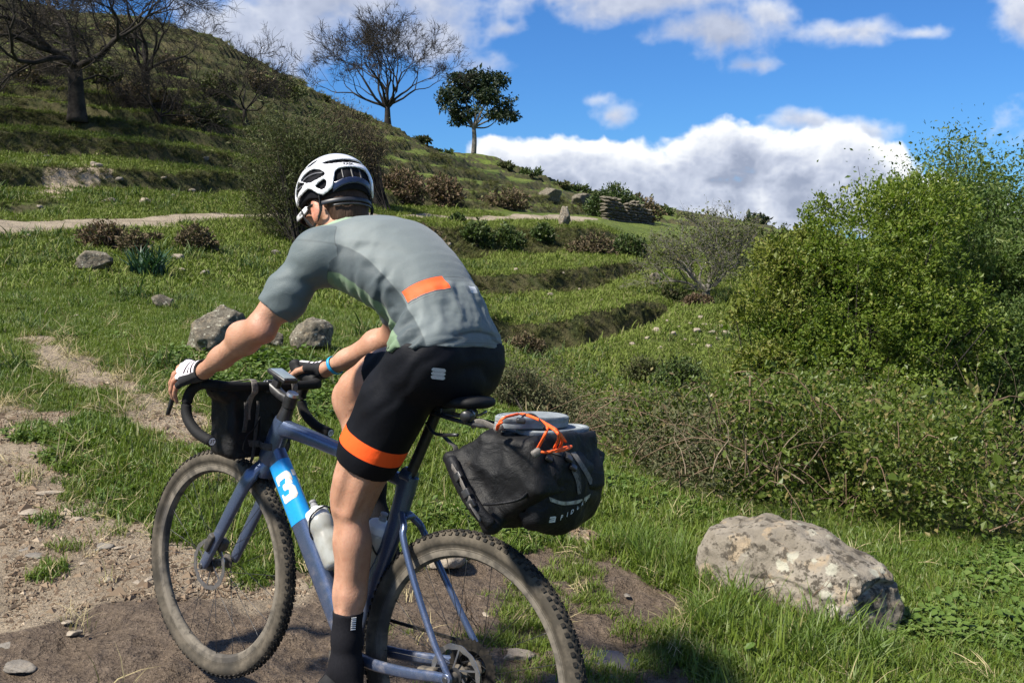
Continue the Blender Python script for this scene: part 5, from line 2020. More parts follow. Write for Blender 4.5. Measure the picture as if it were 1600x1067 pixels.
lowz = np.interp(az[sel], [a_ for a_, _ in LOW], [e_ for _, e_ in LOW])
cutd = (lowz - el[sel]) * .0019
for vt in VENTS:
    pd_ = poly_sdf(Q, flat(vt)) * .0019
    pdr = pd_ - .0
    cutd = np.maximum(cutd, -pdr)
sh = np.maximum(np.abs(d[sel] + .0028) - .0028, cutd)
f.G[...] = .05
f.G[sel] = sh
V, F = f.mesh()
M_HELM = pmat('glossy_white_shell', (.70, .70, .73), (.68, .68, .71), 10, .22, coat=.5)
helm = bpy.data.objects.new('helmet', None)
helm.empty_display_size = .1
link(helm, rider)
helm['label'] = 'white road helmet with large black vents'
mesh_np('helmet_shell', relax(V, F, 3, .5) - P0, F, M_HELM, helm)
f = Field(HC - .17, HC + .18, .0032)
P = f.pts((0, 0, 0), f.shape)
d, az, el = shell_fn(P, -.0085, 0)
low2 = np.interp(az, [0, 49, 70, 106, 131, 150, 180], [-13, -19, -17, -17, -24, -19, -15])
rib = .002 * sstep(np.abs(np.sin(np.radians(az * 9))), .75, .95) * (el > 0)
f.G = np.maximum(d - rib, (low2 - el) * .0017).astype(np.float32)
# ribs bridging the vents
for a_ in (99, 116, 74, 168, 192 - 24):
    pass
V, F = f.mesh()
mesh_np('helmet_liner', relax(V, F, 2) - P0, F, pmat('black_foam', (.006, .006, .008), (.010, .010, .013), 60, .85, spec=.12), helm)


def on_helm(az_, el_, gr=0.0):
    a_, e_ = math.radians(az_), math.radians(el_)
    q = AR([math.cos(e_) * math.cos(a_), math.cos(e_) * math.sin(a_), math.sin(e_)]) * (E_R + gr) + E_C
    return hm(*q)


M_NAVY = pmat('dark_blue_shell', (.010, .016, .045), (.014, .022, .06), 20, .3, coat=.4)
f = Field(HC - .17, HC + .18, .0028)
P = f.pts((0, 0, 0), f.shape)
d, az, el = shell_fn(P, -.003, 0)
top_ = 4.0 - 9 * ((180 - az) / 30.0) ** 2
bot_ = -6.0 - 12 * ((180 - az) / 30.0) ** 2
f.G = np.maximum(np.maximum(np.abs(d + .004) - .004, np.maximum(el - top_, bot_ - el) * .0017), (150 - az) * .0017).astype(np.float32)
V, F = f.mesh()
mesh_np('rear_rim', relax(V, F, 2) - P0, F, M_NAVY, helm)
for az_l, el_l, w_ in (([86, 100, 116, 130], [16, 19.5, 19.5, 16.5], .0022), ([66, 78, 92], [12, 9, 8.6], .002), ([160, 160.5], [24, 1], .0032), ([176, 176], [24, 1], .0032), ([192, 192], [24, 1], .0032)):
    pth = spline([on_helm(a_, e_, -.006) for a_, e_ in zip(az_l, el_l)], 14)
    MB().sweep(pth, w_, n=8).build('vent_rib', pmat('grey_vent_rib', (.10, .10, .115), (.16, .16, .17), 40, .5) if w_ < .003 else M_BLACK, helm, P0)
# lettering on the back of the shell
V2, F3 = text_mesh('KASK', .0135, .0003)
cx = on_helm(172, 24.6)
lp = []
for x, y in V2:
    lp.append(on_helm(172 + math.degrees(x / .118) / math.cos(math.radians(24)), 24.6 + math.degrees(y / .125), .0008))
MB().add(np.array(lp), F3).build('lettering', M_BLACK, helm, P0, False)
# retention band, straps
bandp = []
for a_ in np.linspace(112, 248, 44):
    t = math.radians(a_)
    bandp.append(hp(.084 * math.cos(t) * 1.16 - .012, .086 * math.sin(t), -.026 - .018 * (math.cos(math.radians(a_ - 180)) > 0) * math.cos(math.radians(a_ - 180))))
MB().sweep(bandp, .010, .0028, ref=(0, 0, 1), n=10, ex=2.5).build('retention_band', pmat('black_band', (.010, .011, .016), (.016, .018, .026), 40, .45), helm, P0) if False else None
bb = np.array(bandp)
nrm = bb - HC
MB().sweep(bb, .0028, .0065, ref=HZ, n=10, ex=2.5).build('retention_band', pmat('black_band', (.010, .011, .016), (.016, .018, .026), 40, .45), helm, P0)
MB().sweep(bb[8:36] + HZ * -.014, .0022, .003, ref=HZ, n=8).build('retention_cable', M_BLACK, helm, P0)
for s in (1, -1):
    j = hp(.022, .076 * s, -.072)
    for a in (hp(.048, .088 * s, -.002), hp(-.060, .080 * s, -.012)):
        b = hp(-.008, .092 * s, -.062) if a is not None and (a - HC) @ HX < 0 else None
        pth = [a, a + (j - a) * .5 + HY * s * .006, j] if b is None else [a, hp(-.046, .080 * s, -.055), j]
        MB().sweep(spline(pth, 14), .0012, .0052, ref=np.cross(j - a, HY), n=8, ex=3).build('strap', M_RUBBER, helm, P0)
    MB().sweep(spline([j, hp(.050, .050 * s, -.118), hp(.055, 0, -.132)], 14), .0012, .0075, ref=HX, n=8, ex=3).build('strap', M_RUBBER, helm, P0)
# glasses
gl = bpy.data.objects.new('sunglasses', None)
gl.empty_display_size = .05
link(gl, rider)
for s in (1, -1):
    t0, t1 = hp(.012, .086 * s, -.014), hp(.098, .078 * s, -.004)
    tm = MB().sweep([t0, t0 + (t1 - t0) * .15, t0 + (t1 - t0) * .55, t1], [.0045, .0095, .0100, .0085], [.0020, .0026, .0028, .0028], ref=HY, n=12, ex=3).build('temple', M_WHITE, gl, P0)
    V2, F3 = text_mesh('KOO', .0115, .0004)
    dx = (t1 - t0) / np.linalg.norm(t1 - t0)
    cc = t0 + (t1 - t0) * .55 + HY * s * .0034
    up_ = HZ - dx * (HZ @ dx)
    MB().add(cc - dx * s * V2[:, :1] + up_ * V2[:, 1:], F3).build('lettering', M_BLACK, tm, P0, False)
    MB().sweep([t0, hp(-.010, .085 * s, -.016), hp(-.022, .083 * s, -.020)], .0025, n=8).build('temple_tip', M_BLACK, gl, P0)
lens = []
for t in np.linspace(-1, 1, 17):
    lens.append(hp(.116 - .028 * t * t, .080 * t, -.003 - .004 * abs(t)))
MB().sweep(lens, .0012, [.012 + .010 * (1 - abs(t) ** 3) for t in np.linspace(-1, 1, 17)], ref=HZ, n=10, ex=3).build('lens', pmat('dark_lens', (.012, .013, .016), (.016, .016, .02), 10, .08, coat=.6), gl, P0)

# ---------------------------------------------------------------- bags, computer, sandals
def cloth_black(name, c1=(.0042, .0043, .0048), c2=(.0085, .0085, .0095), dust=.35):
    m, q, b = new_mat(name)
    tcn = q.n('ShaderNodeTexCoord').outputs['Object']
    c = q.mix(q.ss(q.noise(tcn, 20, 5, .6), .35, .7), c1, c2)
    c = q.mix(q.m('MULTIPLY', q.ss(q.noise(tcn, 9, 6, .7, .4), .60, .78), dust), c, (.12, .10, .075))
    setb(q, b, col=c, rough=.60, spec=.28)
    h = q.m('ADD', q.noise(tcn, 14, 5, .6, .8), q.m('MULTIPLY', q.noise(tcn, 420, 2), .12))
    setb(q, b, nrm=q.n('ShaderNodeBump', {'Strength': .7, 'Distance': .012, 'Height': h}).outputs[0])
    return m


M_BAG = cloth_black('black_coated_fabric')
M_BAG2 = cloth_black('black_laminate', (.0036, .0040, .0056), (.0075, .0080, .0100), .25)
M_WEB = pmat('grey_webbing', (.105, .095, .085), (.17, .155, .14), 160, .75, bump=.4, bscale=700)
M_WEBD = pmat('dark_webbing', (.030, .028, .027), (.055, .05, .047), 160, .75, bump=.4, bscale=700)
M_CORD = pmat('orange_cord', (.95, .135, .022), (.80, .095, .015), 400, .6)
M_FOAM = pmat('grey_foam_rubber', (.215, .240, .255), (.165, .185, .198), 50, .75, bump=.3, bscale=240)


def strap(mb, pts, w, t, ref, n=14):
    return mb.sweep(spline(pts, n), t, w, ref=ref, n=8, ex=4)


def sdf_bag(f, seed, amp, freq, it=2):
    V, F = f.mesh()
    V = relax(V, F, it)
    N = vnormals(V, F)
    n = fbm(V[:, 0] * freq + seed, V[:, 1] * freq, V[:, 2] * freq, oct=4, seed=seed) - .5
    r = np.abs(fbm(V[:, 0] * freq * 1.3, V[:, 1] * freq * 1.3 + seed, V[:, 2] * freq * 1.3, oct=2, seed=seed + 3) - .5)
    return V + N * (n * amp + (.12 - r) * amp * .8)[:, None], F


# ---- handlebar bag: soft box hung under the bar in front of the head tube
HB0 = AR([.935, 0, .37])
hb = empty('handlebar_bag', bike_mat(HB0), 'black square handlebar bag strapped under the drop bars', 'bag')
f = Field((.82, -.19, .33), (1.06, .19, .63), .0042)


def rbox(c, h, r, sh=0.0):
    c, h = AR(c), AR(h)

    def fn(P):
        q = P - c
        q = np.stack([q[..., 0] - sh * q[..., 2], q[..., 1], q[..., 2]], -1)
        a = np.abs(q) - (h - r)
        return np.linalg.norm(np.maximum(a, 0), axis=-1) + np.minimum(a.max(-1), 0) - r
    return fn


f.put(rbox((.935, .004, .468), (.056, .118, .096), .020, .10), (.85, -.15, .35), (1.03, .15, .59), k=.01)
f.put(rbox((.945, .004, .565), (.052, .142, .022), .019), (.86, -.17, .53), (1.03, .17, .60), k=.014)
V, F = sdf_bag(f, 5, .007, 16)
mesh_np('bag_body', V - HB0, F, M_BAG, hb)
for wy in (.075, -.075):
    m_ = MB()
    strap(m_, [(.853, wy, .610), (.845, wy, .58), (.862, wy, .560), (.872, wy, .52), (.868, wy, .492)], .0115, .0013, (0, 1, 0))
    strap(m_, [(.853, wy, .610), (.868, wy, .6135), (.900, wy, .606), (.96, wy, .592)], .0115, .0013, (0, 1, 0))
    m_.build('bar_strap', M_WEB, hb, HB0)
m_ = MB()
strap(m_, [(.882, .030, .545), (.873, .036, .47), (.868, .040, .40), (.876, .040, .362), (.91, .038, .358)], .0065, .0012, (0, 1, 0))
m_.build('lower_strap', M_WEBD, hb, HB0)
m_ = MB()
th = np.linspace(-2.5, 2.5, 26)
m_.sweep(np.stack([.832 - .0345 * np.cos(th) + 0 * th, .0385 * np.sin(th), .418 + 0 * th], -1), .0013, .0105, ref=(0, 0, 1), n=8, ex=4)
for s in (1, -1):
    strap(m_, [(.86, .024 * s, .418), (.872, .05 * s, .418), (.880, .075 * s, .42)], .0105, .0012, (0, 0, 1))
m_.box((.797, -.020, .418), (.006, .022, .024), bev=.002)
m_.build('head_tube_strap', M_WEBD, hb, HB0)
MB().sweep(spline([(.868, .085, .545), (.862, .085, .50), (.866, .084, .455)], 8), .0014, .008, ref=(0, 1, 0), n=8).build('zip', M_WEBD, hb, HB0)
MB().sweep(spline([(.866, .03, .50), (.858, .052, .47), (.857, .08, .445), (.860, .086, .41), (.868, .07, .388)], 24), .0018, n=6).build('shock_cord', M_RUBBER, hb, HB0)

# ---- bike computer
CP0 = bray(447, 599, 0) + AR([0, 0, 0])
CP0 = AR([.815, .004, .632])
ce = empty('bike_computer', bike_mat(CP0), 'small grey bike computer mounted above the stem', 'computer')
X_, Z_ = AR([.96, 0, .28]), AR([-.28, 0, .96])
MB().box((0, 0, 0), (.088, .054, .015), X_, (0, 1, 0), Z_, bev=.005).build('case', M_BLACK, ce)
MB().box(Z_ * .0078, (.070, .044, .0016), X_, (0, 1, 0), Z_, bev=.0006).build('screen', pmat('grey_screen', (.20, .245, .27), (.23, .27, .29), 12, .16), ce)
for s in (1, -1):
    MB().lathe([(0, .0012), (.0032, .0012), (.0035, 0)], -X_ * .0385 + Z_ * .0075 + AR([0, .014 * s, 0]), Z_, 10).build('button', M_RUBBER, ce)
MB().box(AR([.022, 0, -.024]), (.03, .018, .036), X_, (0, 1, 0), Z_, bev=.005).build('mount', M_BLACK, ce)

# ---- rolled dry bag carried crosswise behind the saddle
DB0 = AR([-.09, .03, .40])
db = empty('dry_bag', bike_mat(DB0), 'black roll top dry bag hanging crosswise under the saddle', 'bag')
f = Field((-.30, -.30, .34), (.14, .32, .72), .005)
end_ = [(699, 720), (713, 694), (750, 676), (826, 692), (838, 770), (768, 822)]
POLY = AR([bray(x, y, .13)[[0, 2]] for x, y in end_])
PCEN = POLY.mean(0)


def bag_fn(P):
    w = P[..., 1]
    # the far part of the roll is fuller; the left end is pinched flat
    k = 1.0 + .10 * sstep(.13 - w, 0, .12)
    q = np.stack([(P[..., 0] - PCEN[0]) / k + PCEN[0], (P[..., 2] - PCEN[1]) / k + PCEN[1]], -1)
    d2 = poly_sdf(q.reshape(-1, 2), POLY).reshape(w.shape) + .020
    puff = .020 * sstep(-d2, 0, .09)
    dw = np.maximum(w - .105 - puff, -.12 - w)
    a = np.stack([np.maximum(d2, 0), np.maximum(dw, 0)], -1)
    return np.linalg.norm(a, axis=-1) + np.minimum(np.maximum(d2, dw), 0) - .024


f.put(bag_fn, (-.28, -.16, .34), (.13, .18, .72), k=.01)
f.cone(bray(705, 716, .13), bray(768, 818, .13), .020, .024, k=.025)
V, F = sdf_bag(f, 11, .030, 9)
mesh_np('bag_body', V - DB0, F, M_BAG, db)
roll = spline([bray(703, 716, .150), bray(718, 752, .162), bray(742, 792, .165), bray(768, 822, .150)], 26)
fold = MB().sweep(roll, [.014] + [.020] * 24 + [.016], [.010] + [.013] * 24 + [.010], n=14, ref=(.5, .8, 0), ex=2.5)
fold.build('rolled_end', M_BAG2, db, DB0)
lp = spline([bray(706, 728, .175), bray(718, 748, .185), bray(726, 765, .187), bray(733, 780, .187), bray(742, 797, .182), bray(752, 812, .172)], 20)
m_ = MB().sweep(lp, .0013, .0095, ref=(.6, 0, .8), n=8, ex=4)
m_.build('end_strap', M_WEB, db, DB0)
for t_ in (3, 9, 13):
    MB().box(lp[t_], (.020, .022, .010), lp[t_ + 1] - lp[t_], np.cross(lp[t_ + 1] - lp[t_], (0, 1, 0)), (0, 1, 0), bev=.003).build('buckle', M_BLACK, db, DB0)
m_ = MB().sweep(spline([bray(757, 788, .165), bray(782, 786, .175), bray(812, 780, .150), bray(828, 768, .12)], 16), .0035, .0065, ref=(0, 1, 0), n=8)
m_.build('seam_tape', M_BAG2, db, DB0)

# ---- harness with its own pouch behind the roll
SB0 = AR([-.17, -.08, .40])
sbg = empty('saddle_pack', bike_mat(SB0), 'black saddle pack with pale reflective strip and white lettering facing back', 'bag')
f = Field((-.34, -.36, .34), (.10, .20, .74), .005)
c_ = bray(868, 762, -.02)
f.loft([bray(842, 760, .05), bray(868, 762, -.03), bray(893, 757, -.12), bray(906, 756, -.18)], [.060, .082, .080, .052], [.102, .108, .088, .058], k=.03, lat=(1, 0, 0), ex=2.5)
f.cone(bray(905, 746, -.18), bray(922, 734, -.22), .046, .030, k=.025)
f.cone(bray(912, 738, -.20), bray(936, 717, -.245), .034, .010, k=.02)
f.cone(bray(828, 738, .055), bray(858, 740, .02), .026, .030, k=.015)
for px_, py_ in ((818, 790), (806, 815)):
    f.cone(bray(px_, py_, .10), bray(px_ + 4, py_ + 12, -.02), .010, .010, k=.012, op='s')
VP, FP = sdf_bag(f, 17, .028, 10)
mesh_np('bag_body', VP - SB0, FP, M_BAG2, sbg)


def on_pack(pts, lift=.0015, rad=.010):
    """points of the photograph dropped onto the pack's skin"""
    o = []
    d0 = AR([0, 0, CAMH]) - BO
    o0 = AR([d0 @ BF, d0 @ BL, d0 @ BU])
    for px, py in pts:
        d = ray(px, py)
        d = AR([d @ BF, d @ BL, d @ BU])
        d /= np.linalg.norm(d)
        w = VP - o0
        t = w @ d
        r2 = (w * w).sum(1) - t * t
        i = np.where(r2 < rad ** 2)[0]
        if not len(i):
            i = np.argsort(r2)[:3]
        i = i[t[i] < t[i].min() + .03]
        w8 = np.exp(-r2[i] / (.5 * rad) ** 2) + 1e-9
        o.append(o0 + d * ((t[i] * w8).sum() / w8.sum() - lift))
    return np.array(o)


def ribbon(px_top, px_bot, lift=.0018, sub=5):
    a = spline([(x, y, 0) for x, y in px_top], sub * len(px_top))[:, :2]
    b = spline([(x, y, 0) for x, y in px_bot], sub * len(px_bot))[:, :2]
    n = len(a)
    A, B_ = on_pack(a, lift), on_pack(b, lift)
    return np.concatenate([A, B_]), [[i, n + i, n + i + 1, i + 1] for i in range(n - 1)]


def on_pack_ribbon(name, top, bot, mat, lift=.0018):
    V_, F_ = ribbon(top, bot, lift)
    return MB().add(V_, F_).build(name, mat, sbg, SB0)


M_REFL = pmat('reflective_tape', (.34, .33, .31), (.22, .21, .195), 60, .42, metal=.25)
on_pack_ribbon('reflective_strip', [(858, 776), (880, 783), (905, 780), (923, 771)], [(860, 783), (880, 789), (905, 786), (921, 777)], M_REFL)
for x0, x1 in ((862, 868), (872, 882), (886, 897), (901, 910), (913, 919)):
    y = lambda x: np.interp(x, [858, 880, 905, 923], [778, 784.5, 781.5, 773])
    on_pack_ribbon('reflective_patch', [(x0, y(x0)), (x1, y(x1))], [(x0, y(x0) + 4.6), (x1, y(x1) + 4.6)], pmat('pale_reflective', (.50, .49, .46), (.36, .35, .33), 80, .4, metal=.2), .0032)
for top, bot, mt in (([(889, 703), (902, 722), (914, 741), (922, 757)], [(896, 701), (909, 720), (921, 739), (928, 754)], M_WEB), ([(880, 700), (892, 722), (902, 742), (906, 768)], [(886, 699), (898, 721), (907, 742), (909, 768)], M_WEBD),
                     ([(848, 696), (866, 702), (880, 706)], [(846, 702), (864, 708), (878, 712)], M_WEBD), ([(893, 735), (900, 752), (903, 772)], [(900, 733), (906, 750), (908, 771)], M_WEB)):
    on_pack_ribbon('strap', top, bot, mt, .0035)
for c in ((889, 716), (896, 730), (853, 694), (858, 716)):
    p = on_pack([c], .006)[0]
    MB().box(p, (.018, .020, .010), (.6, .6, .5), (-.5, .8, -.3), (-.6, .1, .75), bev=.003).build('buckle', M_BLACK, sbg, SB0)
fl_ = MB().sweep([bray(904, 726, -.17), bray(922, 720, -.215), bray(936, 713, -.245), bray(944, 709, -.262)], [.046, .040, .026, .004], [.012, .010, .007, .003], ref=(.6, -.8, 0), n=14, ex=2.6)
fl_.build('end_flap', M_BAG2, sbg, SB0)
# lettering round the lower back
M_PRINT = pmat('white_print', (.72, .73, .74), (.60, .61, .62), 60, .5)
base = [(858, 812), (876, 809), (893, 800), (907, 790), (920, 777), (928, 764)]
bl_ = spline([(x, y, 0) for x, y in base], 120)[:, :2]
arc_ = np.concatenate([[0], np.cumsum(np.linalg.norm(np.diff(bl_, axis=0), axis=1))])


def put_letters(V2, x0, k, hgt, slant=.25):
    o = []
    for x, y in V2:
        s = x0 + x * k * (1 if x0 < 20 else .85)
        c = AR([np.interp(s, arc_, bl_[:, 0]), np.interp(s, arc_, bl_[:, 1])])
        o.append((c[0] + slant * y * hgt, c[1] - y * hgt))
    return o


# emblem: a rounded striped 'a'
em = MB()
for pts, quad in (([(-.5, .5), (.30, .5), (.5, .32), (.5, .18), (-.5, .18)], None), ([(-.30, .08), (.5, .08), (.5, -.12), (-.5, -.12), (-.5, -.04)], None), ([(-.5, -.22), (.5, -.22), (.5, -.5), (-.32, -.5), (-.5, -.36)], None), ([(.28, .2), (.5, .2), (.5, -.3), (.28, -.3)], None)):
    P = on_pack(put_letters(AR(pts), 5.5, 10, 9.5), .0024)
    n = len(pts)
    em.add(P, [[0, i, i + 1] for i in range(1, n - 1)])
em.build('emblem', M_PRINT, sbg, SB0, False)
for i, (chx, x0) in enumerate(zip('PIDURA', (20, 30, 39, 50, 59, 67))):
    V2, F3 = text_mesh(chx, 1.0, .025)
    P = on_pack(put_letters(V2, x0, 9 if i < 3 else 7, 11 - i * .8, .2), .0024)
    MB().add(P, F3).build('lettering', M_PRINT, sbg, SB0, False)
# rail arms of the harness, knobs
m_ = MB()
m_.sweep(spline([(.20, .028, .632), (.10, .034, .628), (0.0, .045, .632), (-.08, .050, .655)], 14), .0055, n=8).sweep(spline([(.20, -.028, .632), (.10, -.034, .628), (0.0, -.045, .632), (-.10, -.050, .655)], 14), .0055, n=8)
m_.sweep(spline([(.21, .02, .60), (.15, .05, .585), (.06, .07, .60)], 10), .0045, n=8)
m_.build('harness_arm', M_BLACK, sbg, SB0)
MB().lathe([(0, -.032), (.0125, -.032), (.0145, -.028), (.0145, .028), (.0125, .032), (0, .032)], bray(733, 648, .03), (.35, -.93, .08), 18).build('saddle_clamp_knob', M_BLACK, sbg, SB0)
MB().lathe([(.0146, -.004), (.0150, -.004), (.0150, .010), (.0146, .010)], bray(733, 648, .03), (.35, -.93, .08), 18).build('clamp_ring', M_STEEL, sbg, SB0)
m_ = MB()
strap(m_, [bray(690, 678, .02), bray(702, 690, .04), bray(712, 700, .06), bray(706, 716, .08)], .008, .0016, (0, 1, 0))
m_.build('post_strap', M_WEBD, sbg, SB0)
m_ = MB()
strap(m_, [bray(735, 664, .03), bray(752, 660, .045), bray(772, 668, .07), bray(788, 676, .08)], .010, .0014, (0, .4, .9))
m_.build('top_strap', M_WEB, sbg, SB0)

# ---- sandals, soles together on top of the bags
def sandal(centre, ang, tilt, label):
    X = AR([math.cos(ang), math.sin(ang), 0])
    Y = AR([-math.sin(ang), math.cos(ang), 0])
    Z = AR([0, 0, 1.])
    X = X * math.cos(tilt) + Z * math.sin(tilt)
    Z = np.cross(X, Y)
    e = empty('sandal', bike_mat(centre), label, 'sandal', 'pair of sandals tied on the bags')
    n = 48
    out_ = []
    for t in np.arange(n) * 2 * np.pi / n:
        x = .112 * math.cos(t)
        wd = .046 * (1 + .16 * math.cos(t - .5)) * (1 - .10 * math.exp(-((x + .02) / .04) ** 2))
        y = wd * math.copysign(abs(math.sin(t)) ** .85, math.sin(t)) + .006 * math.cos(t)
        out_.append((x, y))
    out_ = AR(out_)
    lay = [(.94, 0), (1.0, .0015), (1.0, .0105), (.985, .012), (.985, .0135), (1.0, .015), (1.0, .024), (.95, .027), (.90, .0268), (.87, .0255), (.5, .0255), (.02, .0252)]
    V = np.concatenate([X * 0 + out_[:, :1] * s_ * X + out_[:, 1:] * s_ * Y + z * Z for s_, z in lay])
    L = len(lay)
    j = np.arange(n)
    k = (j + 1) % n
    F = np.concatenate([np.stack([a * n + j, a * n + k, (a + 1) * n + k, (a + 1) * n + j], -1) for a in range(L - 1)])
    auto_smooth(MB().add(V, F).build('sole', M_FOAM, e), 40)
    lg = MB()
    for r_ in (.013, .018):
        th = np.linspace(0, 2 * np.pi, 24, endpoint=False)
        lg.sweep((-.075 + r_ * np.cos(th))[:, None] * X + (r_ * np.sin(th))[:, None] * Y + Z * .0256, .0009, n=5, closed=True)
    lg.build('heel_mark', pmat('pale_mark', (.34, .37, .385), (.30, .33, .345), 40, .6), e)
    return e, X, Y, Z


def brayv(px, py, v):
    a, b = bray(px, py, .2), bray(px, py, -.3)
    t = (v - a[2]) / (b[2] - a[2])
    return a + (b - a) * t


s1c = AR([-.125, .004, .634])
sandal(AR([-.146, -.044, .626]), math.radians(74), math.radians(-2), 'grey foam sandal with ringed heel mark, the lower one, poking out at the back')
sandal(AR([-.120, .016, .653]), math.radians(-104), math.radians(1), 'grey foam sandal lying uppermost of the pair under the orange cord')

# ---- orange bungee cord over the sandals, with grey cord ends
cd = empty('bungee_cord', bike_mat(s1c), 'orange bungee cord criss-crossed over the grey sandals', 'cord')
zt = s1c[2] + .034


def cpx(L_, v):
    return [brayv(x, y, vv) for (x, y), vv in zip(L_, v)]


paths = [cpx([(777, 670), (784, 655), (800, 649), (818, 647), (842, 656), (862, 667), (873, 675), (884, 690)], [.655, .684, .690, .691, .691, .690, .680, .640]),
         cpx([(818, 647), (840, 655), (855, 665), (850, 682), (838, 704)], [.691, .692, .691, .670, .625]),
         cpx([(838, 706), (858, 706), (875, 701), (893, 697), (884, 702), (868, 705)], [.628, .63, .632, .630, .628, .626]),
         cpx([(855, 664), (868, 673), (876, 682), (878, 690), (874, 699)], [.692, .690, .672, .65, .632]),
         cpx([(862, 668), (872, 678), (872, 688), (866, 700)], [.691, .685, .66, .63]),
         cpx([(776, 672), (778, 664), (784, 660)], [.65, .67, .682])]
m_ = MB()
for p in paths:
    m_.sweep(spline(p, 26), .0033, n=8)
m_.build('cord', M_CORD, cd, s1c)
for c, w in (((838, 707), .626), ((779, 669), .655)):
    p = brayv(c[0], c[1], w)
    MB().box(p, (.022, .016, .016), (.5, .6, -.6), (.8, -.5, 0), (.3, .5, .8), bev=.005).build('cord_end', M_WEB, cd, s1c)
MB().sweep(spline(cpx([(812, 658), (820, 648), (834, 648), (846, 660), (850, 668)], [.689, .692, .694, .692, .690]), 20), .0026, n=8).build('black_loop', M_RUBBER, cd, s1c)
MB().box(brayv(814, 657, .690), (.02, .022, .012), (.7, .6, 0), (-.6, .7, 0), (0, 0, 1), bev=.004).build('hook', M_BLACK, cd, s1c)

# ---------------------------------------------------------------- rocks
def rock_material(name, c1, c2, lichen=.5, dark=.5, warm=.3, sc=1.0):
    m, q, b = new_mat(name)
    tcn = q.n('ShaderNodeTexCoord').outputs['Object']
    n1 = q.noise(tcn, 5 * sc, 6, .65)
    n2 = q.noise(tcn, 22 * sc, 6, .7)
    n3 = q.noise(tcn, 9 * sc, 4, .6, .5)
    c = q.mix(q.ss(n1, .35, .65), c1, c2)
    c = q.mix(q.m('MULTIPLY', q.ss(n3, .52, .66), warm), c, (.36, .26, .15))
    c = q.mix(q.m('MULTIPLY', q.ss(n2, .50, .60), dark), c, (.050, .042, .032))
    c = q.mix(q.m('MULTIPLY', q.ss(q.noise(tcn, 3.2 * sc, 5, .7, 1.2), .56, .66), dark * .9), c, (.07, .058, .044))
    vo = q.n('ShaderNodeTexVoronoi', {'Vector': q.v('ADD', tcn, q.v('MULTIPLY', q.noise(tcn, 30 * sc, 3, .6, out='Color'), (.05 / sc, .05 / sc, .05 / sc))), 'Scale': 11 * sc})
    sp = q.m('MULTIPLY', q.ss(vo.outputs['Distance'], .36, .27), q.ss(q.noise(tcn, 4 * sc, 3), .48, .60))
    c = q.mix(q.m('MULTIPLY', sp, lichen), c, (.36, .35, .28))
    vo2 = q.n('ShaderNodeTexVoronoi', {'Vector': tcn, 'Scale': 34 * sc})
    c = q.mix(q.m('MULTIPLY', q.m('MULTIPLY', q.ss(vo2.outputs['Distance'], .30, .18), q.ss(n1, .5, .6)), dark), c, (.04, .035, .028))
    setb(q, b, col=c, rough=.92, spec=.2)
    h = q.m('ADD', q.m('MULTIPLY', n2, .6), q.m('MULTIPLY', q.noise(tcn, 90 * sc, 5, .7), .3))
    setb(q, b, nrm=q.n('ShaderNodeBump', {'Strength': .9, 'Distance': .02 / sc, 'Height': h}).outputs[0])
    return m


M_ROCK = rock_material('lichened_granite', (.150, .130, .102), (.240, .212, .172), .85, .9, .45)
M_ROCKD = rock_material('dark_lichened_rock', (.085, .076, .058), (.165, .148, .115), .75, .9, .25, 2.2)
M_STONE = rock_material('pale_stone', (.235, .195, .150), (.315, .27, .215), .1, .35, .2, 4)
M_STONEG = rock_material('grey_stone', (.135, .122, .106), (.20, .18, .155), .1, .4, .1, 4)


def rock_mesh(r, seed, n=26, rough=.24, cuts=7, flat=.0):
    """uneven stone: a cube-sphere cut by planes and roughened; r = half sizes"""
    g_ = np.linspace(-1, 1, n)
    A, B = np.meshgrid(g_, g_, indexing='ij')
    one = np.ones_like(A)
    faces = [(A, B, one), (B, A, -one), (one, A, B), (-one, B, A), (B, one, A), (A, -one, B)]
    Vs, Fs = [], []
    i = np.arange(n - 1)[:, None] * n + np.arange(n - 1)[None]
    q = np.stack([i, i + n, i + n + 1, i + 1], -1).reshape(-1, 4)
    for k, f_ in enumerate(faces):
        Vs.append(np.stack(f_, -1).reshape(-1, 3))
        Fs.append(q + k * n * n)
    V, F = np.concatenate(Vs), np.concatenate(Fs)
    key = np.round(V * 500).astype(int)
    _, idx, inv = np.unique(key, axis=0, return_index=True, return_inverse=True)
    V, F = V[idx], inv.reshape(-1)[F]
    V = V / np.linalg.norm(V, axis=1)[:, None]
    rs = np.random.RandomState(seed)
    rad = np.ones(len(V))
    for _ in range(cuts):
        d = rs.normal(size=3)
        d /= np.linalg.norm(d)
        h = rs.uniform(.48, .88)
        c = V @ d
        rad = np.minimum(rad, np.where(c > .01, h / np.maximum(c, .01), 9))
    rad = np.minimum(rad, 1.0)
    P = V * rad[:, None]
    o = seed * 3.7
    rad2 = 1 + rough * (fbm(P[:, 0] * 1.6 + o, P[:, 1] * 1.6, P[:, 2] * 1.6, oct=4, seed=seed) - .5) * 2 - rough * .5 * np.abs(fbm(P[:, 0] * 4 + o, P[:, 1] * 4, P[:, 2] * 4, oct=3, seed=seed + 1) - .5)
    return P * rad2[:, None] * np.asarray(r), F


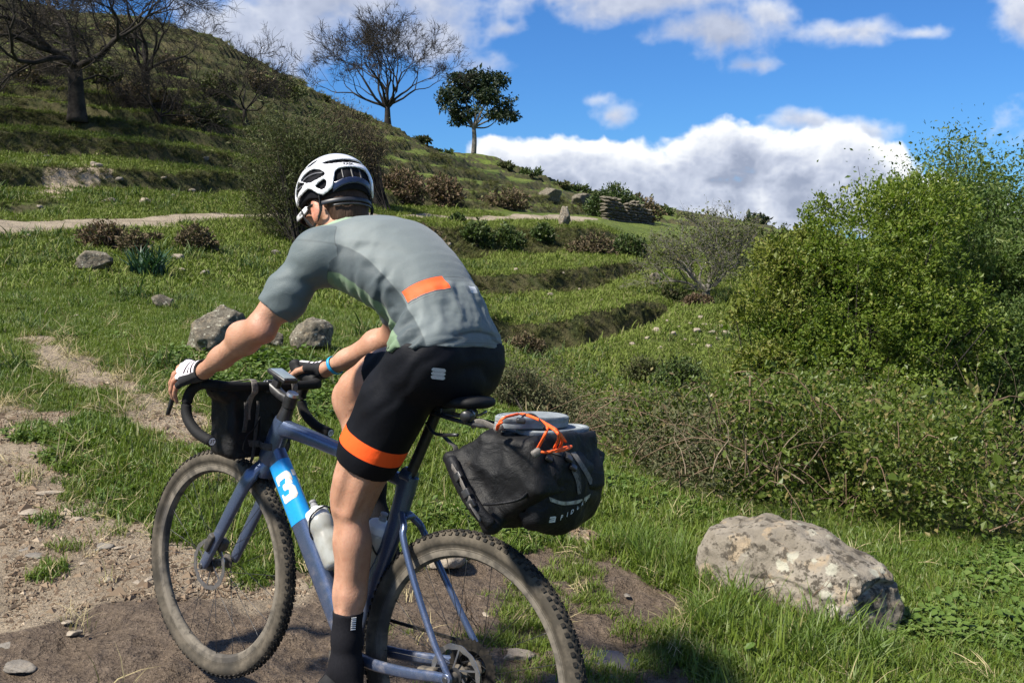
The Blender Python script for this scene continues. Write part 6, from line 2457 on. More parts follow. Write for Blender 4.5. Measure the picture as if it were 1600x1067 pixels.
def rock(name, px, r, mat, seed, label, cat='rock', rot=0.0, sink=.3, group=None, n=26, d=None, **kw):
    p = hit(*px) if d is None else np.array([*at(px[0], px[1], d)[:2], 0])
    p[2] = ground_z(p[0], p[1])
    tp = kw.pop('taper', 0)
    V, F = rock_mesh(r, seed, n, **kw)
    if tp:
        V[:, :2] *= (1 - tp * (V[:, 2] / r[2] * .5 + .5))[:, None]
    c, s = math.cos(rot), math.sin(rot)
    V = np.stack([V[:, 0] * c - V[:, 1] * s, V[:, 0] * s + V[:, 1] * c, V[:, 2] + r[2] * (1 - 2 * sink)], -1)
    o = mesh_np(name, V, F, mat)
    o.location = p
    return tag(o, label, cat, group)


# the big boulder on the right
bx0, bx1 = np.array([*at(1103, 860, 4.45)[:2]]), np.array([*at(1392, 985, 3.82)[:2]])
bc = (bx0 + bx1) / 2
bax = (bx1 - bx0) / np.linalg.norm(bx1 - bx0)
bL = np.linalg.norm(bx1 - bx0)
f = Field((-.66, -.46, -.36), (.66, .46, .36), .0125)
f.ell((0, 0, -.03), (bL / 2 + .03, .34, .235), k=.01)
f.ell((-.12, .03, .03), (bL / 2 - .10, .28, .175), k=.06)
f.ell((.20, -.02, -.05), (bL / 2 - .18, .27, .22), k=.05)
for nrm, pt in (((-.96, .10, -.22), (bL / 2 - .025, 0, .0)), ((-.25, .0, -.97), (.25, 0, .155)), ((.22, .10, -.97), (-.25, 0, .172)), ((.0, .93, -.36), (0, -.235, .0)), ((-.15, .72, -.68), (0, -.19, .13)), ((-.5, .75, -.42), (.36, -.17, .08)), ((.93, .1, -.35), (-bL / 2 + .02, 0, .02))):
    f.cut(AR(nrm), AR(pt))
V, F = f.mesh()
V = relax(V, F, 3, .5)
N = vnormals(V, F)
n1 = fbm(V[:, 0] * 5, V[:, 1] * 5, V[:, 2] * 5, oct=5, seed=131) - .5
n2 = np.abs(fbm(V[:, 0] * 7 + 4, V[:, 1] * 7, V[:, 2] * 9, oct=4, seed=132) - .5)
crk = np.exp(-(np.abs(V[:, 2] - .02 - .12 * V[:, 0] + .10 * (fbm(V[:, 0] * 4, V[:, 1] * 4, oct=3, seed=133) - .5)) / .010) ** 2) * (V[:, 0] > -.1)
n3_ = fbm(V[:, 0] * 16, V[:, 1] * 16, V[:, 2] * 16, oct=3, seed=134) - .5
V = V + N * (.095 * n1 - .07 * n2 - .024 * crk + .022 * n3_)[:, None]
gz = ground_z(*bc)
o = mesh_np('boulder', V, F, M_ROCK)
o.matrix_world = Matrix([[bax[0], -bax[1], 0, bc[0]], [bax[1], bax[0], 0, bc[1]], [0, 0, 1, gz + .125], [0, 0, 0, 1]]) @ Matrix.Rotation(math.radians(2.5), 4, 'Y')
tag(o, 'large pale lichen spotted boulder in long grass beside the bramble thicket', 'boulder')

rock('rock', (337, 552), (.31, .26, .27), M_ROCKD, 3, 'big lichen crusted rock in the grass behind the left hand', rot=.3, sink=.18)
rock('rock', (492, 548), (.24, .20, .19), M_ROCKD, 8, 'dark mossy rock in the grass between the arms of the cyclist', rot=.8, sink=.2)
rock('rock', (152, 424), (.30, .26, .20), M_ROCKD, 5, 'squat grey rock in the meadow beside the dark leafy clump', rot=.2, sink=.2)
rock('rock', (258, 480), (.16, .15, .10), M_ROCKD, 12, 'small dark rock low in the grass uphill of the big rock', sink=.2, n=18)
rock('rock', (430, 543), (.12, .10, .09), M_ROCKD, 14, 'small dark rock just right of the big lichen rock', sink=.2, n=18)
rock('standing_stone', (883, 353), (.42, .38, .62), M_ROCK, 21, 'upright pointed stone at the edge of the far dirt track', 'stone', rot=.5, sink=.12, cuts=9, taper=.72)
rock('stone', (686, 888), (.115, .085, .075), M_STONE, 31, 'pale tan stone in the grass seen through the rear wheel', 'stone', rot=.4, sink=.2, n=18)
rock('stone', (806, 1028), (.065, .045, .022), M_STONE, 33, 'flat pale stone in the mud seen low behind the rear wheel', 'stone', rot=.2, sink=.3, n=16)
rock('stone', (312, 776 - 4), (.028, .022, .018), M_STONE, 35, 'small white stone seen between the front spokes', 'stone', sink=.25, n=12) if False else None
rock('stone', (1022, 440), (.24, .22, .20), M_STONE, 41, 'pale stone on the upper terrace edge left of the spreading tree', 'stone', sink=.2, n=16)
rock('rock', (862, 312), (1.0, .8, .75), M_ROCKD, 43, 'grey rock outcrop on the slope above the standing stone', rot=.3, sink=.25, n=20)
rock('rock', (909, 322), (.8, .7, .6), M_ROCKD, 45, 'dark rock beside the ivy covered ruin on the slope', rot=.9, sink=.25, n=20)

# stones lying on the path and round the wheels: seen ones placed singly
PS = [(376, 912, .022, 0), (42, 858, .030, 1), (137, 745, .034, 1), (165, 852, .050, 1), (60, 808, .028, 1), (186, 695 + 160, .022, 0), (78, 770, .05, 0), (120, 812, .045, 0), (45, 800, .05, 0), (190, 783, .038, 0), (195, 800, .045, 1),
      (168, 905, .030, 0), (107, 971, .024, 0), (116, 988, .032, 0), (16, 1006, .055, 1), (30, 1040, .060, 1), (10, 1037, .03, 1), (70, 985, .03, 0), (215, 910, .035, 0), (232, 905, .032, 0), (155, 858, .026, 1), (55, 868, .035, 1), (130, 880, .02, 0), (430, 920, .018, 0),
      (308, 775, .030, 0), (230, 620 + 180, .03, 0), (700, 1000, .022, 0), (760, 960, .02, 0), (850, 915, .024, 0), (905, 880, .022, 0), (1020, 985, .018, 0), (980, 930, .02, 1), (560, 985, .018, 0)]
for k, (x, y, r, gcol) in enumerate(PS):
    rs = np.random.RandomState(500 + k)
    rock('stone', (x, y), (r * rs.uniform(1, 1.5), r * rs.uniform(.7, 1), r * rs.uniform(.20, .34)), M_STONEG if gcol else M_STONE, 500 + k,
         ('grey' if gcol else 'pale') + ' stone half sunk in the dirt, ' + nth([q_[0] for q_ in PS if q_[3] == gcol], [q_ for q_ in PS if q_[3] == gcol].index((x, y, r, gcol))) + ' of the ' + ('grey' if gcol else 'pale') + ' ones', 'stone', rot=rs.uniform(0, 3), sink=.46, n=12, cuts=12, group='grey stones on the dirt path' if gcol else 'pale stones on the dirt path')
FS = [(1043, 503), (1062, 512), (1078, 507), (1090, 519), (1101, 509), (1112, 521), (1126, 512), (1120, 530), (1070, 532), (1052, 524), (1025, 518), (1012, 530), (1095, 498), (1135, 523), (988, 540), (1032, 545), (1084, 541), (1107, 543), (940, 470), (860, 462), (905, 454), (820, 470), (1000, 462), (880, 428), (806, 424)]
for k, (x, y) in enumerate(FS):
    rs = np.random.RandomState(700 + k)
    r = rs.uniform(.045, .10)
    rock('stone', (x, y), (r * 1.3, r, r * .8), M_STONE, 700 + k, 'pale stone in the grass of the terrace fields, ' + nth([q_[0] for q_ in FS], k) + ' there', 'stone', rot=rs.uniform(0, 3), sink=.25, n=9, group='pale stones strewn over the terrace fields')
HS = [(72, 247), (152, 262), (145, 260), (186, 282), (300, 300), (256, 280), (322, 250), (170, 317), (225, 318), (270, 308), (62, 325), (40, 372), (155, 364), (278, 405), (285, 423), (322, 430), (363, 434), (118, 498), (430, 398), (700, 384), (725, 310), (770, 372)]
for k, (x, y) in enumerate(HS):
    rs = np.random.RandomState(800 + k)
    p = hit(x, y)
    r = rs.uniform(.0030, .0055) * np.hypot(p[0], p[1])
    rock('stone', (x, y), (r * 1.3, r, r * .75), M_STONE if k % 3 else M_STONEG, 800 + k, 'small stone in the grass of the hillside meadow, ' + nth([q_[0] for q_ in HS], k) + ' there', 'stone', rot=rs.uniform(0, 3), sink=.3, n=9, group='small stones in the hillside meadow')

# gravel and crumbs of soil too many to count
def gravel(name, n, seed, mat, size):
    rs = np.random.RandomState(seed)
    mb_V, mb_F, tot = [], [], 0
    px = np.stack([rs.uniform(-20, 1110, n * 3), rs.uniform(620, 1075, n * 3)], -1)
    P = []
    d = rs.uniform(2.4, 7.5, n * 6) ** 1
    az = rs.uniform(-.50, .32, n * 6)
    x, y = np.sin(az) * d, np.cos(az) * d
    di, we, _ = masks(x, y)
    k = np.where((di > .45 + .3 * rs.rand(len(x))) & ((we < .3 + .6 * rs.rand(len(x)) ** 3) if size < .007 else (we > .2)))[0][:n]
    x, y, we = x[k], y[k], we[k]
    z = ground_z(x, y)
    base = np.array([[1, 0, 0], [-.6, .8, .1], [-.5, -.85, 0], [.1, .1, .7], [0, 0, -.6]])
    tri = np.array([[0, 1, 3], [1, 2, 3], [2, 0, 3], [1, 0, 4], [2, 1, 4], [0, 2, 4]])
    s = size * np.exp(rs.normal(0, .55, len(x)))
    rot = rs.uniform(0, 6.28, len(x))
    c, sn = np.cos(rot), np.sin(rot)
    B = base[None] * (1 + rs.uniform(-.35, .35, (len(x), 5, 3)))
    V = np.stack([B[..., 0] * c[:, None] - B[..., 1] * sn[:, None], B[..., 0] * sn[:, None] + B[..., 1] * c[:, None], B[..., 2] * .9], -1) * s[:, None, None]
    V = V + np.stack([x, y, z], -1)[:, None]
    F = tri[None] + (np.arange(len(x)) * 5)[:, None, None]
    o = mesh_np(name, V.reshape(-1, 3), F.reshape(-1, 3), mat, smooth=False)
    o['kind'] = 'stuff'


def crumb_mat(nm, a, b_):
    m, q, b = new_mat(nm)
    gi = q.n('ShaderNodeNewGeometry').outputs['Random Per Island']
    setb(q, b, col=q.mix(gi, a, b_), rough=.9, spec=.2)
    return m


gravel('gravel', 4200, 61, crumb_mat('gravel_grit', (.36, .29, .21), (.22, .17, .122)), .0045)
gravel('soil_crumbs', 12000, 62, crumb_mat('soil_crumb', (.11, .076, .05), (.20, .148, .10)), .0065)

# puddles
M_WATER, q_, b_ = new_mat('puddle_water')
setb(q_, b_, col=(.05, .042, .034), rough=.03, spec=.6)
b_.inputs['IOR'].default_value = 1.33
for pg in PUD:
    c = pg.mean(0)
    pp = c + (pg - c) * 1.02
    zz = min(ground_z(p[0], p[1]) for p in pg) - .012
    ring = spline([(x, y, zz) for x, y in np.concatenate([pp, pp[:1]])], 40)[:-1]
    ring[:, :2] += (np.stack([vnoise(ring[:, 0] * 25, ring[:, 1] * 25, seed=3), vnoise(ring[:, 0] * 25, ring[:, 1] * 25, seed=4)], -1) - .5) * .05
    V = np.concatenate([[[c[0], c[1], zz]], ring])
    n = len(ring)
    o = mesh_np('puddle', V, np.array([[0, 1 + i, 1 + (i + 1) % n] for i in range(n)]), M_WATER, smooth=False)
    o['kind'] = 'structure'

# ---- ruined field wall under the ivy, built of rough stones
rw = empty('ruined_wall', None, 'tumbled pale stone wall of a ruin at the end of the far track', 'stone wall')
wa, wb = at(943, 350, 59.0), at(1016, 352, 64.0)
wz = ground_z(wa[0], wa[1]) - .1
rw.location = (wa[0], wa[1], wz)
dv = (wb - wa)[:2]
wl = np.linalg.norm(dv)
dv /= wl
nv = np.array([-dv[1], dv[0]])
rs = np.random.RandomState(77)
yy = 0.0
row = 0
shared = [rock_mesh((1, 1, 1), 900 + i, 5, .30, 9) for i in range(6)]
shm = []
for V, F in shared:
    me_o = mesh_np('stone', V, F, M_ROCKD, link_it=False, smooth=False)
    shm.append(me_o.data)
    bpy.data.objects.remove(me_o)
while yy < 1.5:
    hh = rs.uniform(.13, .22)
    xx = -.1
    while xx < wl:
        ww = rs.uniform(.18, .42)
        top = 1.5 - .35 * (xx / wl) + .2 * math.sin(xx * 2)
        if yy < top - .1:
            o = bpy.data.objects.new('stone', shm[rs.randint(6)])
            link(o, rw)
            c = dv * (xx + ww / 2) + nv * rs.uniform(-.06, .06)
            gzz = ground_z(wa[0] + c[0], wa[1] + c[1]) - .1 - wz
            o.location = (c[0] + rs.normal(0, .03), c[1] + rs.normal(0, .03), gzz + yy + hh / 2)
            o.scale = (ww * .56, .30, hh * .58)
            o.rotation_euler = (rs.uniform(-.2, .2), rs.uniform(-.16, .16), math.atan2(dv[1], dv[0]))
        xx += ww
    yy += hh
    row += 1

# ---------------------------------------------------------------- plants
def tubes(P, R, sides):
    """many polylines at once: P (m,n,3), R (m,n) -> verts, quads"""
    m, n, _ = P.shape
    T = np.gradient(P, axis=1)
    T /= np.linalg.norm(T, axis=2, keepdims=True) + 1e-12
    ref = np.where(np.abs(T[..., 2:3]) < .9, np.array([0, 0, 1.]), np.array([1., 0, 0]))
    A = np.cross(T, ref)
    A /= np.linalg.norm(A, axis=2, keepdims=True) + 1e-12
    B = np.cross(T, A)
    th = np.arange(sides) * 2 * np.pi / sides
    V = P[:, :, None] + (np.cos(th)[None, None, :, None] * A[:, :, None] + np.sin(th)[None, None, :, None] * B[:, :, None]) * R[:, :, None, None]
    i = (np.arange(m)[:, None, None] * n + np.arange(n - 1)[None, :, None]) * sides
    j = np.arange(sides)[None, None]
    k = (j + 1) % sides
    F = np.stack([i + j, i + k, i + sides + k, i + sides + j], -1).reshape(-1, 4)
    return V.reshape(-1, 3), F


class Wood:
    """grows a branching skeleton; collects polylines by level"""
    def __init__(self, seed):
        self.rs = np.random.RandomState(seed)
        self.lines = {}
        self.tips = []

    def branch(self, p, d, L, r, lev, maxlev, up=.15, wander=.25, spread=.7, kids=3, shrink=.68, npt=6, droop=0.0, rmin=.004, side=.5):
        rs = self.rs
        if lev >= 3:
            npt = 4
        pts = [np.array(p, float)]
        d = np.array(d, float)
        d /= np.linalg.norm(d)
        st = L / (npt - 1)
        for i in range(npt - 1):
            d = d + rs.normal(0, wander, 3) * .5 + np.array([0, 0, (up - droop * (i / npt)) * .3])
            d /= np.linalg.norm(d)
            pts.append(pts[-1] + d * st)
        pts = np.array(pts)
        last = lev >= maxlev
        r1 = max(r * (.35 if last else .62), rmin * .6)
        self.lines.setdefault(lev, []).append((pts, np.linspace(r, r1, npt)))
        if last:
            self.tips.append((pts[-1], d))
            return
        n = kids + (rs.rand() < .5)
        ph = rs.uniform(0, 6.28)
        for k in range(n):
            a = ph + k * 6.28 / n + rs.normal(0, .35)
            t = 1.0 if k < 2 else rs.uniform(.4, .95)
            i = min(int(t * (npt - 1)), npt - 1)
            x = np.cross(d, [.3, .2, .9])
            x /= np.linalg.norm(x) + 1e-9
            y = np.cross(d, x)
            an = spread * rs.uniform(.55, 1.25)
            nd = d * math.cos(an) + (x * math.cos(a) + y * math.sin(a)) * math.sin(an)
            f = shrink * rs.uniform(.75, 1.2)
            self.branch(pts[i], nd, L * f, max(r1 * rs.uniform(.6, .85), rmin), lev + 1, maxlev, up, wander, spread, kids, shrink, npt, droop, rmin, side)

    def sprout(self, levels, n, L, r):
        """fine twigs along the outer branches"""
        rs = self.rs
        o = []
        for lv in levels:
            for P, _ in self.lines.get(lv, []):
                for k in range(n):
                    i = rs.randint(1, len(P))
                    d = (P[i] - P[i - 1]) / (np.linalg.norm(P[i] - P[i - 1]) + 1e-9) + rs.normal(0, .65, 3)
                    d /= np.linalg.norm(d)
                    l = L * rs.uniform(.5, 1.3)
                    o.append((np.array([P[i], P[i] + d * l]), np.array([r, r * .5])))
        self.lines[8] = o

    def mesh(self, sides=(9, 7, 6, 5, 4, 3, 3, 3, 3), lo=0, hi=99):
        Vs, Fs, n = [], [], 0
        for lev, L in self.lines.items():
            if not lo <= lev <= hi:
                continue
            P = np.array([a for a, _ in L])
            R_ = np.array([b for _, b in L])
            V, F = tubes(P, R_, sides[min(lev, len(sides) - 1)])
            Vs.append(V)
            Fs.append(F + n)
            n += len(V)
        return np.concatenate(Vs), np.concatenate(Fs)


def leaf_quads(P, D, size, aspect, rs, curl=.25, var=.35):
    """one bent rhombus per leaf at P pointing along D"""
    n = len(P)
    D = D / (np.linalg.norm(D, axis=1)[:, None] + 1e-9)
    r = rs.normal(size=(n, 3))
    S = np.cross(D, r)
    S /= np.linalg.norm(S, axis=1)[:, None] + 1e-9
    Nn = np.cross(S, D)
    s = (size * np.exp(rs.normal(0, var, n)))[:, None]
    a = P
    b = P + D * s * .5 + S * s * aspect * .5 + Nn * s * curl * .3
    c = P + D * s - Nn * s * curl * .2
    d = P + D * s * .5 - S * s * aspect * .5 + Nn * s * curl * .3
    V = np.stack([a, b, c, d], 1).reshape(-1, 3)
    return V, np.arange(n * 4).reshape(n, 4)


def bark(name, c1, c2, sc=6):
    return pmat(name, c1, c2, sc, .9, spec=.15, bump=.6, bscale=sc * 4, bdist=.03)


M_BARKD = bark('dark_bark', (.030, .026, .022), (.060, .053, .045))
M_BARKG = bark('grey_bark', (.10, .092, .080), (.19, .175, .15))
M_TWIGD = bark('dark_twigs', (.022, .019, .017), (.046, .040, .034), 3)
M_TWIGP = bark('pale_dry_twigs', (.21, .165, .115), (.12, .092, .065), 4)
M_CANE = bark('brown_canes', (.115, .075, .050), (.19, .135, .09), 5)
L_SHRUB = leaf_mat('fresh_green_leaves', (.080, .130, .016), (.155, .205, .030), (.20, .22, .045), .45, .40)
L_SHRUBY = leaf_mat('yellow_green_leaves', (.100, .130, .018), (.175, .195, .032), (.22, .21, .06), .5, .32)
L_TALL = leaf_mat('blue_green_leaves', (.050, .092, .024), (.105, .155, .038), (.15, .19, .05), .5, .38)
L_BRAM = leaf_mat('bramble_leaves', (.058, .092, .015), (.135, .172, .032), (.20, .17, .065), .42, .35)
L_SCRUB = leaf_mat('dry_scrub_leaves', (.060, .070, .028), (.105, .105, .048), (.15, .11, .06), .7, .15)
L_HEATH = leaf_mat('brown_heath_leaves', (.085, .064, .036), (.14, .105, .060), (.10, .11, .035), .8, .1)
L_RUST = leaf_mat('rusty_bracken_leaves', (.100, .066, .040), (.15, .105, .066), (.09, .09, .035), .8, .15)
L_BROOM = leaf_mat('olive_broom_leaves', (.044, .058, .017), (.085, .098, .030), (.095, .075, .038), .7, .15)
L_DARK = leaf_mat('dark_ivy_leaves', (.030, .056, .013), (.066, .098, .024), (.075, .085, .03), .5, .15)
L_EUC = leaf_mat('eucalyptus_leaves', (.011, .023, .010), (.028, .044, .018), (.04, .05, .02), .5, .12)
L_FIG = leaf_mat('young_fig_leaves', (.085, .105, .026), (.14, .155, .042), (.11, .09, .04), .6, .3)


def lobes_sample(lobes, n, rs, shell=.55, gap=1.6, thr=.40, seed=0):
    L = np.array([[*c, *r] for c, r in lobes], float)
    w = (L[:, 3] * L[:, 4] * L[:, 5]) ** .72
    k = rs.choice(len(L), n, p=w / w.sum())
    d = rs.normal(size=(n, 3))
    d /= np.linalg.norm(d, axis=1)[:, None]
    rr = (shell ** 3 + (1 - shell ** 3) * rs.rand(n)) ** (1 / 3) * (1 + rs.normal(0, .06, n))
    P = L[k, :3] + d * rr[:, None] * L[k, 3:]
    g_ = fbm(P[:, 0] * gap + seed, P[:, 1] * gap, P[:, 2] * gap, oct=3, seed=seed)
    ok = g_ > thr
    return P[ok], d[ok]


def shrub(name, base, lobes, n_tw, per, size, aspect, lmat, smat, label, cat, seed, group=None, shell=.45, gap=2.0, thr=.38, tw=.10, stems=40, srad=.012, crown='foliage', up=.5, twigs=True, twr=.003):
    """multi-stemmed bush: stems, twigs and single leaves gathered along the twigs"""
    rs = np.random.RandomState(seed)
    base = np.asarray(base, float)
    e = empty(name, None, label, cat, group)
    e.location = base
    P, D = lobes_sample(lobes, n_tw, rs, shell, gap, thr, seed)
    D = D + np.array([0, 0, up]) + rs.normal(0, .35, D.shape)
    D /= np.linalg.norm(D, axis=1)[:, None]
    m = len(P)
    t = rs.rand(m, per)
    pos = P[:, None] + D[:, None] * (t[..., None] - .3) * tw * 2 + rs.normal(0, tw * .28, (m, per, 3))
    ld = D[:, None] * .6 + rs.normal(0, .75, (m, per, 3)) + np.array([0, 0, .1])
    pos, ld = pos.reshape(-1, 3), ld.reshape(-1, 3)
    ok = pos[:, 2] > -.05
    V, F = leaf_quads(pos[ok], ld[ok], size, aspect, rs)
    mesh_np(crown, V, F, lmat, e, smooth=False)
    # wood: curved stems from the foot towards some of the twigs, and the twigs
    Vs, Fs, n0 = [], [], 0
    if stems:
        k = rs.choice(m, min(stems, m), replace=False)
        tt = np.linspace(0, 1, 7)[None, :, None]
        foot = rs.normal(0, .10, (len(k), 3)) * np.array([1, 1, 0])
        tip = P[k]
        mid = tip * .45 + rs.normal(0, .12, tip.shape) * np.linalg.norm(tip, axis=1)[:, None] * .4
        mid[:, 2] = np.abs(mid[:, 2]) * .9 + .1
        pl = (1 - tt) ** 2 * foot[:, None] + 2 * tt * (1 - tt) * mid[:, None] + tt ** 2 * tip[:, None]
        R_ = srad * np.linspace(1, .22, 7)[None] * np.exp(rs.normal(0, .3, (len(k), 1)))
        V, F = tubes(pl, R_, 5)
        Vs.append(V), Fs.append(F)
        n0 = len(V)
    if twigs:
        k = np.arange(m) if m < 600 else rs.choice(m, 600, replace=False)
        a = P[k] - D[k] * tw * 1.2
        pl = np.stack([a, P[k] + rs.normal(0, tw * .1, (len(k), 3)), P[k] + D[k] * tw * 1.1], 1)
        V, F = tubes(pl, np.broadcast_to(twr * np.array([1, .8, .4]), (len(k), 3)), 3)
        Vs.append(V), Fs.append(F + n0)
    if Vs:
        mesh_np('stems', np.concatenate(Vs), np.concatenate(Fs), smat, e)
    return e


def gpt(x, y):
    return np.array([x, y, ground_z(x, y)])


def pxr(px, d):
    """metres covered by px photo pixels at distance d"""
    return px / FOC * d


def stalks(name, p, nn, L, spr, r, lev, mat, label, cat, seed):
    e = empty(name, None, label, cat)
    e.location = p
    rs = np.random.RandomState(seed)
    for i in range(nn):
        wd = Wood(seed * 50 + i)
        wd.branch(rs.normal(0, 1, 3) * (spr[0], spr[1], 0), (rs.normal(0, .5), rs.normal(0, .4), 1), L * rs.uniform(.6, 1.3), r * rs.uniform(.6, 1.3), 0, lev, up=.2, wander=.42, spread=.5, kids=1, shrink=.62, rmin=.0016)
        V, F = wd.mesh((5, 4, 3))
        mesh_np('stem', V, F, mat, e)
    return e


# ---- green shrubs beyond the thicket on the right
b_ = np.array([*at(1330, 600, 11.0)[:2], -1.25])
w_ = lambda x, y, d: at(x, y, d) - b_
S = lambda x, y, d, rx, ry, rz=None: (w_(x, y, d), (pxr(rx, d), pxr(rx, d) * .8, pxr(ry, d)))
shrub('leafy_shrub', b_, [S(1300, 480, 11.0, 125, 125), S(1375, 400, 11.2, 110, 105), S(1420, 520, 11.0, 130, 120), S(1245, 560, 10.6, 100, 85), S(1330, 590, 10.4, 120, 80), S(1300, 350, 11.4, 45, 45), S(1435, 335, 11.6, 80, 60)],
      10500, 12, .037, .55, L_SHRUB, M_BARKD, 'big bright green leafy shrub rising behind the bramble thicket', 'shrub', 201, gap=2.6, thr=.40, tw=.085, stems=60, srad=.022)
b_ = np.array([*at(1190, 590, 10.6)[:2], -1.2])
shrub('leafy_shrub', b_, [S(1195, 520, 10.6, 62, 85), S(1215, 440, 10.9, 55, 60), S(1185, 590, 10.2, 60, 55), S(1260, 410, 11.2, 50, 45)], 2600, 11, .042, .5, L_SHRUBY, M_BARKD,
      'yellow green lighter shrub at the left end of the green shrubs', 'shrub', 203, gap=3.0, thr=.40, tw=.08, stems=40, srad=.014)
b_ = np.array([*at(1540, 620, 12.0)[:2], -1.6])
shrub('leafy_shrub', b_, [S(1530, 480, 12.2, 120, 130), S(1600, 560, 11.5, 120, 120), S(1480, 590, 11.3, 110, 90), S(1640, 440, 12, 90, 120), S(1480, 420, 12.6, 80, 80)],
      6600, 12, .042, .5, L_TALL, M_BARKD, 'darker green dense shrub at the right edge under the tall open tree', 'shrub', 205, gap=2.4, thr=.40, tw=.085, stems=50, srad=.02)
# tall open tree at the right edge
tb = np.array([*at(1575, 600, 13.5)[:2], -2.0])
wd = Wood(207)
for k in range(7):
    a = k * .9
    wd.branch((rnd_ := wd.rs.normal(0, .12, 3)) * np.array([1, 1, 0]), (math.cos(a) * .38 - .12, math.sin(a) * .3, 1.0), 1.55, .045, 0, 4, up=.5, wander=.24, spread=.46, kids=2, shrink=.74, npt=6, rmin=.004)
te = empty('tall_tree', None, 'tall thin branched tree with small leaves against the sky, right edge', 'tree')
te.location = tb
V, F = wd.mesh()
mesh_np('trunk', V, F, M_BARKD, te)
tips = np.concatenate([np.array([p for p, _ in L])[1:] if False else p[2:] for lv in (3, 4) for p, _ in wd.lines.get(lv, [])])
rs = np.random.RandomState(208)
pp = np.repeat(tips, 64, 0) + rs.normal(0, .16, (len(tips) * 64, 3))
ok = fbm(pp[:, 0] * 1.6, pp[:, 1] * 1.6, pp[:, 2] * 1.6, oct=3, seed=209) > .37
V, F = leaf_quads(pp[ok], rs.normal(0, 1, (ok.sum(), 3)) + (0, 0, .2), .046, .5, rs)
mesh_np('crown', V, F, L_TALL, te, smooth=False)

# ---- bramble thicket: one tangled mass
rs = np.random.RandomState(221)
lob = []
ytop = lambda x: np.interp(x, [760, 900, 980, 1060, 1180, 1320, 1450, 1640], [600, 652, 640, 606, 598, 605, 598, 600])
front = [(890, 690, 7.0), (960, 735, 6.5), (1030, 780, 6.1), (1100, 815, 5.75), (1180, 830, 5.6), (1270, 838, 5.5), (1360, 845, 5.45), (1450, 860, 5.4), (1540, 878, 5.35), (1640, 890, 5.3)]
for (x, y, d) in front:
    p = at(x, y, d)
    for k in range(5):
        q_ = p + np.array([rs.normal(0, .22) + .10 * k, .42 + k * .72 + rs.normal(0, .15), 0])
        g_ = ground_z(q_[0], q_[1])
        hgt = (.34 if x < 980 else .46) + rs.uniform(-.06, .14) + .055 * k
        lim_ = CAMH - (ytop(800 + FOC * q_[0] / q_[1]) + rs.uniform(-12, 22) - YH) / FOC * q_[1] - g_
        hgt = max(.16, min(hgt, lim_ / 1.62)) * rs.uniform(.78, 1.12)
        lob.append(((q_[0], q_[1], g_ + hgt * .62), (.55 + rs.uniform(0, .2), .50, hgt)))
for (x, y, d) in ((800, 640, 10.5), (850, 640, 10.5), (900, 645, 9.6), (960, 640, 10.0), (1050, 640, 10.5), (1120, 630, 11)):
    p = at(x, y, d)
    g_ = ground_z(p[0], p[1])
    lim_ = CAMH - (ytop(800 + FOC * p[0] / p[1]) - YH) / FOC * p[1] - g_
    lob.append(((p[0], p[1], g_ + .15), (.7, .6, max(.14, min(.5, lim_ / 1.4)))))
P, D = lobes_sample(lob, 21000, rs, .55, 2.6, .43, 222)
gz_ = ground_z(P[:, 0], P[:, 1])
ok = (P[:, 2] > gz_ + .02)
P, D = P[ok], D[ok]
D = D + (0, 0, .5) + rs.normal(0, .4, D.shape)
per = 8
pos = (P[:, None] + D[:, None] * (rs.rand(len(P), per, 1) - .3) * .12 + rs.normal(0, .035, (len(P), per, 3))).reshape(-1, 3)
ld = (D[:, None] * .5 + rs.normal(0, .8, (len(P), per, 3))).reshape(-1, 3)
sel = rs.rand(len(pos))
scr = fbm(pos[:, 0] * .8, pos[:, 1] * .8, oct=2, seed=223) + .18 * sstep(-pos[:, 0], -1.6, -.4) > .62
bt = None
for msk, lm, nm, sz in ((~scr, L_BRAM, 'bramble_thicket', .031), (scr, L_SCRUB, 'scrub_thicket', .026)):
    V, F = leaf_quads(pos[msk], ld[msk], sz, .62 if nm[0] == 'b' else .4, rs)
    o = mesh_np(nm, V, F, lm, smooth=False)
    o['kind'] = 'stuff'
k = rs.choice(len(P), 620, replace=False)
a = P[k] - (0, 0, .15)
dv_ = rs.normal(0, 1, (620, 3)) * (.35, .3, .10)
tt = np.linspace(0, 1, 6)[None, :, None]
arch = (np.sin(tt * np.pi) * rs.uniform(.04, .25, (620, 1, 1))) * np.array([0, 0, 1.])
pl = a[:, None] + dv_[:, None] * tt * 1.2 + arch
V, F = tubes(pl, np.broadcast_to(.0042 * np.linspace(1, .5, 6), (620, 6)) * np.exp(rs.normal(0, .3, (620, 1))), 4)
o = mesh_np('bramble_canes', V, F, M_CANE)
o['kind'] = 'stuff'
for (x, y, d, hh, nn, sd, lb) in ((1275, 700, 7.6, .62, 16, 231, 'bare pale twiggy stems standing up out of the middle of the thicket'), (1560, 720, 7.8, .95, 26, 232, 'taller bare straw coloured stems at the right edge of the thicket'), (1160, 820, 5.75, .42, 12, 233, 'low dead bramble stems just behind the big boulder')):
    p = at(x, y, d)
    stalks('dead_stems', (p[0], p[1], ground_z(p[0], p[1]) + .25), nn, hh * .55, (.24, .16), .0042, 2, M_TWIGP, lb, 'dead stems', sd)

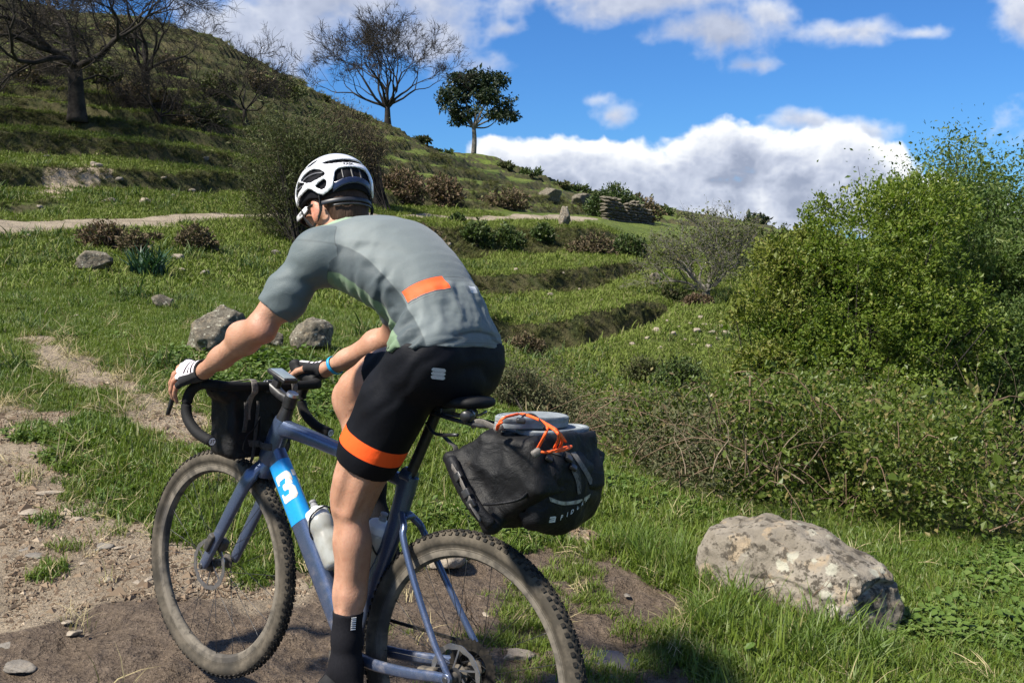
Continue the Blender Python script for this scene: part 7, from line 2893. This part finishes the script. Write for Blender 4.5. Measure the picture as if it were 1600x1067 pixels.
# ---- broom bush left of the rider, brown bush behind it
b_ = hit(470, 386)
db_ = math.hypot(b_[0], b_[1])
wl_ = lambda x, y, dd=0: at(x, y, db_ + dd) - b_
SB = lambda x, y, rx, ry, dd=0: (wl_(x, y, dd), (pxr(rx, db_), pxr(rx, db_) * .8, pxr(ry, db_)))
shrub('broom_bush', b_, [SB(430, 255, 62, 80), SB(470, 215, 60, 55), SB(490, 290, 80, 85), SB(425, 325, 45, 50), SB(470, 350, 60, 40), SB(525, 285, 42, 60)], 4600, 9, .085, .16, L_BROOM, M_TWIGD,
      'dark olive broom bush beside the far track left of the helmet', 'bush', 241, shell=.3, gap=1.6, thr=.36, tw=.16, stems=160, srad=.018, up=1.0, twr=.005)
b_ = hit(570, 340) + np.array([0, 5, .3])
db_ = math.hypot(b_[0], b_[1])
b_[2] = ground_z(b_[0], b_[1])
shrub('brown_bush', b_, [SB(540, 205, 42, 36), SB(570, 240, 36, 36), SB(510, 185, 30, 28), SB(585, 225, 28, 26), SB(555, 260, 40, 36)], 2200, 5, .11, .14, L_HEATH, M_TWIGD,
      'brown nearly leafless bush behind the olive broom bush', 'bush', 243, shell=.3, gap=.9, thr=.36, tw=.30, stems=140, srad=.02, up=.9, twr=.008)


# ---- smaller bushes: photo centre x, foot y, half width, height (px)
def mound(name, x, yb, hw, h, lm, label, cat, seed, n=500, per=9, size=.0024, group=None, asp=.5, dist=None):
    n = int(n * 1.15)
    p = hit(x, yb)
    if dist:
        p = at(x, yb, dist)
        p[2] = ground_z(p[0], p[1])
    d = math.hypot(p[0], p[1])
    rw_, hh = pxr(hw, d), pxr(h, d)
    lob_ = [((0, rw_ * .4, hh * .40), (rw_ * .75, rw_ * .7, hh * .55)), ((-rw_ * .45, rw_ * .3, hh * .3), (rw_ * .55, rw_ * .5, hh * .42)), ((rw_ * .45, rw_ * .35, hh * .28), (rw_ * .55, rw_ * .5, hh * .4))]
    return shrub(name, p, lob_, n, per, size * d * 1.1, asp, lm, M_TWIGD, label, cat, seed, group, shell=.35, gap=3.0 / max(rw_, .2), thr=.33, tw=.10 * rw_ + .02, stems=24, srad=.012 * rw_ + .003, twr=.0006 * d * .35)


mound('heather_bush', 303, 392, 28, 36, L_HEATH, 'round grey brown heather bush standing alone in the meadow', 'bush', 301, 520)
mound('bracken_bank', 158, 388, 34, 40, L_RUST, 'brown dead bracken on the bank under the track, left one', 'bracken', 303, 420)
mound('bracken_bank', 205, 398, 24, 34, L_HEATH, 'brown dead bracken lower on the bank, next to the meadow rock', 'bracken', 304, 300)
mound('heather_bush', 236, 378, 14, 12, L_HEATH, 'tiny dark tuft of heather below the track', 'bush', 305, 120)
mound('bracken_bank', 628, 318, 38, 58, L_RUST, 'rusty bracken mound on the slope just right of the helmet', 'bracken', 307, 560)
mound('bracken_bank', 690, 322, 32, 50, L_RUST, 'rusty bracken mound further right along the slope', 'bracken', 309, 420)
mound('bracken_bank', 790, 326, 40, 30, L_HEATH, 'low brown bracken on the slope above the far track', 'bracken', 310, 300)
mound('green_bush', 745, 385, 26, 42, L_DARK, 'dark green leafy bush on the bank right of the shoulder', 'bush', 311, 420)
mound('green_bush', 715, 350, 12, 15, L_DARK, 'small dark bush at the near edge of the far track', 'bush', 312, 140)
mound('green_bush', 792, 392, 26, 40, L_DARK, 'greyish green bush on the bank below the track', 'bush', 313, 360)
mound('green_bush', 848, 380, 17, 32, L_DARK, 'round dark green bush under the standing stone', 'bush', 314, 320)
mound('heather_bush', 655, 395, 40, 42, L_HEATH, 'brown scrub on the bank beside the back of the rider', 'bush', 315, 420)
mound('heather_bush', 925, 398, 36, 30, L_HEATH, 'brown scrub mound on the bank above the top field', 'bush', 317, 360)
mound('heather_bush', 985, 402, 32, 36, L_DARK, 'dark scrub mound at the right end of the top field', 'bush', 318, 360)
mound('ivy_bush', 960, 352, 44, 50, L_DARK, 'dark ivy heaped over the ruined stone wall', 'ivy', 319, 900, dist=63.5)
mound('ivy_bush', 1000, 358, 34, 40, L_HEATH, 'brown bramble over the right end of the ruined wall', 'ivy', 320, 400, dist=66)
mound('heather_bush', 1052, 475, 24, 22, L_BROOM, 'olive tuft of scrub at the foot of the spreading tree', 'bush', 321, 220)
mound('heather_bush', 1092, 478, 22, 16, L_RUST, 'rusty tuft of scrub under the spreading tree', 'bush', 322, 200)
mound('heather_bush', 1012, 600, 40, 40, L_BROOM, 'olive scrub at the near edge of the lowest field', 'bush', 323, 420)
mound('green_bush', 1065, 612, 46, 50, L_DARK, 'dark green shrub between lowest field and the thicket', 'bush', 324, 520)
mound('scrub_bush', 806, 640, 50, 72, L_SCRUB, 'grey green dry scrub on the grassy edge right of the saddle', 'bush', 325, 700, size=.0022)
mound('scrub_bush', 862, 652, 46, 50, L_SCRUB, 'lower dry scrub at the start of the thicket', 'bush', 326, 520, size=.0022)
mound('scrub_bush', 820, 556, 34, 34, L_HEATH, 'brown scrub on the foot of the lower field bank', 'bush', 327, 320)
UH = [(280, 200), (320, 190), (255, 175), (200, 160), (160, 130), (60, 110), (20, 60), (330, 150), (400, 140), (62, 40), (110, 70), (180, 60), (260, 110), (440, 150), (30, 130)]
for k, (x, y) in enumerate(UH):
    mound('scrub_bush', x, y, 26 + (k * 7) % 14, 26 + (k * 5) % 12, (L_HEATH, L_BROOM, L_HEATH)[k % 3], 'dark scrub bush among the bare trees on the upper hillside, ' + nth([q_[0] for q_ in UH], k), 'bush', 340 + k, 220, 6, group='scrub bushes on the upper hillside')
sk = [(505, 150), (560, 180), (660, 216), (690, 226), (790, 254), (830, 268), (880, 285), (905, 292), (935, 301), (975, 312), (1010, 320), (1040, 327), (1075, 335), (1180, 358), (1215, 366), (1260, 374), (1300, 376)]
for k, (x, y) in enumerate(sk):
    mound('skyline_bush', x, y + 8, 11 + (k * 5) % 9, 7 + (k * 3) % 6, L_DARK if k % 2 else L_BROOM, 'dark bush breaking the skyline of the hill, ' + nth([q_[0] for q_ in sk], k) + ' along it', 'bush', 370 + k, 110, 6, group='bushes along the skyline of the hill')


# ---- bare trees
def bare_tree(x, yb, h_px, label, seed, mat, d=None, trunk=.14, n0=5, lev=5, spread=.62, up=.2, wander=.3, kids=3, r=.03, lean=0.0, shrink=.70, droop=0.0, first=.42, rmin=.006, name='bare_tree', twigs=3):
    p = hit(x, yb) if d is None else np.array([*at(x, yb, d)[:2], 0])
    p[2] = ground_z(p[0], p[1]) - .1
    dd = math.hypot(p[0], p[1])
    H = pxr(h_px, dd)
    e = empty(name, None, label, 'tree')
    e.location = p
    wd = Wood(seed)
    tr = H * r
    th = H * trunk
    tp = spline([(0, 0, 0), (lean * th * .3, .0, th * .5), (lean * th, 0, th)], 10)
    MB().sweep(tp, np.linspace(tr * 1.45, tr, 10) * (1 + .25 * (np.linspace(1, 0, 10) ** 4)), n=12).build('trunk', mat, e)
    for k in range(n0):
        a = k * 2.399 + wd.rs.normal(0, .3)
        an = first * 1.3 * math.sqrt((k + .4) / n0) * wd.rs.uniform(.9, 1.1)
        wd.branch(tp[-1] - (0, 0, th * .1 * wd.rs.rand()), (math.sin(an) * math.cos(a) + lean * .3, math.sin(an) * math.sin(a), math.cos(an)), H * .36 * wd.rs.uniform(.85, 1.1), tr * wd.rs.uniform(.42, .62), 0, lev, up=up, wander=wander, spread=spread, kids=kids, shrink=shrink, npt=6, droop=droop, rmin=rmin * dd / 60)
    if twigs:
        wd.sprout((lev,), twigs, H * .055, rmin * dd / 60 * .62)
    V, F = wd.mesh((7, 6, 5, 4, 3, 3, 3, 3, 3))
    mesh_np('crown', V, F, mat, e)
    return e, wd, p, dd


bare_tree(606, 216, 158, 'round crowned bare tree on the skyline above the helmet', 401, M_TWIGD, n0=13, lev=6, first=.86, spread=.50, up=.12, trunk=.20, r=.024, shrink=.66, kids=2, rmin=.013, wander=.30, d=78, twigs=2)
bare_tree(121, 188, 300, 'large dark bare tree with thick trunk on the left hillside', 403, M_TWIGD, n0=8, lev=5, first=1.05, spread=.62, up=.06, trunk=.26, r=.028, shrink=.70, wander=.42, droop=.22, kids=3, rmin=.012)
bare_tree(226, 152, 190, 'bare tree behind the large one, branches against the clouds', 405, M_TWIGD, n0=8, lev=6, first=.9, kids=2, spread=.60, up=.10, trunk=.22, r=.026, shrink=.70, wander=.4, lean=.1, rmin=.012)
bare_tree(383, 196, 122, 'small crooked bare tree left of the broom bush', 407, M_TWIGD, n0=6, lev=4, first=.95, spread=.66, up=.12, trunk=.22, r=.024, wander=.42, rmin=.012)
bare_tree(250, 196, 120, 'low bare thorn tree on the terrace below the others', 409, M_TWIGD, n0=6, lev=4, first=1.05, spread=.7, up=.05, trunk=.15, r=.024, wander=.42, rmin=.012)
bare_tree(1112, 352, 48, 'slender bare sapling standing behind the spreading tree', 411, M_TWIGD, n0=6, lev=3, first=.55, spread=.45, up=.5, trunk=.1, r=.016, d=46, rmin=.012)
# a few loose leaves hang on the spreading tree in the fields
e, wd, p, dd = bare_tree(1103, 468, 150, 'spreading old tree with sparse yellow green leaves in the fields', 413, M_BARKG, n0=10, lev=4, first=1.15, spread=.62, up=.22, trunk=.12, r=.034, wander=.4, shrink=.70, rmin=.012)
rs = np.random.RandomState(414)
tips = np.concatenate([q_[1:] for lv in (3, 4) for q_, _ in wd.lines.get(lv, [])])
tips = tips[rs.rand(len(tips)) < .55]
pp = np.repeat(tips, 2, 0) + rs.normal(0, .09, (len(tips) * 2, 3))
V, F = leaf_quads(pp, rs.normal(0, 1, pp.shape) + (0, 0, .3), .070, .6, rs)
mesh_np('leaves', V, F, L_FIG, e, smooth=False)


# ---- far trees with leaves
def clump_tree(name, x, yb, h_px, blobs, label, seed, lm, d=None, trunk_r=.02, n=700, per=14, size=.0030, bmat=None, lean=0, thr=.40):
    p = hit(x, yb) if d is None else np.array([*at(x, yb, d)[:2], 0])
    p[2] = ground_z(p[0], p[1]) - .1
    dd = p[1]
    e = empty(name, None, label, 'tree')
    e.location = p
    rs = np.random.RandomState(seed)
    H = pxr(h_px, dd)
    lob_ = []
    for (bx, by, rx, ry) in blobs:
        c = at(bx, by, dd) - p + np.array([0, rs.normal(0, .06) * H, 0])
        lob_.append((c, (pxr(rx, dd), pxr(rx, dd) * .9, pxr(ry, dd))))
    P, D = lobes_sample(lob_, n * len(blobs) // 3, rs, .35, 6.0 / H, thr, seed)
    pos = (P[:, None] + rs.normal(0, .022 * H, (len(P), per, 3)) * (1, 1, .6)).reshape(-1, 3)
    V, F = leaf_quads(pos, rs.normal(0, 1, pos.shape), size * dd, .5, rs)
    mesh_np('crown', V, F, lm, e, smooth=False)
    Vs, Fs, n0 = [], [], 0
    mb = MB()
    top = np.array(lob_[0][0])
    fork = np.array([lean * H, 0, H * .36])
    mb.sweep(spline([(0, 0, 0), fork * .5 + (0.01 * H, 0, 0), fork], 10), np.linspace(trunk_r * 1.5, trunk_r, 10) * H, n=10)
    for c, r_ in lob_:
        mid = fork * .55 + np.array(c) * .45 + rs.normal(0, .02 * H, 3) - (0, 0, .02 * H)
        mb.sweep(spline([fork - (0, 0, .05 * H), mid, c], 9), np.linspace(trunk_r * .55, trunk_r * .15, 9) * H, n=6)
    mb.build('trunk', bmat or M_BARKD, e)
    return e


clump_tree('eucalyptus_tree', 740, 240, 134, [(745, 125, 28, 16), (720, 128, 22, 13), (772, 128, 20, 14), (706, 150, 22, 13), (738, 148, 26, 15), (768, 152, 24, 14), (788, 160, 20, 14), (700, 172, 18, 10), (724, 178, 22, 12), (752, 178, 24, 12), (782, 184, 24, 10), (800, 180, 11, 8), (712, 190, 14, 7), (690, 155, 10, 8)],
           'dark eucalyptus tree with bare lower trunk alone on the skyline', 421, L_EUC, n=230, per=12, size=.0030, bmat=M_BARKG, trunk_r=.021, thr=.45, d=104)
clump_tree('round_tree', 1182, 360, 32, [(1182, 342, 15, 9), (1172, 346, 10, 7), (1192, 346, 10, 7)], 'small dark round tree on the far skyline', 423, L_EUC, n=220, per=9, size=.0030, d=120, trunk_r=.03)
clump_tree('hazy_tree', 1222, 392, 48, [(1220, 362, 18, 14), (1210, 372, 14, 12), (1235, 370, 14, 12), (1224, 380, 20, 10)], 'grey thin leaved tree beyond the fields, left of the green shrubs', 425, L_BROOM, n=160, per=8, size=.0026, d=80, trunk_r=.02, thr=.45)
clump_tree('hazy_tree', 1160, 400, 40, [(1150, 372, 30, 14), (1185, 372, 26, 14), (1210, 388, 22, 12), (1170, 385, 36, 12)], 'dull green low trees behind the spreading tree', 427, L_BROOM, n=240, per=9, size=.0030, d=60, trunk_r=.02)

# ---------------------------------------------------------------- grass and weeds (instanced tufts)
def proto(name, V, F, mat):
    return mesh_np(name, V, F, mat, link_it=False, smooth=False)


def blades(n, h, spread, width, rs, bend=.6, var=.35):
    """curved blades, three segments each"""
    a = rs.uniform(0, 6.283, n)
    r = spread * np.sqrt(rs.rand(n))
    base = np.stack([np.cos(a) * r, np.sin(a) * r, np.zeros(n) - .006], -1)
    b = rs.uniform(0, 6.283, n)
    out_ = np.stack([np.cos(b), np.sin(b), np.zeros(n)], -1)
    hh = h * np.exp(rs.normal(0, var, n))
    bd = bend * rs.uniform(.2, 1.3, n)
    side = np.stack([-np.sin(b), np.cos(b), np.zeros(n)], -1)
    tw = rs.normal(0, .5, (n, 1))
    side = side + out_ * tw
    side /= np.linalg.norm(side, axis=1)[:, None]
    V, F = [], []
    ts = (0, .38, .72, 1.0)
    ws = (.8, 1.0, .68, .0)
    pts = []
    for t, w in zip(ts, ws):
        c = base + np.array([0, 0, 1]) * (hh * (t - .35 * bd * t * t))[:, None] + out_ * (hh * bd * t * t)[:, None]
        pts.append((c - side * width * w * .5, c + side * width * w * .5))
    V = np.stack([pts[0][0], pts[0][1], pts[1][0], pts[1][1], pts[2][0], pts[2][1], pts[3][0]], 1)
    k = np.arange(n) * 7
    F4 = np.concatenate([np.stack([k, k + 1, k + 3, k + 2], -1), np.stack([k + 2, k + 3, k + 5, k + 4], -1)])
    F3 = np.stack([k + 4, k + 5, k + 6], -1)
    return V.reshape(-1, 3), [F4, F3]


def weeds(n, spread, size, hgt, rs):
    a = rs.uniform(0, 6.283, n)
    r = spread * np.sqrt(rs.rand(n))
    P = np.stack([np.cos(a) * r, np.sin(a) * r, hgt * rs.uniform(.3, 1.0, n)], -1)
    b = rs.uniform(0, 6.283, n)
    D = np.stack([np.cos(b), np.sin(b), rs.normal(.1, .25, n)], -1)
    S_ = np.stack([-np.sin(b), np.cos(b), rs.normal(0, .15, n)], -1)
    s = (size * np.exp(rs.normal(0, .3, n)))[:, None]
    V = np.stack([P, P + D * s * .35 + S_ * s * .42 + (0, 0, .003), P + D * s * .8 + S_ * s * .30, P + D * s, P + D * s * .8 - S_ * s * .30, P + D * s * .35 - S_ * s * .42 + (0, 0, .003)], 1)
    k = np.arange(n) * 6
    return V.reshape(-1, 3), [np.stack([k, k + 1, k + 2, k + 3], -1), np.stack([k, k + 3, k + 4, k + 5], -1)]


G_GRASS = leaf_mat('grass_blades', (.078, .124, .013), (.146, .194, .029), (.19, .18, .07), .5, .30, .35)
G_GRASSD = leaf_mat('lush_grass_blades', (.052, .100, .012), (.104, .158, .022), (.13, .17, .05), .5, .28, .35)
G_STRAW = leaf_mat('straw_blades', (.30, .245, .13), (.40, .33, .19), (.16, .17, .05), .7, .15)
G_WEED = leaf_mat('clover_leaves', (.048, .094, .014), (.100, .152, .028), (.14, .18, .05), .5, .22)
G_FAR = leaf_mat('far_grass', (.090, .132, .017), (.148, .184, .031), (.16, .15, .06), .7, .2)


def scatter(name, P, scl, rs, pr, tilt=.12, squash=None):
    n = len(P)
    me = bpy.data.meshes.new(name)
    me.vertices.add(n)
    me.vertices.foreach_set('co', np.asarray(P, np.float32).ravel())
    a = me.attributes.new('rot', 'FLOAT_VECTOR', 'POINT')
    a.data.foreach_set('vector', np.stack([rs.normal(0, tilt, n), rs.normal(0, tilt, n), rs.uniform(0, 6.283, n)], -1).astype(np.float32).ravel())
    a = me.attributes.new('scl', 'FLOAT_VECTOR', 'POINT')
    sv = np.repeat(np.asarray(scl)[:, None], 3, 1) if squash is None else np.stack([scl, scl, scl * squash], -1)
    a.data.foreach_set('vector', sv.astype(np.float32).ravel())
    o = bpy.data.objects.new(name, me)
    COL.objects.link(o)
    ng = bpy.data.node_groups.new('scatter_' + name, 'GeometryNodeTree')
    ng.interface.new_socket('Geometry', in_out='INPUT', socket_type='NodeSocketGeometry')
    ng.interface.new_socket('Geometry', in_out='OUTPUT', socket_type='NodeSocketGeometry')
    N_ = ng.nodes
    gi, go = N_.new('NodeGroupInput'), N_.new('NodeGroupOutput')
    ip = N_.new('GeometryNodeInstanceOnPoints')
    oi = N_.new('GeometryNodeObjectInfo')
    oi.inputs['Object'].default_value = pr
    oi.inputs['As Instance'].default_value = True
    ra, sa = N_.new('GeometryNodeInputNamedAttribute'), N_.new('GeometryNodeInputNamedAttribute')
    for nd, nm in ((ra, 'rot'), (sa, 'scl')):
        nd.data_type = 'FLOAT_VECTOR'
        nd.inputs['Name'].default_value = nm
    L_ = ng.links
    L_.new(gi.outputs[0], ip.inputs['Points'])
    L_.new(oi.outputs['Geometry'], ip.inputs['Instance'])
    L_.new(ra.outputs[0], ip.inputs['Rotation'])
    L_.new(sa.outputs[0], ip.inputs['Scale'])
    L_.new(ip.outputs[0], go.inputs[0])
    md = o.modifiers.new('scatter', 'NODES')
    md.node_group = ng
    o['kind'] = 'stuff'
    return o


def fan_points(n, d0, d1, rs, a0=-.66, a1=.64):
    d = np.sqrt(rs.uniform(d0 * d0, d1 * d1, n))
    az = rs.uniform(a0, a1, n)
    return np.sin(az) * d, np.cos(az) * d, d


def grow(name, n, d0, d1, pr, seed, scale, keep, var=.25, squash=None, tilt=.12, steep=False):
    rs = np.random.RandomState(seed)
    x, y, d = fan_points(n, d0, d1, rs)
    di, we, ro = masks(x, y)
    w = keep(x, y, d, di, we, ro)
    k = rs.rand(n) < w
    x, y, d = x[k], y[k], d[k]
    z, ri = ground_z(x, y, True)
    if steep:
        k = ri < .3
        x, y, d, z = x[k], y[k], d[k], z[k]
    s = scale(x, y, d) if callable(scale) else np.full(len(x), scale)
    s = s * np.exp(rs.normal(0, var, len(x)))
    return scatter(name, np.stack([x, y, z], -1), s, rs, pr, tilt, squash)


rs_ = np.random.RandomState(900)
PT = [proto('grass_tuft', *blades(38, .043, .058, .0042, rs_, .75), G_GRASS), proto('grass_tuft', *blades(34, .037, .06, .0046, rs_, .95), G_GRASSD)]
PL = proto('long_grass_tuft', *blades(42, .150, .060, .0050, rs_, .75), G_GRASSD)
PS_ = proto('straw_tuft', *blades(16, .10, .05, .0030, rs_, 1.1), G_STRAW)
PW = proto('weed_patch', *weeds(34, .075, .019, .030, rs_), G_WEED)
PF = proto('far_tuft', *blades(30, .062, .17, .014, rs_, .9), G_FAR)
PB = proto('bank_tuft', *blades(40, .21, .20, .017, rs_, 1.2), leaf_mat('bank_grass', (.050, .062, .014), (.105, .110, .030), (.12, .09, .05), .8, .12))
PB2 = proto('bank_scrub', *leaf_quads(*(lambda P_: (P_, P_ + rs_.normal(0, .4, P_.shape)))(rs_.normal(0, 1, (150, 3)) * (.30, .30, .16) + (0, 0, .16)), .12, .5, rs_), L_BROOM)
LONG = [hit(1060, 905)[:2], hit(1120, 915)[:2], hit(1110, 960)[:2], hit(1190, 985)[:2], hit(1260, 1010)[:2], hit(1330, 1040)[:2], hit(1000, 880)[:2], hit(1150, 1040)[:2], hit(1240, 1050)[:2]]
BRF = [hit(x, y)[:2] for x, y, _ in front]


def near_long(x, y):
    P = np.stack([x, y], -1)
    return sstep(.26 - line_dist(P, [LONG[6], LONG[0], LONG[1], LONG[2], LONG[3], LONG[4], LONG[5]]), -.12, .18)


def lush(x, y):
    return sstep(fbm(x / .6, y / .6, oct=3, seed=61), .40, .56)


def under(x, y):
    """bare ground under the thicket"""
    P = np.stack([x, y], -1)
    yy_ = np.interp(x, [b[0] for b in BRF], [b[1] for b in BRF])
    return (y > yy_ + .55) & (x > BRF[0][0]) & (y < 12.5)


turf = lambda x, y, d, di, we, ro: (1 - sstep(di, .30, .80)) * (1 - ro) * (.35 + .65 * sstep(fbm(x / .35, y / .35, oct=3, seed=62), .36, .52)) * ~under(x, y)
grow('grass', 35000, 2.5, 6.2, PT[0], 901, lambda x, y, d: (.85 + .35 * near_long(x, y) + .25 * lush(x, y)) * (1 - .25 * (x > 1.35)), lambda *a: turf(*a))
grow('grass', 30000, 2.5, 6.5, PT[1], 902, 1.0, lambda x, y, d, di, we, ro: turf(x, y, d, di, we, ro) * (.25 + .75 * lush(x, y)))
grow('grass', 61000, 6.0, 14.5, PT[0], 903, lambda x, y, d: .50 + .031 * d, lambda *a: turf(*a))
grow('grass', 30000, 6.2, 15, PT[1], 904, lambda x, y, d: .54 + .033 * d, lambda x, y, d, di, we, ro: turf(x, y, d, di, we, ro) * lush(x, y))
grow('long_grass', 7000, 2.6, 6.5, PL, 905, .66, lambda x, y, d, di, we, ro: turf(x, y, d, di, we, ro) * np.maximum(near_long(x, y), .03 * (x > .5) * (x < 1.3) * lush(x, y)))
grow('weeds', 17500, 2.5, 9.5, PW, 906, lambda x, y, d: .85 + .04 * d, lambda x, y, d, di, we, ro: (1 - sstep(di, .3, .7)) * sstep(fbm(x / .8, y / .8, oct=3, seed=63), .50, .60) * ~under(x, y))
grow('dry_grass', 6500, 2.5, 11, PS_, 907, lambda x, y, d: .8 + .05 * d, lambda x, y, d, di, we, ro: (sstep(di, .12, .35) * (1 - sstep(di, .6, .95)) * .7 + .06) * ~under(x, y), tilt=.5)
# sparse tufts creeping into the path and mud
grow('grass', 16000, 2.5, 6.2, PT[0], 908, .66, lambda x, y, d, di, we, ro: sstep(x, -.75, -.35) * sstep(di, .4, .7) * sstep(fbm(x / .30, y / .30, oct=3, seed=64) + .09 * sstep(x, -.6, .1), .58, .66) * .8)
grow('far_grass', 70000, 13.5, 48, PF, 909, lambda x, y, d: .75 + .012 * d, lambda x, y, d, di, we, ro: (1 - ro) * (1 - di) * .9 * (np.arctan2(x, y) < .42), steep=True)
# growth on the faces of the terraces and field banks
rs = np.random.RandomState(910)
x, y, d = fan_points(160000, 18, 110, rs)
zz, ri = ground_z(x, y, True)
k = np.where((ri > .6) & (d < 75) & (rs.rand(len(x)) < .55))[0]
rs.shuffle(k)
k1, k2 = k[:8000], k[8000:9000]
scatter('bank_grass', np.stack([x[k1], y[k1], zz[k1]], -1), (.36 + .006 * d[k1]) * np.exp(rs.normal(0, .3, len(k1))), rs, PB, .5)
scatter('bank_scrub', np.stack([x[k2], y[k2], zz[k2]], -1), (.30 + .006 * d[k2]) * np.exp(rs.normal(0, .35, len(k2))), rs, PB2, .3)

x, y, d = fan_points(60000, 18, 42, rs)
zz, ri = ground_z(x, y, True)
k = np.where(ri > .45)[0][:6000]
scatter('hanging_grass', np.stack([x[k], y[k], zz[k]], -1), (.29 + .003 * d[k]) * np.exp(rs.normal(0, .3, len(k))), rs, PB, .5)
# darker weeds and tussocks scattered over the meadow
PM = proto('meadow_tussock', *blades(46, .085, .10, .0095, rs_, 1.0), leaf_mat('tussock_blades', (.040, .080, .016), (.082, .118, .028), (.16, .14, .06), .6, .2))
grow('tussocks', 6500, 6, 34, PM, 911, lambda x, y, d: .7 + .028 * d, lambda x, y, d, di, we, ro: turf(x, y, d, di, we, ro) * sstep(fbm(x / 1.8, y / 1.8, oct=3, seed=65), .46, .60), steep=True)
# dark strap-leaved clump in the meadow
rs = np.random.RandomState(915)
p = hit(232, 430)
dd = math.hypot(p[0], p[1])
V, F = blades(150, pxr(42, dd), pxr(26, dd), .030, rs, .85, .2)
o = mesh_np('leafy_clump', V, F, leaf_mat('strap_leaves', (.020, .055, .030), (.040, .085, .045), None, .45, .15), smooth=False)
o.location = p
tag(o, 'dark blue green clump of strap leaves in the meadow', 'plant')
# dry stalks by the wheel and at the thicket edge
for (x, y, nn, hh, sd, lb) in ((1235, 985 - 5, 10, .22, 921, 'thorny dry twig lying in the grass at the boulder foot'), (752, 1000, 9, .20, 922, 'dry stalks standing in the mud behind the rear wheel')):
    stalks('dry_stalks', hit(x, y), nn, hh * .6, (.05, .05), .0016, 1, M_CANE, lb, 'dry stalks', sd)
print('SCRIPT DONE')
